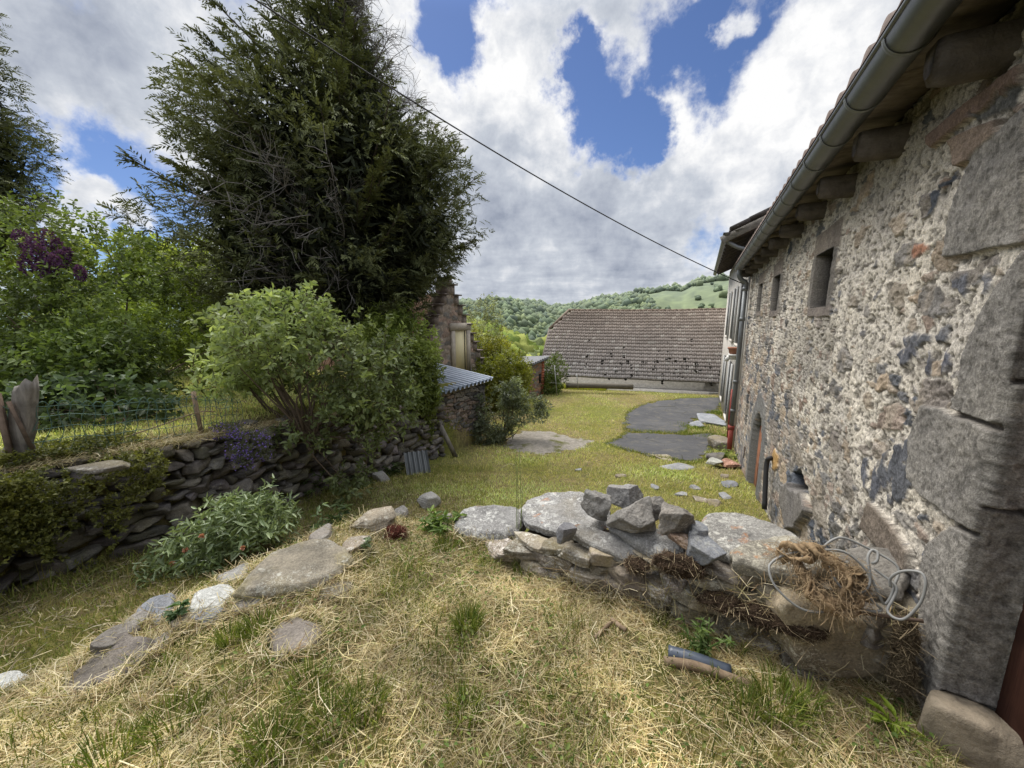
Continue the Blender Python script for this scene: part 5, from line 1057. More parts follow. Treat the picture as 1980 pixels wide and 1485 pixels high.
# ------------------------------------------------------------------ the big dark conifer
def conifer(name, label, base, top, prof, nl, seed, group=None, dens=1.0, zlow=1.0, dead=((0, 0, 0, 0),), trunk=(.34, .05), lens=1.0, fill=42000, thin=1.0):
    r_ = np.random.default_rng(seed); base = np.array(base, float); H = top - base[2]; t = empty(name, base, label, 'tree', group)
    lean = np.array([.25, 0, 0]); axis_ = lambda z: base + np.array([0, 0, z - base[2]]) + lean * ((z - base[2]) / H) ** 2
    m = MB(); zt = np.linspace(base[2] - .2, top, 30); m.tube([axis_(z) + np.array([.05 * math.sin(z * 1.1), .05 * math.cos(z * .9), 0]) for z in zt], np.interp(zt, [base[2], base[2] + 1, top], [trunk[0], trunk[0] * .8, trunk[1]]), 12, (.10, .085, .075))
    SP_, SD, SN, SL, SCol = [], [], [], [], []
    for i in range(nl):
        z0 = zlow + (top - zlow) * (i + r_.random()) / nl * .97; az = r_.uniform(0, 2 * np.pi)
        wR = .5 + .5 * math.cos(az); rz = z0 + r_.uniform(.2, .9)
        rmax = prof(rz, wR) * r_.uniform(.45, 1.08); 
        if rmax < .15: continue
        o = np.array([math.cos(az), math.sin(az), 0]); p0 = axis_(z0); upa = np.interp(z0, [zlow, zlow + 1.5, top], [-.05, .30, 1.0]) * r_.uniform(.6, 1.3)
        p3 = p0 + o * rmax + np.array([0, 0, rmax * upa]); p1 = p0 + o * rmax * .4 + np.array([0, 0, rmax * upa * .25]); q = curve([p0, p1, p0 * .25 + p3 * .75 + np.array([0, 0, -.06 * rmax]), p3], 16)
        m.tube(q, np.linspace(.045, .008, len(q)) * (.6 + .25 * rmax / 3), 5, (.10, .085, .075), caps=False)
        isdead = any(abs(math.atan2(math.sin(az - d[0]), math.cos(az - d[0]))) < d[1] and d[2] < z0 < d[3] for d in dead) and r_.random() < .75
        ns = int(dens * (14 + 62 * rmax / 3)); tt = r_.beta(1.6, 1.0, ns) * .93 + .07
        idx = tt * (len(q) - 1); i0 = np.minimum(idx.astype(int), len(q) - 2); pp = q[i0] + (q[i0 + 1] - q[i0]) * (idx - i0)[:, None]; tg = unit(q[i0 + 1] - q[i0])
        sd = unit(np.cross(tg, [0, 0, 1.0])) * r_.choice([-1, 1], ns)[:, None]; dd = unit(tg * r_.uniform(.5, 1.1, (ns, 1)) + sd * r_.uniform(.2, .9, (ns, 1)) + np.array([0, 0, 1]) * r_.normal(.12, .3, (ns, 1)))
        ln = (.20 + .26 * r_.random(ns)) * (1.15 - .35 * tt) * lens
        if isdead:
            for j in range(0, ns, 1):
                e = pp[j] + dd[j] * ln[j] * 1.5; mid = (pp[j] + e) / 2 + r_.normal(size=3) * .05; m.tube([pp[j], mid, e + [0, 0, -.05]], [.006, .005, .003], 3, (.26, .245, .23), caps=False)
                for _ in range(3):
                    a = pp[j] + (e - pp[j]) * r_.uniform(.2, .95); m.tube([a, a + unit(dd[j] + r_.normal(size=3) * .6) * r_.uniform(.12, .34)], [.004, .002], 3, (.27, .255, .24), caps=False)
            if r_.random() < .8: continue
        if z0 > top * .55 and r_.random() < .35 * thin: continue
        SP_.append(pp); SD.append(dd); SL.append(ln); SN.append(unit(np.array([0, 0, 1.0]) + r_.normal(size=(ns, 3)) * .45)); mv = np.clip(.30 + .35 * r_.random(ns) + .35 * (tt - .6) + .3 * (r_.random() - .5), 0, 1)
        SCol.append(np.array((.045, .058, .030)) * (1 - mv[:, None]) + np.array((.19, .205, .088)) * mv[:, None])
    for d_ in dead:
        for _ in range(int(d_[4]) if len(d_) > 4 else 0):
            a = d_[0] + r_.uniform(-1, 1) * d_[1]; z0 = r_.uniform(d_[2], d_[3]); rr_ = prof(z0, .5 + .5 * math.cos(a)); o = np.array([math.cos(a), math.sin(a), 0]); p0 = axis_(z0) + o * rr_ * r_.uniform(.25, .6); e = axis_(z0) + o * rr_ * r_.uniform(.95, 1.2) + np.array([0, 0, r_.normal(.05, .35)]); q = curve([p0, (p0 + e) / 2 + r_.normal(size=3) * .16 + [0, 0, .12], e], 9)
            g = np.array((.20, .185, .17)) * r_.uniform(.7, 1.15); m.tube(q, np.linspace(.011, .004, len(q)), 4, g, caps=False)
            for _ in range(9):
                b = q[r_.integers(2, len(q))]; dv = unit(o + r_.normal(size=3) * .75); c2 = b + dv * r_.uniform(.2, .55); c1 = (b + c2) / 2 + r_.normal(size=3) * .05; m.tube([b, c1, c2 + [0, 0, -.05]], [.005, .004, .0025], 3, g, caps=False)
    # the bulk of the crown: sprays through its volume, in clumps with gaps between them
    k = fill; zf = zlow - .3 + (top - zlow) * r_.beta(1.05, 1.9, k); azf = r_.uniform(0, 2 * np.pi, k); wf_ = .5 + .5 * np.cos(azf); rm = np.array([prof(a, b) for a, b in zip(zf, wf_)]); fr_ = r_.uniform(.12, 1, k) ** .55 * (1 + .16 * vnoise(P3(np.cos(azf) * 2.2, np.sin(azf) * 2.2, zf * 1.1), seed))
    o = np.stack([np.cos(azf), np.sin(azf), 0 * azf], -1); pp = base + np.stack([lean[0] * ((zf - base[2]) / H) ** 2, 0 * zf, zf - base[2]], -1) + o * (rm * fr_)[:, None] + r_.normal(size=(k, 3)) * .06
    lump = vnoise(pp * 1.15, seed + 3) + .6 * vnoise(pp * 2.6, seed + 4); ok = lump > -.26 + .62 * thin * sstep(top * .36, top * .70, zf) + .16 * sstep(.6, .95, fr_) + .5 * (fr_ > .9) * (r_.random(k) < .4)
    for d_ in dead: ok &= ~((np.abs(np.arctan2(np.sin(azf - d_[0]), np.cos(azf - d_[0]))) < d_[1]) & (zf > d_[2]) & (zf < d_[3]) & (fr_ > .55) & (r_.random(k) < .8))
    ok &= r_.random(k) < 1 - .72 * thin * sstep(top * .48, top * .70, zf); pp, o, fr_, lump = pp[ok], o[ok], fr_[ok], lump[ok]; k = len(pp); dd = unit(o * r_.uniform(.5, 1.2, (k, 1)) + np.array([0, 0, 1.0]) * r_.normal(.38, .4, (k, 1)) + r_.normal(size=(k, 3)) * .42)
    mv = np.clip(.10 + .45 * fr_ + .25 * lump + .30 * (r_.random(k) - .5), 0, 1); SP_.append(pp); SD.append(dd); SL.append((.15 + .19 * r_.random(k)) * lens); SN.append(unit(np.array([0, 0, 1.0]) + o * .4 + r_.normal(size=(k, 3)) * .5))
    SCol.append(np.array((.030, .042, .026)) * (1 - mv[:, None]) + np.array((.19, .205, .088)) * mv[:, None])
    SP_, SD, SN, SL, SCol = map(np.concatenate, (SP_, SD, SN, SL, SCol)); ns = len(SP_); E = 11
    f = (np.arange(E) + .5) / E; sgn = np.where(np.arange(E) % 2, 1, -1); S = unit(np.cross(SD, SN)); drp = SN * 0 + np.array([0, 0, -1.0])
    P = SP_[:, None] + SD[:, None] * (SL[:, None] * f[None])[..., None] + drp[:, None] * (SL[:, None] * .28 * f[None] ** 2)[..., None]
    D = unit(SD[:, None] * .85 + S[:, None] * (sgn * (.75 - .4 * f))[None, :, None] + r_.normal(size=(ns, E, 3)) * .14 + drp[:, None] * (.10 + .25 * f)[None, :, None])
    L = SL[:, None] * (.42 - .2 * f)[None] * r_.uniform(.7, 1.3, (ns, E)); C = np.repeat(SCol[:, None], E, 1) * (.8 + .4 * f)[None, :, None] * r_.uniform(.8, 1.2, (ns, E, 1))
    Nn = unit(np.repeat(SN[:, None], E, 1) + r_.normal(size=(ns, E, 3)) * .3)
    k = fill; zc_ = zlow + (top - zlow) * r_.beta(1.0, 2.3, k); azc = r_.uniform(0, 2 * np.pi, k); rc_ = np.array([prof(a, .5 + .5 * math.cos(b)) for a, b in zip(zc_, azc)]) * r_.uniform(.05, .74, k)
    pc = base + np.stack([np.cos(azc) * rc_ + lean[0] * ((zc_ - base[2]) / H) ** 2, np.sin(azc) * rc_, zc_ - base[2]], -1); okc = vnoise(pc * 1.15, seed + 3) + .6 * vnoise(pc * 2.6, seed + 4) > -.40 + .75 * thin * sstep(top * .36, top * .70, zc_); okc &= r_.random(k) < 1 - .88 * thin * sstep(top * .40, top * .62, zc_); pc = pc[okc]; k = len(pc)
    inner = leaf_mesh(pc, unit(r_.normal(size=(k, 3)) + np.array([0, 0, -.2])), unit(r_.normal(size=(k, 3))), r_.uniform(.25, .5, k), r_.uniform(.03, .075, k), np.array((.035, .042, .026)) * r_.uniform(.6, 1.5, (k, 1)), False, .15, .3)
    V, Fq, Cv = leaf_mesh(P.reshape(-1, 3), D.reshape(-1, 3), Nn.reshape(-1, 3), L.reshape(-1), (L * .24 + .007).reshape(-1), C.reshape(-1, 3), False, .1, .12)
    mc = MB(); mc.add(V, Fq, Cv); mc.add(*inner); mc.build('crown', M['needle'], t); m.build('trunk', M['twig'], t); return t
profL = lambda z: np.interp(z, [.9, 1.5, 2.2, 3.4, 5, 6.4, 7.4, 8.6, 10.2, 12.8], [1.2, 2.6, 3.6, 3.75, 3.4, 3.0, 2.3, 1.45, .9, .15])
profR = lambda z: np.interp(z, [.9, 1.7, 2.4, 3.6, 5, 6.4, 7.4, 8.6, 10.2, 12.8], [.4, 1.15, 2.2, 3.1, 2.8, 1.75, 1.0, .55, .4, .15])
conifer('conifer_tree', 'huge dark cypress-like conifer with dead grey twigs towering over the garden', (-3.95, 9.9, -.1), 12.6, lambda z, w: profL(z) * (1 - w) + profR(z) * w, 300, 4, dens=.55, zlow=1.1, dead=((R(5), R(45), 5.6, 9.8, 46), (R(-88), R(20), 1.3, 4.0, 40)))
conifer('conifer_tree', 'dark conifer cut off by the left edge of the photo', (-14.7, 10.2, .1), 11.0, lambda z, w: np.interp(z, [3.5, 4.6, 6.0, 7.5, 9, 11], [1.3, 2.0, 2.25, 2.15, 1.6, .2]), 90, 9, dens=.6, zlow=3.6, fill=16000, thin=0.0)

# ------------------------------------------------------------------ shrubs and broadleaf trees
G = lambda x, y: float(ground(x, y))
# pale-leaved shrub on the wall, in front
bush('garden_shrub', 'large loose light-green shrub with thin dark stems rising from the garden wall', 'shrub', (-2.85, 5.15, -.05),
     [((-3.05, 5.3, 1.20), (.95, .95, .72), 2.2), ((-2.25, 5.5, .85), (.75, .8, .75), 1.5), ((-3.85, 5.2, .95), (.50, .6, .50), .6), ((-1.95, 5.75, .3), (.50, .5, .6), .7), ((-2.25, 5.05, -.35), (.28, .25, .55), .4), ((-2.7, 5.0, .3), (.7, .4, .4), .35)],
     2300, 9, .19, .082, .045, (.15, .20, .075), (.40, .46, .22), 21, stems=44, stem_r=(.028, .006), shell=.35, twig=True, lump=2.2, thr=-.12, floor=False, upb=.45)
# leafy mass (elder and ivy) covering the wall and shed corner
bush('elder_bush', 'dense green leafy growth covering the wall end beside the blue-grey shed roof', 'shrub', (-2.3, 8.3, -.6),
     [((-2.6, 8.5, .75), (.80, .8, 1.05), 1.6), ((-2.02, 8.3, .25), (.42, .5, .7), .9), ((-2.1, 8.2, -.2), (.5, .4, .4), .5), ((-1.98, 8.42, -.9), (.14, .2, .6), .3), ((-2.9, 8.3, .3), (.6, .6, .7), .6), ((-2.75, 8.7, 1.35), (.45, .5, .6), .5)],
     2900, 9, .16, .10, .034, (.11, .16, .035), (.34, .40, .11), 22, stems=14, shell=.4, lump=1.5, thr=-.35, floor=False, upb=.2)
# dark lilac hedge at left with purple flower heads
t, PL = bush('lilac_hedge', 'tall dark overgrown lilac hedge behind the wire fence with purple blooms', 'hedge', (-6.6, 6.2, .3),
     [((-7.0, 6.6, 1.2), (1.75, 1.5, 1.3), 2.2), ((-7.9, 6.6, 1.9), (1.9, 1.6, 1.55), 2.4), ((-6.3, 5.7, .75), (.95, 1.0, .75), 1.0), ((-6.55, 5.3, .7), (1.25, .8, .7), 1.2), ((-9.6, 7.2, 1.5), (2, 1.5, 2.0), 1.0)],
     6800, 8, .17, .075, .042, (.06, .095, .026), (.25, .32, .095), 23, stems=30, shell=.62, lump=1.3, thr=-.22, upb=.3)
r_ = np.random.default_rng(2); m = MB()
for (px, py, Y, sc) in [(95, 462, 6.3, 1.0), (70, 470, 6.1, .9), (120, 500, 6.2, 1.0), (85, 515, 6.0, 1.1), (60, 495, 6.0, 1.2), (110, 478, 6.4, .9), (100, 520, 6.0, .8), (155, 528, 6.0, .7), (40, 462, 6.1, .9), (130, 492, 6.3, .7), (75, 490, 6.0, 1.0), (50, 515, 6.0, .8), (104, 508, 6.0, .9)]:
    c = at_Y(px, py, Y - .3); m = MB(); n = 240; d = unit(r_.normal(size=(n, 3))); q = c + d * np.array([.085, .08, .15]) * sc * r_.uniform(.5, 1, (n, 1)); V, Fq, Cc = leaf_mesh(q, d, unit(r_.normal(size=(n, 3))), np.full(n, .030), np.full(n, .026), np.array((.105, .04, .125)) * r_.uniform(.5, 1.6, (n, 1)), False); m.add(V, Fq, Cc); m.build('flower_head', M['petal'], t)
# ground-level brambles behind the fence with larger pale leaves
bush('bramble_patch', 'dark bramble leaves tangled behind the wire fence mesh', 'bramble', (-4.7, 4.5, .35),
     [((-5.35, 4.6, .5), (.95, .55, .34), 1.6)], 520, 5, .14, .085, .062, (.045, .075, .03), (.16, .22, .11), 24, stems=16, stem_r=(.008, .003), shell=.3, lump=2, thr=-.4, upb=.5)
# trees beyond the lawn
bush('round_shrub', 'round bright-green bush standing beyond the lawn left of the conifer', 'shrub', (-8.9, 11.2, 0), [((-8.9, 11.2, 1.45), (1.6, 1.4, 1.6), 2.4), ((-7.5, 11.0, .9), (1.3, 1.1, 1.1), 1.2), ((-10.2, 11.0, 1.2), (1.2, 1.1, 1.3), 1)],
     4600, 8, .18, .10, .045, (.08, .13, .022), (.32, .39, .07), 25, stems=10, shell=.6, lump=1.3, thr=-.5, hexa=False)
bush('garden_tree', 'taller light-green tree with spiky leaf clusters above the round bush', 'tree', (-12.6, 13.2, 0), [((-12.9, 13.2, 2.9), (1.8, 1.6, 1.25), 2), ((-10.8, 13.2, 2.9), (1.5, 1.3, 1.15), 1.6), ((-14.9, 13.0, 3.0), (1.4, 1.4, 1.3), 1.2), ((-12.6, 13, 1.4), (3.2, 1.5, 1.2), 2)],
     3800, 7, .34, .19, .085, (.12, .17, .03), (.40, .46, .12), 26, stems=12, stem_r=(.08, .012), shell=.5, lump=1.0, thr=-.15, upb=.9, trunk_name='trunk', crown_name='crown')
for (px, Y, zt, w, dk, lt, sd, lab) in [(930, 24, 2.4, 1.5, (.18, .20, .11), (.40, .42, .26), 27, 'pale feathery young tree rising behind the crow-stepped gable'),
                                        (940, 19.5, 1.3, 1.2, (.13, .14, .015), (.33, .32, .045), 28, 'yellow-green tree just right of the crow-stepped gable')]:
    c = at_Y(px, 640, Y); bush('garden_tree', lab, 'tree', (c[0], Y, -3), [((c[0], Y, zt - 1.1), (w * .75, w * .7, 1.5), 1.4), ((c[0] + .5, Y, zt - 2.6), (w, w * .8, 1.6), 1.4)], 900 if sd == 27 else 1500, 7, .3, .13, .07, dk, lt, sd, stems=10, stem_r=(.05, .01), shell=.2, lump=.9, thr=-.05 if sd == 27 else -.3, hexa=False, floor=False, upb=.8, trunk_name='trunk', crown_name='crown')
bush('hazel_bush', 'broad yellow-green bush behind the shed and below the valley view', 'shrub', (-.2, 14.6, -1.9), [((-.35, 14.6, -.75), (1.0, .9, 1.05), 2), ((.0, 15.4, -.85), (.72, .8, .85), 1.2), ((-.9, 14.0, -1.0), (.6, .6, .9), .8)], 2600, 8, .17, .085, .05, (.09, .115, .012), (.29, .29, .04), 29, stems=12, shell=.5, lump=1.4, thr=-.4, hexa=False)
bush('hazel_bush', 'green bush between the brick outhouse and the tiled barn', 'shrub', (1.85, 18.2, -2.0), [((1.95, 18.4, -1.15), (.62, .6, 1.0), 1), ((1.75, 18.0, -1.6), (.5, .5, .5), .5)], 1000, 8, .14, .08, .045, (.05, .085, .02), (.16, .20, .05), 30, stems=8, shell=.5, hexa=False, thr=-.5)
bush('hazel_bush', 'ivy-dark bush overgrowing the low end of the brick outhouse roof', 'shrub', (.2, 16.2, -1.95), [((.18, 16.2, -1.35), (.45, .5, .55), 1), ((-.1, 16.2, -.9), (.5, .6, .42), .6)], 900, 8, .14, .08, .045, (.06, .085, .012), (.20, .21, .04), 38, stems=8, shell=.5, hexa=False, thr=-.5)
bush('buddleia_bush', 'grey-green leaning bush with pale leaf tips against the shed wall', 'shrub', (-.28, 10.0, -1.7), [((-.35, 10.1, -.95), (.62, .55, .62), 1.2), ((.25, 9.9, -.72), (.55, .5, .40), 1.0), ((-.55, 9.9, -1.45), (.42, .35, .35), .7), ((.0, 10.1, -.45), (.4, .4, .35), .5), ((.55, 9.75, -.85), (.40, .3, .30), .5)],
     1500, 8, .15, .085, .036, (.11, .14, .085), (.36, .40, .27), 31, stems=26, stem_r=(.022, .005), shell=.2, lump=2.4, thr=-.12, upb=.6)
# creeping shrub over the left end of the wall
r_ = np.random.default_rng(33); n = 12000; dd_ = r_.uniform(.6, 3.5, n); w = r_.random(n); Pq = np.zeros((n, 3)); Oq = np.zeros((n, 3))
for i in range(n):
    p, tg = gwp(dd_[i]); nn_ = np.array([tg[1], -tg[0]]); zt_ = gtop(dd_[i]); 
    if w[i] < .52: a = r_.uniform(0, .75); Pq[i] = (*(p - nn_ * (a + .02)), zt_ + .04 + .12 * r_.random() * (1 - a)); Oq[i] = (0, 0, 1)
    else:
        drop = r_.uniform(0, .62) * (1.15 - .55 * abs(dd_[i] - 2.1) / 2.2 + .35 * math.sin(dd_[i] * 7)); Pq[i] = (*(p + nn_ * (.08 + .20 * r_.random() - .06 * drop)), zt_ + .06 - drop * 1.25); Oq[i] = (*nn_, .4)
fade = (dd_ > 2.7) & (r_.random(n) < .65); Pq, Oq = Pq[~fade], Oq[~fade]
t = empty('creeping_shrub', (-3.9, 2.9, .3), 'dense small-leaved evergreen creeper with yellowish tips hanging over the dark wall', 'shrub')
(V, Fq, C), P2, _ = twigs(Pq, Oq, r_, 9, .07, .031, .019, (.06, .08, .022), (.27, .27, .07), lump=3.0, thr=-.50, seed=33, hexa=False, upb=.3, spread=1.0)
m = MB(); m.add(V, Fq, C); m.build('leaves', M['leaf'], t)
# peony clump with salmon flowers
t, P2 = bush('peony_clump', 'low glossy-leaved peony clump with a few salmon flowers below the dark wall', 'plant', (-2.5, 3.3, -.72), [((-2.68, 3.3, -.44), (.38, .38, .34), 1.4), ((-2.45, 3.4, -.42), (.32, .36, .34), 1.0), ((-2.9, 3.15, -.58), (.3, .3, .18), .5)], 700, 7, .10, .075, .022, (.07, .11, .04), (.30, .36, .18), 34, mat='leaf_gloss', stems=20, stem_r=(.007, .003), shell=.35, lump=3, thr=-.6, upb=.8)
r_ = np.random.default_rng(6)
for (px, py) in [(390, 1037), (358, 1064), (333, 1090), (470, 1060)]:
    c = at_Y(px, py, 2.95); k = 26; d = unit(r_.normal(size=(k, 3)) + [0, 0, .6]); V, Fq, C = leaf_mesh(np.repeat(c[None], k, 0), d, unit(r_.normal(size=(k, 3))), np.full(k, .026), np.full(k, .022), np.array((.55, .27, .19)) * r_.uniform(.7, 1.3, (k, 1)), False); m = MB(); m.add(V, Fq, C); m.build('flower', M['petal'], t)
# purple aubrieta
r_ = np.random.default_rng(36); t = empty('aubrieta', at_Y(455, 850, 4.15), 'purple-flowering aubrieta cushion hanging over the garden wall', 'flowers'); n = 900
def onwall(px0, px1, py0, py1, n, d0=4.05, d1=4.3):
    return np.array([at_Y(r_.uniform(px0, px1), r_.uniform(py0, py1), r_.uniform(d0, d1)) for _ in range(n)])
Pq = np.vstack([onwall(405, 470, 822, 850, 300, 4.1, 4.5), onwall(440, 525, 832, 890, 420, 4.0, 4.25), onwall(455, 490, 860, 905, 120, 3.95, 4.1)]); Oq = np.tile([.4, -.6, .6], (len(Pq), 1))
(V, Fq, C), P2, _ = twigs(Pq, Oq, r_, 5, .05, .022, .010, (.05, .06, .035), (.14, .15, .09), lump=4, thr=-.8, seed=3, hexa=False); m = MB(); m.add(V, Fq, C); m.build('leaves', M['leaf'], t)
q = Pq[r_.choice(len(Pq), 460)] + r_.normal(size=(460, 3)) * .02 + [.01, -.05, .02]; d = unit(r_.normal(size=(460, 3)) + [.2, -.8, .4]); V, Fq, C = leaf_mesh(np.repeat(q, 2, 0), unit(r_.normal(size=(920, 3))), np.repeat(d, 2, 0), np.full(920, .017), np.full(920, .014), np.array((.17, .11, .42)) * r_.uniform(.6, 1.5, (920, 1)), False); m = MB(); m.add(V, Fq, C); m.build('flowers', M['petal'], t)
# small weeds
def weed(px, py, zb, h, nleaf, ll, lw, dark, light, label, seed, name='weed', lean=(0, 0, 0), stems=3, spread=.05, jag=False, c0=None, wild=.4):
    r_ = np.random.default_rng(seed); c = at_z(px, py, zb) if c0 is None else np.asarray(c0); t = empty(name, c, label, 'plant'); m = MB(); ms = MB()
    for s in range(stems):
        top = c + np.array([*(r_.normal(size=2) * spread), h * r_.uniform(.7, 1.05)]) + np.array(lean); q = curve([c + np.array([*(r_.normal(size=2) * spread * .2), 0]), (c + top) / 2 + r_.normal(size=3) * spread * .3, top], 12); ms.tube(q, np.linspace(.004, .002, len(q)), 5, np.array(dark) * 1.2)
        k = nleaf; f = r_.uniform(.1, 1, k); p = q[(f * (len(q) - 1)).astype(int)]; az = np.arange(k) * 2.4 + r_.uniform(0, 6); d = unit(np.stack([np.cos(az), np.sin(az), r_.uniform(-.1, .7, k)], -1)); nn_ = unit(np.array([0, 0, 1.0]) + r_.normal(size=(k, 3)) * wild)
        mv = r_.random((k, 1)); C = np.array(dark) * (1 - mv) + np.array(light) * mv; V, Fq, Cv = leaf_mesh(p, d, nn_, ll * r_.uniform(.6, 1.2, k), lw * r_.uniform(.7, 1.2, k), C, True, .2, .25); m.add(V, Fq, Cv)
        if jag: V, Fq, Cv = leaf_mesh(p + d * ll * .3, unit(d + np.cross(d, nn_) * .9), nn_, ll * r_.uniform(.4, .6, k), lw * .5 * np.ones(k), C, True, .2, .2); m.add(V, Fq, Cv); V, Fq, Cv = leaf_mesh(p + d * ll * .3, unit(d - np.cross(d, nn_) * .9), nn_, ll * r_.uniform(.4, .6, k), lw * .5 * np.ones(k), C, True, .2, .2); m.add(V, Fq, Cv)
    m.build('leaves', M['leaf'], t); ms.build('stems', M['twig'], t); return t
weed(350, 1228, -.10, .19, 13, .055, .035, (.04, .08, .03), (.11, .17, .07), 'green lobed-leaf weed growing in front of the white slab', 41, stems=3, spread=.03, jag=True)
weed(634, 1058, -.5, .50, 15, .07, .03, (.07, .11, .05), (.19, .25, .13), 'tall nettle-like weed in the strip behind the oval slab', 42, stems=2, spread=.06)
weed(705, 1088, -.02, .19, 12, .045, .022, (.08, .11, .06), (.20, .25, .14), 'pale leafy weed between the oval slab and the mossy stone', 43, stems=2, spread=.03)
weed(842, 1035, -.02, .17, 30, .07, .022, (.06, .11, .02), (.19, .26, .06), 'bright fern-like clump left of the thick grey slab', 44, name='fern', stems=9, spread=.10)
weed(1354, 1262, .02, .17, 34, .04, .010, (.07, .12, .03), (.20, .27, .09), 'feathery green weed at the foot of the low wall', 45, stems=6, spread=.05)
weed(549, 1150, .0, .05, 10, .04, .02, (.06, .10, .03), (.16, .22, .08), 'small leafy seedling at the edge of the oval slab', 46, stems=2, spread=.02)
weed(1720, 1400, .02, .06, 4, .085, .028, (.15, .22, .02), (.26, .34, .05), 'bright dandelion-like rosette by the house wall', 47, stems=2, spread=.02, jag=True)
weed(1400, 882, -1.6, .35, 26, .09, .05, (.10, .15, .03), (.24, .30, .08), 'leafy green weed growing beside the red pipe foot', 48, stems=5, spread=.15, c0=(*on_court([(1402, 884)])[0], -1.65))
for sd, (px, py, w) in enumerate([(690, 905, .5), (640, 940, .45), (760, 905, .4), (590, 960, .4), (700, 940, .35)]):
    q = on_court([(px, py)])[0]; weed(0, 0, 0, .28, 18, .09, .032, (.035, .06, .02), (.11, .15, .05), 'dark leafy weeds at the shaded foot of the garden wall', 60 + sd, stems=9, spread=.20, c0=(q[0], q[1], G(*q)))
for o in COL.objects:
    if o.get('label', '').startswith('dark leafy weeds at'): o['group'] = 'weeds at the foot of the garden wall'
# tall thin grass stems
m = MB(); r_ = np.random.default_rng(50)
for (x0, y0, x1, y1) in [(998, 1040, 997, 868), (1008, 1035, 1004, 868), (1001, 1040, 1000, 900), (1004, 1040, 1012, 930)]:
    a = at_z(x0, y0, .03); b = at_Y(x1, y1, a[1] + .02); m.tube(curve([a, (a + b) / 2 + [.004, 0, 0], b], 10), [.0025] * 5 + [.0018] * 4 if False else .0022, 4, (.22, .27, .09))
b = at_Y(996, 900, 2.45); m.tube(curve([b, b + [-.03, 0, .012], b + [-.075, 0, -.006], b + [-.10, 0, -.03]], 12), .0016, 4, (.40, .37, .22))
m.build('grass_stems', M['twig'], label='pair of tall thin green grass stems standing alone before the courtyard', cat='grass stem')

# ------------------------------------------------------------------ grass and hay
FOOT = [(np.array(o.location[:2]), max(o.dimensions[0], .02), max(o.dimensions[1], .02)) for o in COL.objects if o.name.split('.')[0] in ('cap_slab', 'stone_slab', 'paving_stone', 'stone_block')]
def clear_of(x, y, k=.40):
    ok = np.ones(len(x), bool)
    for c, dx, dy in FOOT: ok &= ((x - c[0]) / (dx * k)) ** 2 + ((y - c[1]) / (dy * k)) ** 2 > 1
    for o in OUTL:
        c = o.mean(0); near = (np.abs(x - c[0]) < .6) & (np.abs(y - c[1]) < .6)
        if near.any(): idx = np.where(near)[0]; ok[idx] &= ~inpoly(x[idx], y[idx], c + (o - c) * .95)
    return ok
STRAW = np.array([(.58, .48, .31), (.66, .56, .38), (.45, .35, .21), (.30, .21, .125), (.52, .46, .25), (.72, .64, .48)])
GREENS = np.array([(.10, .145, .028), (.15, .19, .04), (.22, .24, .055), (.30, .29, .085), (.085, .12, .035)])
def pick(p, n): return p[rng.integers(len(p), size=n)] * rng.uniform(.7, 1.2, (n, 1))
def green_mask(x, y): return np.clip(.52 + .85 * fbm(P3(x * 1.5, y * 1.5), 3, 77) + .16 * sstep(.2, -1.2, x) - .30 * sstep(.2, .9, x) * sstep(2.0, 1.4, y) , 0, 1)
m = MB(); N = 190000; x = rng.uniform(-3.4, 2.1, N); y = rng.uniform(.35, 2.95, N); ok = (sdf(x, y, TERR) > -.45 * sstep(-.2, -1.2, x)) & (x * HN[0] + y * HN[1] < .93) & clear_of(x, y) & ~((x * HD[0] + y * HD[1] > 2.03) & (x * HN[0] + y * HN[1] > -.72)); x, y = x[ok], y[ok]; gm_ = green_mask(x, y)
wallz = ((x * HD[0] + y * HD[1]) > 1.80) & ((x * HN[0] + y * HN[1]) > -1.05); isg = (rng.random(len(x)) < (.12 + .55 * gm_ ** 1.5)) & (~wallz | (rng.random(len(x)) < .2)); xg, yg = x[isg], y[isg]; n = len(xg); tall = .5 + .9 * np.clip(fbm(P3(xg * 3.2, yg * 3.2), 3, 78) + .45, 0, 1)
az = rng.uniform(0, 6.28, n); tl_ = rng.gamma(2, .28, n); lean = np.stack([np.cos(az) * tl_, np.sin(az) * tl_, 0 * az], -1) + np.array([.15, -.1, 0])
m.add(*blades(np.stack([xg, yg, ground(xg, yg) - .005], -1), rng.uniform(.03, .10, n) * tall, lean, rng.uniform(.0011, .0024, n), pick(GREENS, n) * (.8 + .4 * gm_[isg])[:, None]))
keep_ = isg | (fbm(P3(x * 1.25, y * 1.25), 4, 181) < .24) | (rng.random(len(x)) < .3); x, y, gm_, isg = x[keep_], y[keep_], gm_[keep_], isg[keep_]; xs2, ys2 = x[~isg], y[~isg]; n = len(xs2); pile = .010 + .035 * np.clip(fbm(P3(xs2 * 2.5, ys2 * 2.5), 3, 79) + .3, 0, 1)
m.add(*straws(np.stack([xs2, ys2, ground(xs2, ys2) + rng.random(n) * pile], -1), rng.gamma(4, .022, n) + .025, .0005 + rng.gamma(2, .00024, n), pick(STRAW, n) * (1.22 - .34 * gm_[~isg])[:, None] * np.array([1, 1.0, .95]) * (.98 + .55 * fbm(P3(xs2 * 2.1, ys2 * 2.1), 4, 171))[:, None], .22))
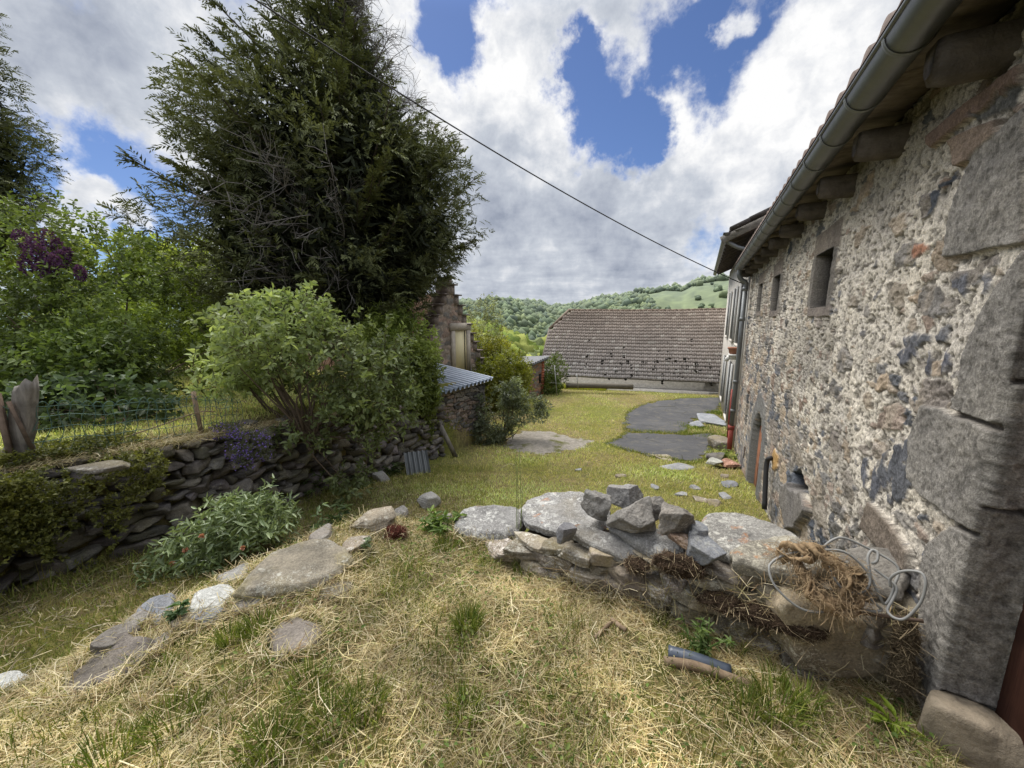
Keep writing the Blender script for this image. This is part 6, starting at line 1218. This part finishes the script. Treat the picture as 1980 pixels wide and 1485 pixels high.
# denser green tufts
for (px, py, nn_, hh_, rad_) in [(1500, 1372, 210, .12, .09), (1445, 1375, 120, .10, .08), (1555, 1355, 110, .11, .07), (1500, 1300, 50, .10, .04), (905, 1215, 240, .13, .06), (1015, 1095, 140, .09, .07), (900, 1380, 160, .09, .07), (500, 1215, 260, .10, .08), (700, 1370, 240, .10, .10), (600, 1330, 200, .10, .09), (520, 1440, 260, .10, .10), (330, 1400, 200, .10, .10), (440, 1230, 120, .09, .05), (860, 1060, 200, .09, .08), (1330, 1245, 60, .07, .05), (640, 1400, 220, .10, .1), (200, 1460, 200, .10, .1)]:
    c = at_z(px, py, .02); a = rng.uniform(0, 6.28, nn_); r0 = rad_ * np.sqrt(rng.random(nn_)); x = c[0] + r0 * np.cos(a); y = c[1] + r0 * np.sin(a); tl_ = rng.gamma(2, .26, nn_)
    m.add(*blades(np.stack([x, y, ground(x, y) - .005], -1), hh_ * rng.uniform(.5, 1.2, nn_), np.stack([np.cos(a) * tl_, np.sin(a) * tl_, 0 * a], -1), rng.uniform(.0016, .0034, nn_), pick(GREENS[:3], nn_)))
for _ in range(110):
    cx, cy = rng.uniform(-2.6, 1.5), rng.uniform(.6, 2.5); k = int(rng.integers(14, 60)); a = rng.uniform(0, 6.28, k); r0 = rng.uniform(.02, .06) * np.sqrt(rng.random(k)); x_, y_ = cx + r0 * np.cos(a), cy + r0 * np.sin(a); o_ = (sdf(x_, y_, TERR) > -.2) & (x_ * HN[0] + y_ * HN[1] < .88) & clear_of(x_, y_) & ~((x_ * HD[0] + y_ * HD[1] > 2.0) & (x_ * HN[0] + y_ * HN[1] > -1.0)); x_, y_, a = x_[o_], y_[o_], a[o_]; k = len(x_)
    if k: tl_ = rng.gamma(2, .3, k); m.add(*blades(np.stack([x_, y_, ground(x_, y_)], -1), rng.uniform(.03, .085) * rng.uniform(.5, 1.2, k), np.stack([np.cos(a) * tl_, np.sin(a) * tl_, 0 * a], -1), rng.uniform(.0012, .0026, k), pick(GREENS, k)))
# broad little leaves and long dry stalks mixed into the hay
k = 5200; x = rng.uniform(-3.0, 1.7, k); y = rng.uniform(.6, 2.9, k); ok = (sdf(x, y, TERR) > -.3) & (x * HN[0] + y * HN[1] < .9) & clear_of(x, y) & (fbm(P3(x * 1.9, y * 1.9), 3, 175) > .08) & ~((x * HD[0] + y * HD[1] > 2.03) & (x * HN[0] + y * HN[1] > -.72)); x, y = x[ok], y[ok]; k = len(x); a = rng.uniform(0, 6.28, k)
m.add(*leaf_mesh(np.stack([x, y, ground(x, y) + rng.uniform(.01, .05, k)], -1), unit(np.stack([np.cos(a), np.sin(a), rng.uniform(-.1, .5, k)], -1)), unit(np.array([0, 0, 1.0]) + rng.normal(size=(k, 3)) * .35), rng.uniform(.012, .034, k), rng.uniform(.008, .018, k), pick(np.array([(.10, .15, .04), (.16, .21, .06), (.22, .25, .08)]), k)))
k = 320; x = rng.uniform(-2.8, 1.5, k); y = rng.uniform(.6, 2.5, k); ok = (sdf(x, y, TERR) > -.1) & (x * HN[0] + y * HN[1] < .85) & clear_of(x, y); x, y = x[ok], y[ok]; k = len(x); m.add(*straws(np.stack([x, y, ground(x, y) + rng.uniform(.02, .06, k)], -1), rng.uniform(.14, .28, k), rng.uniform(.0008, .0015, k), pick(STRAW, k) * 1.1, .12))
# straw littering the low wall and hanging in its joints
nn_ = 800; t_ = rng.uniform(-.75, .92, nn_); z_ = rng.uniform(.02, .40, nn_); q = np.array([st(2.03 - rng.random() * .06 + .0 * a, a, b) for a, b in zip(t_, z_)]); ok = z_ < .12 + .28 * sstep(-.4, .4, t_); q = q[ok]; m.add(*straws(q, rng.gamma(3, .025, len(q)) + .02, rng.uniform(.0008, .0018, len(q)), pick(STRAW, len(q)) * .85, .8))
for c, dx, dy in FOOT:
    if c[1] > 3.1 or c[0] > 1.0: continue
    k = int(700 * (dx + dy)); a = rng.uniform(0, 6.28, k); f_ = rng.uniform(.42, .62, k); x, y = c[0] + dx * f_ * np.cos(a), c[1] + dy * f_ * np.sin(a); ok = sdf(x, y, TERR) > -.5; x, y, a = x[ok], y[ok], a[ok]; k = len(x)
    m.add(*straws(np.stack([x, y, ground(x, y) + .01 + .05 * rng.random(k)], -1), rng.gamma(4, .022, k) + .03, rng.uniform(.0008, .0019, k), pick(STRAW, k) * .95, .45))
    k2 = k // 3; m.add(*blades(np.stack([x[:k2], y[:k2], ground(x[:k2], y[:k2])], -1), rng.uniform(.04, .11, k2), rng.normal(size=(k2, 3)) * [.4, .4, 0], rng.uniform(.0012, .0026, k2), pick(GREENS, k2)))
m.build('terrace_hay', M['blade'], label='cut hay and tufts of green grass covering the terrace', kind='stuff')
# courtyard and strip: fine short blades, denser near the camera
m = MB(); N = 210000; rr = np.exp(rng.uniform(math.log(2.2), math.log(24), N)); az = rng.uniform(R(-58), R(44), N); x, y = rr * np.sin(az), rr * np.cos(az)
ok = (sdf(x, y, TERR) < -.05) & (sdf(x, y, GARD) < 0) & (x * HN[0] + y * HN[1] < .93) & clear_of(x, y, .45); ok &= ~inpoly(x, y, np.vstack([[st(0, 2)[:2]], [bpt(-1, .1)[:2], bpt(12, .1)[:2], bpt(12, 9)[:2], bpt(-1, 9)[:2]]])[1:])
jx, jy = x + .10 * vnoise(P3(x * 4, y * 4), 1), y + .10 * vnoise(P3(x * 4, y * 4 + 9), 1)
for pl in (ASPH1, ASPH2): ok &= sdf(jx, jy, pl) < .03
ok &= (sdf(jx, jy, OUTC) < 0) | (rng.random(N) < .03)
bare = fbm(P3(x * .8, y * .8), 4, 83); ok &= rng.random(N) < np.where(bare > .22, .35, 1.0); x, y, rr = x[ok], y[ok], rr[ok]; n = len(x); gm_ = np.clip(.5 + .9 * fbm(P3(x * .7, y * .7), 4, 85), 0, 1)
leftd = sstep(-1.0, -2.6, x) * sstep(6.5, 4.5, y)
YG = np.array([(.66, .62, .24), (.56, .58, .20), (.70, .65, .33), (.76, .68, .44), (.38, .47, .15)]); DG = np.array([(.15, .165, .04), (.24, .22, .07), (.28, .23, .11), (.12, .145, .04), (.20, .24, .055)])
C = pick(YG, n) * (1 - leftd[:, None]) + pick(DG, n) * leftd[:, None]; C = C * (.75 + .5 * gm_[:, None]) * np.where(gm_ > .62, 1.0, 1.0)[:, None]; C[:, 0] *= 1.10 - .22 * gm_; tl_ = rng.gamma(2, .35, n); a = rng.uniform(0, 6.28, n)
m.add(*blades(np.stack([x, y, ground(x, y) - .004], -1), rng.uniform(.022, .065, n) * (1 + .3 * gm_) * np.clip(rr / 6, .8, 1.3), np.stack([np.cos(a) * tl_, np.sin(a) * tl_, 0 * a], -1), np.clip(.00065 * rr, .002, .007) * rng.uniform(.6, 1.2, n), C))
N2 = 2600; q = np.vstack([on_court([(a_, b_)]) for a_, b_ in []]) if False else None
# green fringes along the asphalt edges and around the step stones
for pl, cnt in ((ASPH1, 2600), (ASPH2, 2600)):
    k = rng.integers(len(pl), size=cnt); f = rng.random((cnt, 1)); q = pl[k] * (1 - f) + pl[(k + 1) % len(pl)] * f + rng.normal(size=(cnt, 2)) * .05; m.add(*blades(np.stack([q[:, 0], q[:, 1], ground(q[:, 0], q[:, 1])], -1), rng.uniform(.03, .10, cnt), rng.normal(size=(cnt, 3)) * [.4, .4, 0], rng.uniform(.003, .006, cnt), pick(np.array([(.16, .22, .045), (.24, .26, .06), (.30, .29, .10)]), cnt)))
for (px, py, rad_, cnt) in [(1345, 826, .5, 900), (1395, 800, .5, 900), (1335, 839, .3, 160), (1395, 845, .6, 900), (1262, 837, .3, 90), (1320, 839, .3, 90)]:
    c = on_court([(px, py)])[0]; q = c + rng.normal(size=(cnt, 2)) * rad_ * .5; ok = (q[:, 0] * HN[0] + q[:, 1] * HN[1] < .9) & clear_of(q[:, 0], q[:, 1], .45); q = q[ok]; k = len(q); m.add(*blades(np.stack([q[:, 0], q[:, 1], ground(q[:, 0], q[:, 1])], -1), rng.uniform(.03, .10, k), rng.normal(size=(k, 3)) * [.4, .4, 0], rng.uniform(.004, .008, k), pick(np.array([(.14, .21, .04), (.22, .26, .06)]), k)))
k = 2600; a_ = rng.uniform(.3, 3.55, k); u_ = rng.uniform(-.75, -.05, k); q = B0 + bd * a_[:, None] + bp * u_[:, None]; m.add(*blades(np.stack([q[:, 0], q[:, 1], ground(q[:, 0], q[:, 1])], -1), rng.uniform(.12, .34, k), rng.normal(size=(k, 3)) * [.3, .3, 0], rng.uniform(.006, .012, k), pick(np.array([(.46, .48, .07), (.56, .52, .10), (.36, .42, .06)]), k)))
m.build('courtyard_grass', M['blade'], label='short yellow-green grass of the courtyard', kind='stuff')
# longer rough grass on the strip below the terrace and cut clippings
m = MB(); N = 26000; x = rng.uniform(-4.2, -.4, N); y = rng.uniform(1.2, 7.6, N); ok = (sdf(x, y, TERR) < -.08) & (sdf(x, y, GARD) < .05); x, y = x[ok], y[ok]; n = len(x); hN = np.clip(fbm(P3(x * 1.4, y * 1.4), 3, 91) + .35, 0, 1); nearwall = sstep(.5, .0, -sdf(x, y, GARD)); a = rng.uniform(0, 6.28, n); tl_ = rng.gamma(2, .35, n)
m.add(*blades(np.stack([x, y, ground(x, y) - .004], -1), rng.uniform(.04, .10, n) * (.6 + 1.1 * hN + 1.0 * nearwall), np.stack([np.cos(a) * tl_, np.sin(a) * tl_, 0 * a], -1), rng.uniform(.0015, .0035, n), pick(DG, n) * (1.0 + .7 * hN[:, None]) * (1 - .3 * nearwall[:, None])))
n = 9000; x = rng.uniform(-4.0, -.6, n); y = rng.uniform(1.4, 6.5, n); ok = (sdf(x, y, TERR) < -.05) & (sdf(x, y, GARD) < 0); x, y = x[ok], y[ok]; n = len(x); m.add(*straws(np.stack([x, y, ground(x, y) + .015 + .02 * rng.random(n)], -1), rng.gamma(3, .022, n) + .02, rng.uniform(.0012, .003, n), pick(STRAW, n) * rng.choice([.35, .55, .8], n)[:, None], .25))
m.build('strip_grass', M['blade'], label='rough cut grass in the shaded strip below the garden wall', kind='stuff')
# garden lawn and the ragged grass along the wall top
m = MB(); N = 60000; x = rng.uniform(-9.5, -2.0, N); y = rng.uniform(2.6, 11.5, N); ok = (sdf(x, y, GARD) > .1); x, y = x[ok], y[ok]; n = len(x); a = rng.uniform(0, 6.28, n); tl_ = rng.gamma(2, .35, n); ew = sstep(.8, .2, sdf(x, y, GARD))
m.add(*blades(np.stack([x, y, ground(x, y) - .004], -1), rng.uniform(.03, .07, n) * (1 + .9 * ew), np.stack([np.cos(a) * tl_, np.sin(a) * tl_, 0 * a], -1), rng.uniform(.003, .006, n) * (1 - .5 * ew), pick(YG, n) * np.array([1.0, 1.05, .9])))
n = 7000; s_ = rng.uniform(2.6, 6.5, n); q = np.array([gwp(v)[0] - np.array([gwp(v)[1][1], -gwp(v)[1][0]]) * rng.uniform(-.05, .6) for v in s_]); zq = np.array([gtop(v) for v in s_]); m.add(*straws(np.stack([q[:, 0], q[:, 1], zq + .03 + .06 * rng.random(n)], -1), rng.gamma(3, .03, n) + .03, rng.uniform(.001, .0026, n), pick(STRAW, n) * .75, .4))
m.build('lawn_grass', M['blade'], label='mown lawn of the raised garden with straggling dry grass along its edge', kind='stuff')
# ------------------------------------------------------------------ hills across the valley
def far_z(az, r):
    """height of the land at azimuth az (radians from the view axis, + right) and distance r"""
    deg = np.degrees(az)
    ridge = np.interp(deg, [-60, -20, -8, -4, -1.5, 1.5, 4, 6.5, 9, 12, 17, 23, 29, 34, 60], [1.6, 1.9, 2.0, 2.0, 2.15, 1.75, 1.35, 1.25, 1.5, 2.1, 3.0, 3.9, 4.8, 5.4, 6.5])
    zr = 950 * np.tan(np.radians(ridge)); zr = zr + 9 * fbm(P3(deg * .35, r / 220.), 4, 5)
    valley = np.interp(r, [30, 60, 130, 260, 420, 950, 1500], [-6, -16, -34, -72, -62, 0, -40]); wt = np.interp(r, [250, 420, 950, 1500], [0, .08, 1, .8])
    shoulder = 26 * np.exp(-((deg + 2) / 5) ** 2 - ((r - 620) / 130.) ** 2)
    return valley * (1 - wt) + zr * wt + shoulder + 6 * fbm(P3(deg * .25, r / 120.), 4, 6) * sstep(200, 500, r)
def spur_z(az, r):
    deg = np.degrees(az); e = np.interp(deg, [-60, -12, -6, -2, 1, 3.6, 5, 7, 12, 30, 60], [-1.2, -1.5, -1.9, -2.7, -4.0, -5.6, -5.2, -3.4, -2.2, -1.8, -1.8])
    zc = 190 * np.tan(np.radians(e)); return np.where(r < 190, np.interp(r, [45, 190], [0, 1]) * zc + (1 - np.interp(r, [45, 190], [0, 1])) * -9, zc - (r - 190) * .55) 
AZ = np.radians(np.linspace(-62, 62, 260)); RR = np.concatenate([np.linspace(240, 1000, 90), np.linspace(1030, 5200, 30)])
A, Rr = np.meshgrid(AZ, RR, indexing='ij'); Z = far_z(A, np.minimum(Rr, 1500)) - .02 * np.maximum(Rr - 1500, 0)
def meadow(az, r):
    d = np.degrees(az); m1 = sstep(0, 1, (fbm(P3(d * .6, r / 90.), 3, 12) + .3)) * 0
    right = (d > 16.5 + (950 - r) * .012) & (r < 930 - (d - 17) * 1.0) & (r > 560) & (fbm(P3(d * 1.2, r / 60.), 3, 14) < .55)
    left1 = (np.abs(d + 3.3) < 3.4) & (np.abs(r - (880 - 8 * d)) < 30); left2 = (np.abs(d + 1.2) < 3.6) & (np.abs(r - (690 + 14 * (d + 1.2))) < 26)
    return right | left1 | left2
mead = meadow(A, Rr); n1 = fbm(P3(np.degrees(A) * 1.3, Rr / 40.), 4, 15)
hz_ = np.clip((Rr - 150) / 1700., 0, .5)[..., None]; Cf = np.where(mead[..., None], np.array((.17, .20, .075)) * (1 + .5 * n1[..., None]), np.array((.055, .085, .045)) * (1 + .4 * n1[..., None])); Cf = Cf * (1 - hz_) + np.array((.17, .21, .22)) * hz_  # distance haze painted into the hill colours
M['hill'] = mat_attr('hillside', .95, None, .15, .05, spec=.05)
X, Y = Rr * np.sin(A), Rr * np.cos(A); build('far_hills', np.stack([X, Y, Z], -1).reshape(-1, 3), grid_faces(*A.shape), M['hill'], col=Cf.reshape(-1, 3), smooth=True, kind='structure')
RS = np.concatenate([np.linspace(40, 190, 40), np.linspace(200, 330, 14)]); A2, R2 = np.meshgrid(AZ, RS, indexing='ij'); Z2 = spur_z(A2, R2)
build('near_hillside', np.stack([R2 * np.sin(A2), R2 * np.cos(A2), Z2], -1).reshape(-1, 3), grid_faces(*A2.shape), M['hill'], col=np.broadcast_to(np.array((.10, .13, .035)), (A2.size, 3)), smooth=True, kind='structure')
r_ = np.random.default_rng(77); M['canopy'] = mat_attr('tree_canopy', .95, (.9, .5, .4), .3, .6, spec=.05)
def canopy(name, az, r, zf, size, cols, seed, label, tone):
    v, f = ico(1 if len(az) > 6000 else 3); n = len(az); x, y = r * np.sin(az), r * np.cos(az); z = zf(az, r); s = size * np.clip(r_.lognormal(-.08, .34, n), .4, 2.0); sq = r_.uniform(.75, 1.35, n)
    V = v[None] * (s[:, None] * (1 + .42 * vnoise(v[None] * 1.9 + r_.uniform(0, 50, (n, 1, 1)) , seed) + .22 * vnoise(v[None] * 4.5 + r_.uniform(0, 50, (n, 1, 1)), seed + 1) + .16 * vnoise(v[None] * 9.5 + r_.uniform(0, 50, (n, 1, 1)), seed + 2)))[..., None]
    V[..., 2] *= sq[:, None]; V = V + np.stack([x, y, z + s * sq * .55], -1)[:, None]; k = r_.integers(len(cols), size=n); C = np.array(cols)[k] * r_.uniform(.7, 1.3, (n, 1)) * tone(az, r)[:, None]
    hz = np.clip((r - 150) / 1500., 0, .55)[:, None]; C = C * .86 * (1 - hz) + np.array((.195, .225, .185)) * hz; C = C[:, None] * (.75 + .5 * sstep(-.6, .9, v[:, 2]))[None, :, None]; F3 = (f[None] + (np.arange(n) * len(v))[:, None, None]).reshape(-1, 3)  # haze mixed into the crown colour by distance; crown tops painted lighter
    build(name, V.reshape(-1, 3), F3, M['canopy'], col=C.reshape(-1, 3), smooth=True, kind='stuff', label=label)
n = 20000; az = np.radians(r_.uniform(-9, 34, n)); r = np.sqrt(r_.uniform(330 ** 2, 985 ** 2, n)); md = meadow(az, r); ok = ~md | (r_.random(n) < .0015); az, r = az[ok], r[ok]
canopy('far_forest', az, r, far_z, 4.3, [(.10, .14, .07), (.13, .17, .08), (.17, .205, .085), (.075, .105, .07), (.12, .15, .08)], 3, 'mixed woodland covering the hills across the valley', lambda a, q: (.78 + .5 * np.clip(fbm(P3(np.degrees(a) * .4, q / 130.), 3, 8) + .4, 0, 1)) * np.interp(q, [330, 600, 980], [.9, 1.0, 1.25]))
n = 5200; az = np.radians(r_.uniform(-12, 14, n)); r = r_.uniform(85, 200, n)
canopy('near_wood', az, r, spur_z, 1.9, [(.15, .19, .04), (.20, .235, .055), (.11, .15, .035), (.17, .20, .09), (.23, .25, .07)], 5, 'bright yellow-green woodland on the near slope beyond the gable', lambda a, q: .85 + .4 * np.clip(fbm(P3(np.degrees(a) * .9, q / 30.), 3, 9) + .3, 0, 1))
# ------------------------------------------------------------------ sky and sun
SUN_AZ, SUN_EL = R(-30), R(58)                     # ahead of the camera and to the left
w = bpy.data.worlds.new('World'); scene.world = w; w.use_nodes = True; nt = w.node_tree; nt.nodes.clear()
class WT_(NT):
    def __init__(s, t): s.t = t
t = WT_(nt); out = t.n('ShaderNodeOutputWorld'); bg = t.n('ShaderNodeBackground'); sky = t.n('ShaderNodeTexSky', sky_type='NISHITA'); sky.sun_disc = False
sky.sun_elevation = SUN_EL; sky.sun_rotation = SUN_AZ; sky.altitude = 600; sky.air_density = 1.0; sky.dust_density = .6; sky.ozone_density = 2.0
d = t.n('ShaderNodeTexCoord').outputs['Generated']; sx = t.n('ShaderNodeSeparateXYZ'); t.l(d, sx.inputs[0])
den = t.math('ADD', t.math('MAXIMUM', sx.outputs[2], 0.0), .16); cx = t.n('ShaderNodeCombineXYZ'); t.l(t.math('DIVIDE', sx.outputs[0], den), cx.inputs[0]); t.l(t.math('DIVIDE', sx.outputs[1], den), cx.inputs[1]); cp = cx.outputs[0]
wn = t.n('ShaderNodeVectorMath', operation='SUBTRACT'); t.l(t.noise(d, 7, 6, .62, 0, 'Color'), wn.inputs[0]); wn.inputs[1].default_value = (.5, .5, .5)
ws = t.n('ShaderNodeVectorMath', operation='SCALE'); t.l(wn.outputs[0], ws.inputs[0]); ws.inputs['Scale'].default_value = .22; wa = t.n('ShaderNodeVectorMath', operation='ADD'); t.l(d, wa.inputs[0]); t.l(ws.outputs[0], wa.inputs[1])
wn2 = t.n('ShaderNodeVectorMath', operation='NORMALIZE'); t.l(wa.outputs[0], wn2.inputs[0]); dw_ = wn2.outputs[0]
grow = 1.28
def blob(px, py, rad, soft=.6, amt=1.0, vec=None):
    """a soft round region of the sky, centred on a fixed direction"""
    c = unit(ray(px, py)); n = t.n('ShaderNodeVectorMath', operation='DISTANCE'); t.l(vec or dw_, n.inputs[0]); n.inputs[1].default_value = tuple(c); rad = rad * grow; a = rad / F * (1 / np.linalg.norm(ray(px, py))); soft = min(soft + .42, .97)
    return t.mapr(n.outputs['Value'], a * (1 + soft), a * (1 - soft), 0, amt, True)
def total(items, op='ADD'):
    r = items[0]
    for i in items[1:]: r = t.math(op, r, i)
    return r
holes = total([blob(*a) for a in [(868, 52, 62, .5), (1150, 190, 62, .45), (1120, 130, 40, .5), (1205, 235, 62, .45), (1235, 285, 38, .6), (1180, 150, 60, .6, .8), (1345, 75, 95, .6), (1265, 135, 50, .7, .8), (1440, 45, 55, .7, .8), (1240, 175, 45, .6, .8), (205, 345, 70, .6, .95), (255, 395, 85, .6, .95), (110, 380, 90, .6, .95), (300, 440, 60, .7, .9), (50, 300, 60, .7, .8), (195, 450, 120, .6, .95), (1375, 468, 45, .7, .5), (-250, 350, 200, .6), (2300, 300, 300, .5), (300, -500, 300, .5, .8)]], 'MAXIMUM')
grow = 1.0
streak = total([blob(*a) for a in [(200, 380, 42, .8, .75), (240, 398, 40, .8, .75), (170, 372, 28, .8, .7), (130, 425, 45, .9, .6), (190, 428, 30, .9, .6), (1395, 40, 30, .9, .5)]], 'MAXIMUM')
n1 = t.noise(cp, 1.3, 8, .58, .3); n2 = t.noise(cp, 3.4, 7, .62, .2); n3 = t.noise(d, 9, 8, .6)
nn1 = t.math('ADD', t.math('MULTIPLY', n1, .6), t.math('MULTIPLY', n3, .4))
cov = t.math('SUBTRACT', t.math('ADD', t.math('MULTIPLY', t.math('SUBTRACT', n3, .5), .9), .95), holes); cov = t.math('ADD', cov, streak); cov = t.math('ADD', cov, t.math('MULTIPLY', t.math('SUBTRACT', t.noise(d, 26, 6, .65), .5), .55)); mask = t.mapr(cov, .18, .66, 0, 1, True)
# brightness of the cloud deck: noise plus broad light and dark regions
lit = total([blob(*a) for a in [(980, 150, 150, .8, .34), (1080, 200, 80, .8, .36), (880, 130, 110, .9, .26), (1400, 200, 170, .8, .32), (1560, 150, 140, .8, .22), (1290, 230, 70, .8, .30), (1110, 300, 80, .9, .2), (1330, 330, 120, .9, .10), (250, 330, 120, .9, .28), (120, 300, 90, .9, .25), (300, 30, 150, .9, .2), (1400, 500, 80, .8, .40), (720, 30, 100, .9, .2), (990, 270, 70, .9, .16), (1660, 60, 160, .9, .16), (450, 420, 120, .9, .2), (1470, 330, 90, .9, .15)]])
drk = total([blob(*a) for a in [(150, 210, 170, .9, .22), (40, 80, 120, .9, .15), (250, 130, 150, .9, .16), (1050, 430, 200, .9, .20), (1200, 380, 140, .9, .18), (950, 480, 130, .9, .15), (1300, 470, 80, .9, .14), (1440, 400, 90, .9, .12), (1240, 520, 120, .9, .12), (1060, 60, 90, .9, .12), (960, 350, 100, .9, .12), (1270, 40, 80, .9, .08)]])
st_ = t.n('ShaderNodeMapping'); t.l(d, st_.inputs[0]); st_.inputs['Scale'].default_value = (3.0, 3.0, 26.0); band = t.noise(st_.outputs[0], 1.6, 6, .55, .4); lowz = t.mapr(sx.outputs[2], .02, .26, 1, 0, True)
bri = t.math('ADD', .60, t.math('MULTIPLY', t.math('SUBTRACT', n3, .5), .85)); bri = t.math('ADD', bri, t.math('MULTIPLY', t.math('SUBTRACT', n2, .5), .40)); bri = t.math('ADD', bri, t.math('MULTIPLY', t.math('SUBTRACT', t.noise(d, 24, 6, .6, .3), .5), .5)); bri = t.math('SUBTRACT', t.math('ADD', bri, t.math('MULTIPLY', lit, .55)), t.math('MULTIPLY', drk, .55))
bri = t.math('ADD', bri, t.math('MULTIPLY', t.math('MULTIPLY', t.math('SUBTRACT', band, .5), lowz), .8)); bri = t.math('ADD', bri, t.math('MULTIPLY', lowz, .10)); edge = t.mapr(cov, .22, .75, .22, 0, True); bri = t.math('ADD', bri, edge)
ramp = t.n('ShaderNodeValToRGB'); t.l(bri, ramp.inputs[0]); e = ramp.color_ramp.elements; e[0].position = .12; e[0].color = (.27, .31, .40, 1); e[1].position = .92; e[1].color = (1.0, 1.0, 1.0, 1)
for ps, c in ((.35, (.42, .46, .545, 1)), (.58, (.58, .62, .69, 1)), (.75, (.78, .80, .84, 1))): k = e.new(ps); k.color = c
SKY_S = .11
skyc = t.mix(1.0, sky.outputs[0], (SKY_S, SKY_S, SKY_S), 'MULTIPLY'); skyc = t.mix(1.0, skyc, (.64, .72, .93), 'MULTIPLY')
below = t.mapr(sx.outputs[2], -.02, .01, 0, 1); full = t.mix(mask, skyc, ramp.outputs[0]); full = t.mix(below, (.16, .17, .13), full)
# extra sky brightness added overhead and off-frame left to light the ground; dimmed behind
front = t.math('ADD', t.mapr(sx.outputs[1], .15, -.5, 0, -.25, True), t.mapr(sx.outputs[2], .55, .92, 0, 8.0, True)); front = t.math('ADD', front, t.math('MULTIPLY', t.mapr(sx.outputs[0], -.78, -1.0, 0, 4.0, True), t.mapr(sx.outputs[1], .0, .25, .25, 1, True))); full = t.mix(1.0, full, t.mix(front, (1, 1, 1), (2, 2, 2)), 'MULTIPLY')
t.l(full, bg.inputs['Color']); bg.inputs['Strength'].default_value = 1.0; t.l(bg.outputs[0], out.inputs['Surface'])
# the Nishita sky is brought to strength SKY_S in the mix above, before the cloud deck is laid over it
sl = bpy.data.lights.new('sun', 'SUN'); so = bpy.data.objects.new('sun', sl); COL.objects.link(so); sl.energy = 5.0; sl.angle = R(45); sl.color = (1.0, .955, .88)
sd = np.array([math.sin(SUN_AZ) * math.cos(SUN_EL), math.cos(SUN_AZ) * math.cos(SUN_EL), math.sin(SUN_EL)]); so.rotation_euler = Vector(sd).to_track_quat('Z', 'Y').to_euler(); so.location = (0, 0, 30)
for o in COL.objects:
    if o.parent is None and o.get('label') and not o.get('kind'): o['kind'] = 'thing'
scene.view_settings.view_transform = 'Standard'; scene.view_settings.look = 'None'; scene.view_settings.exposure = 0; scene.view_settings.gamma = 1
scene.render.engine = 'CYCLES'; scene.cycles.use_denoising = True; scene.cycles.max_bounces = 4; scene.cycles.transparent_max_bounces = 4; scene.cycles.diffuse_bounces = 3; scene.cycles.glossy_bounces = 2; scene.cycles.transmission_bounces = 2; scene.cycles.use_adaptive_sampling = True
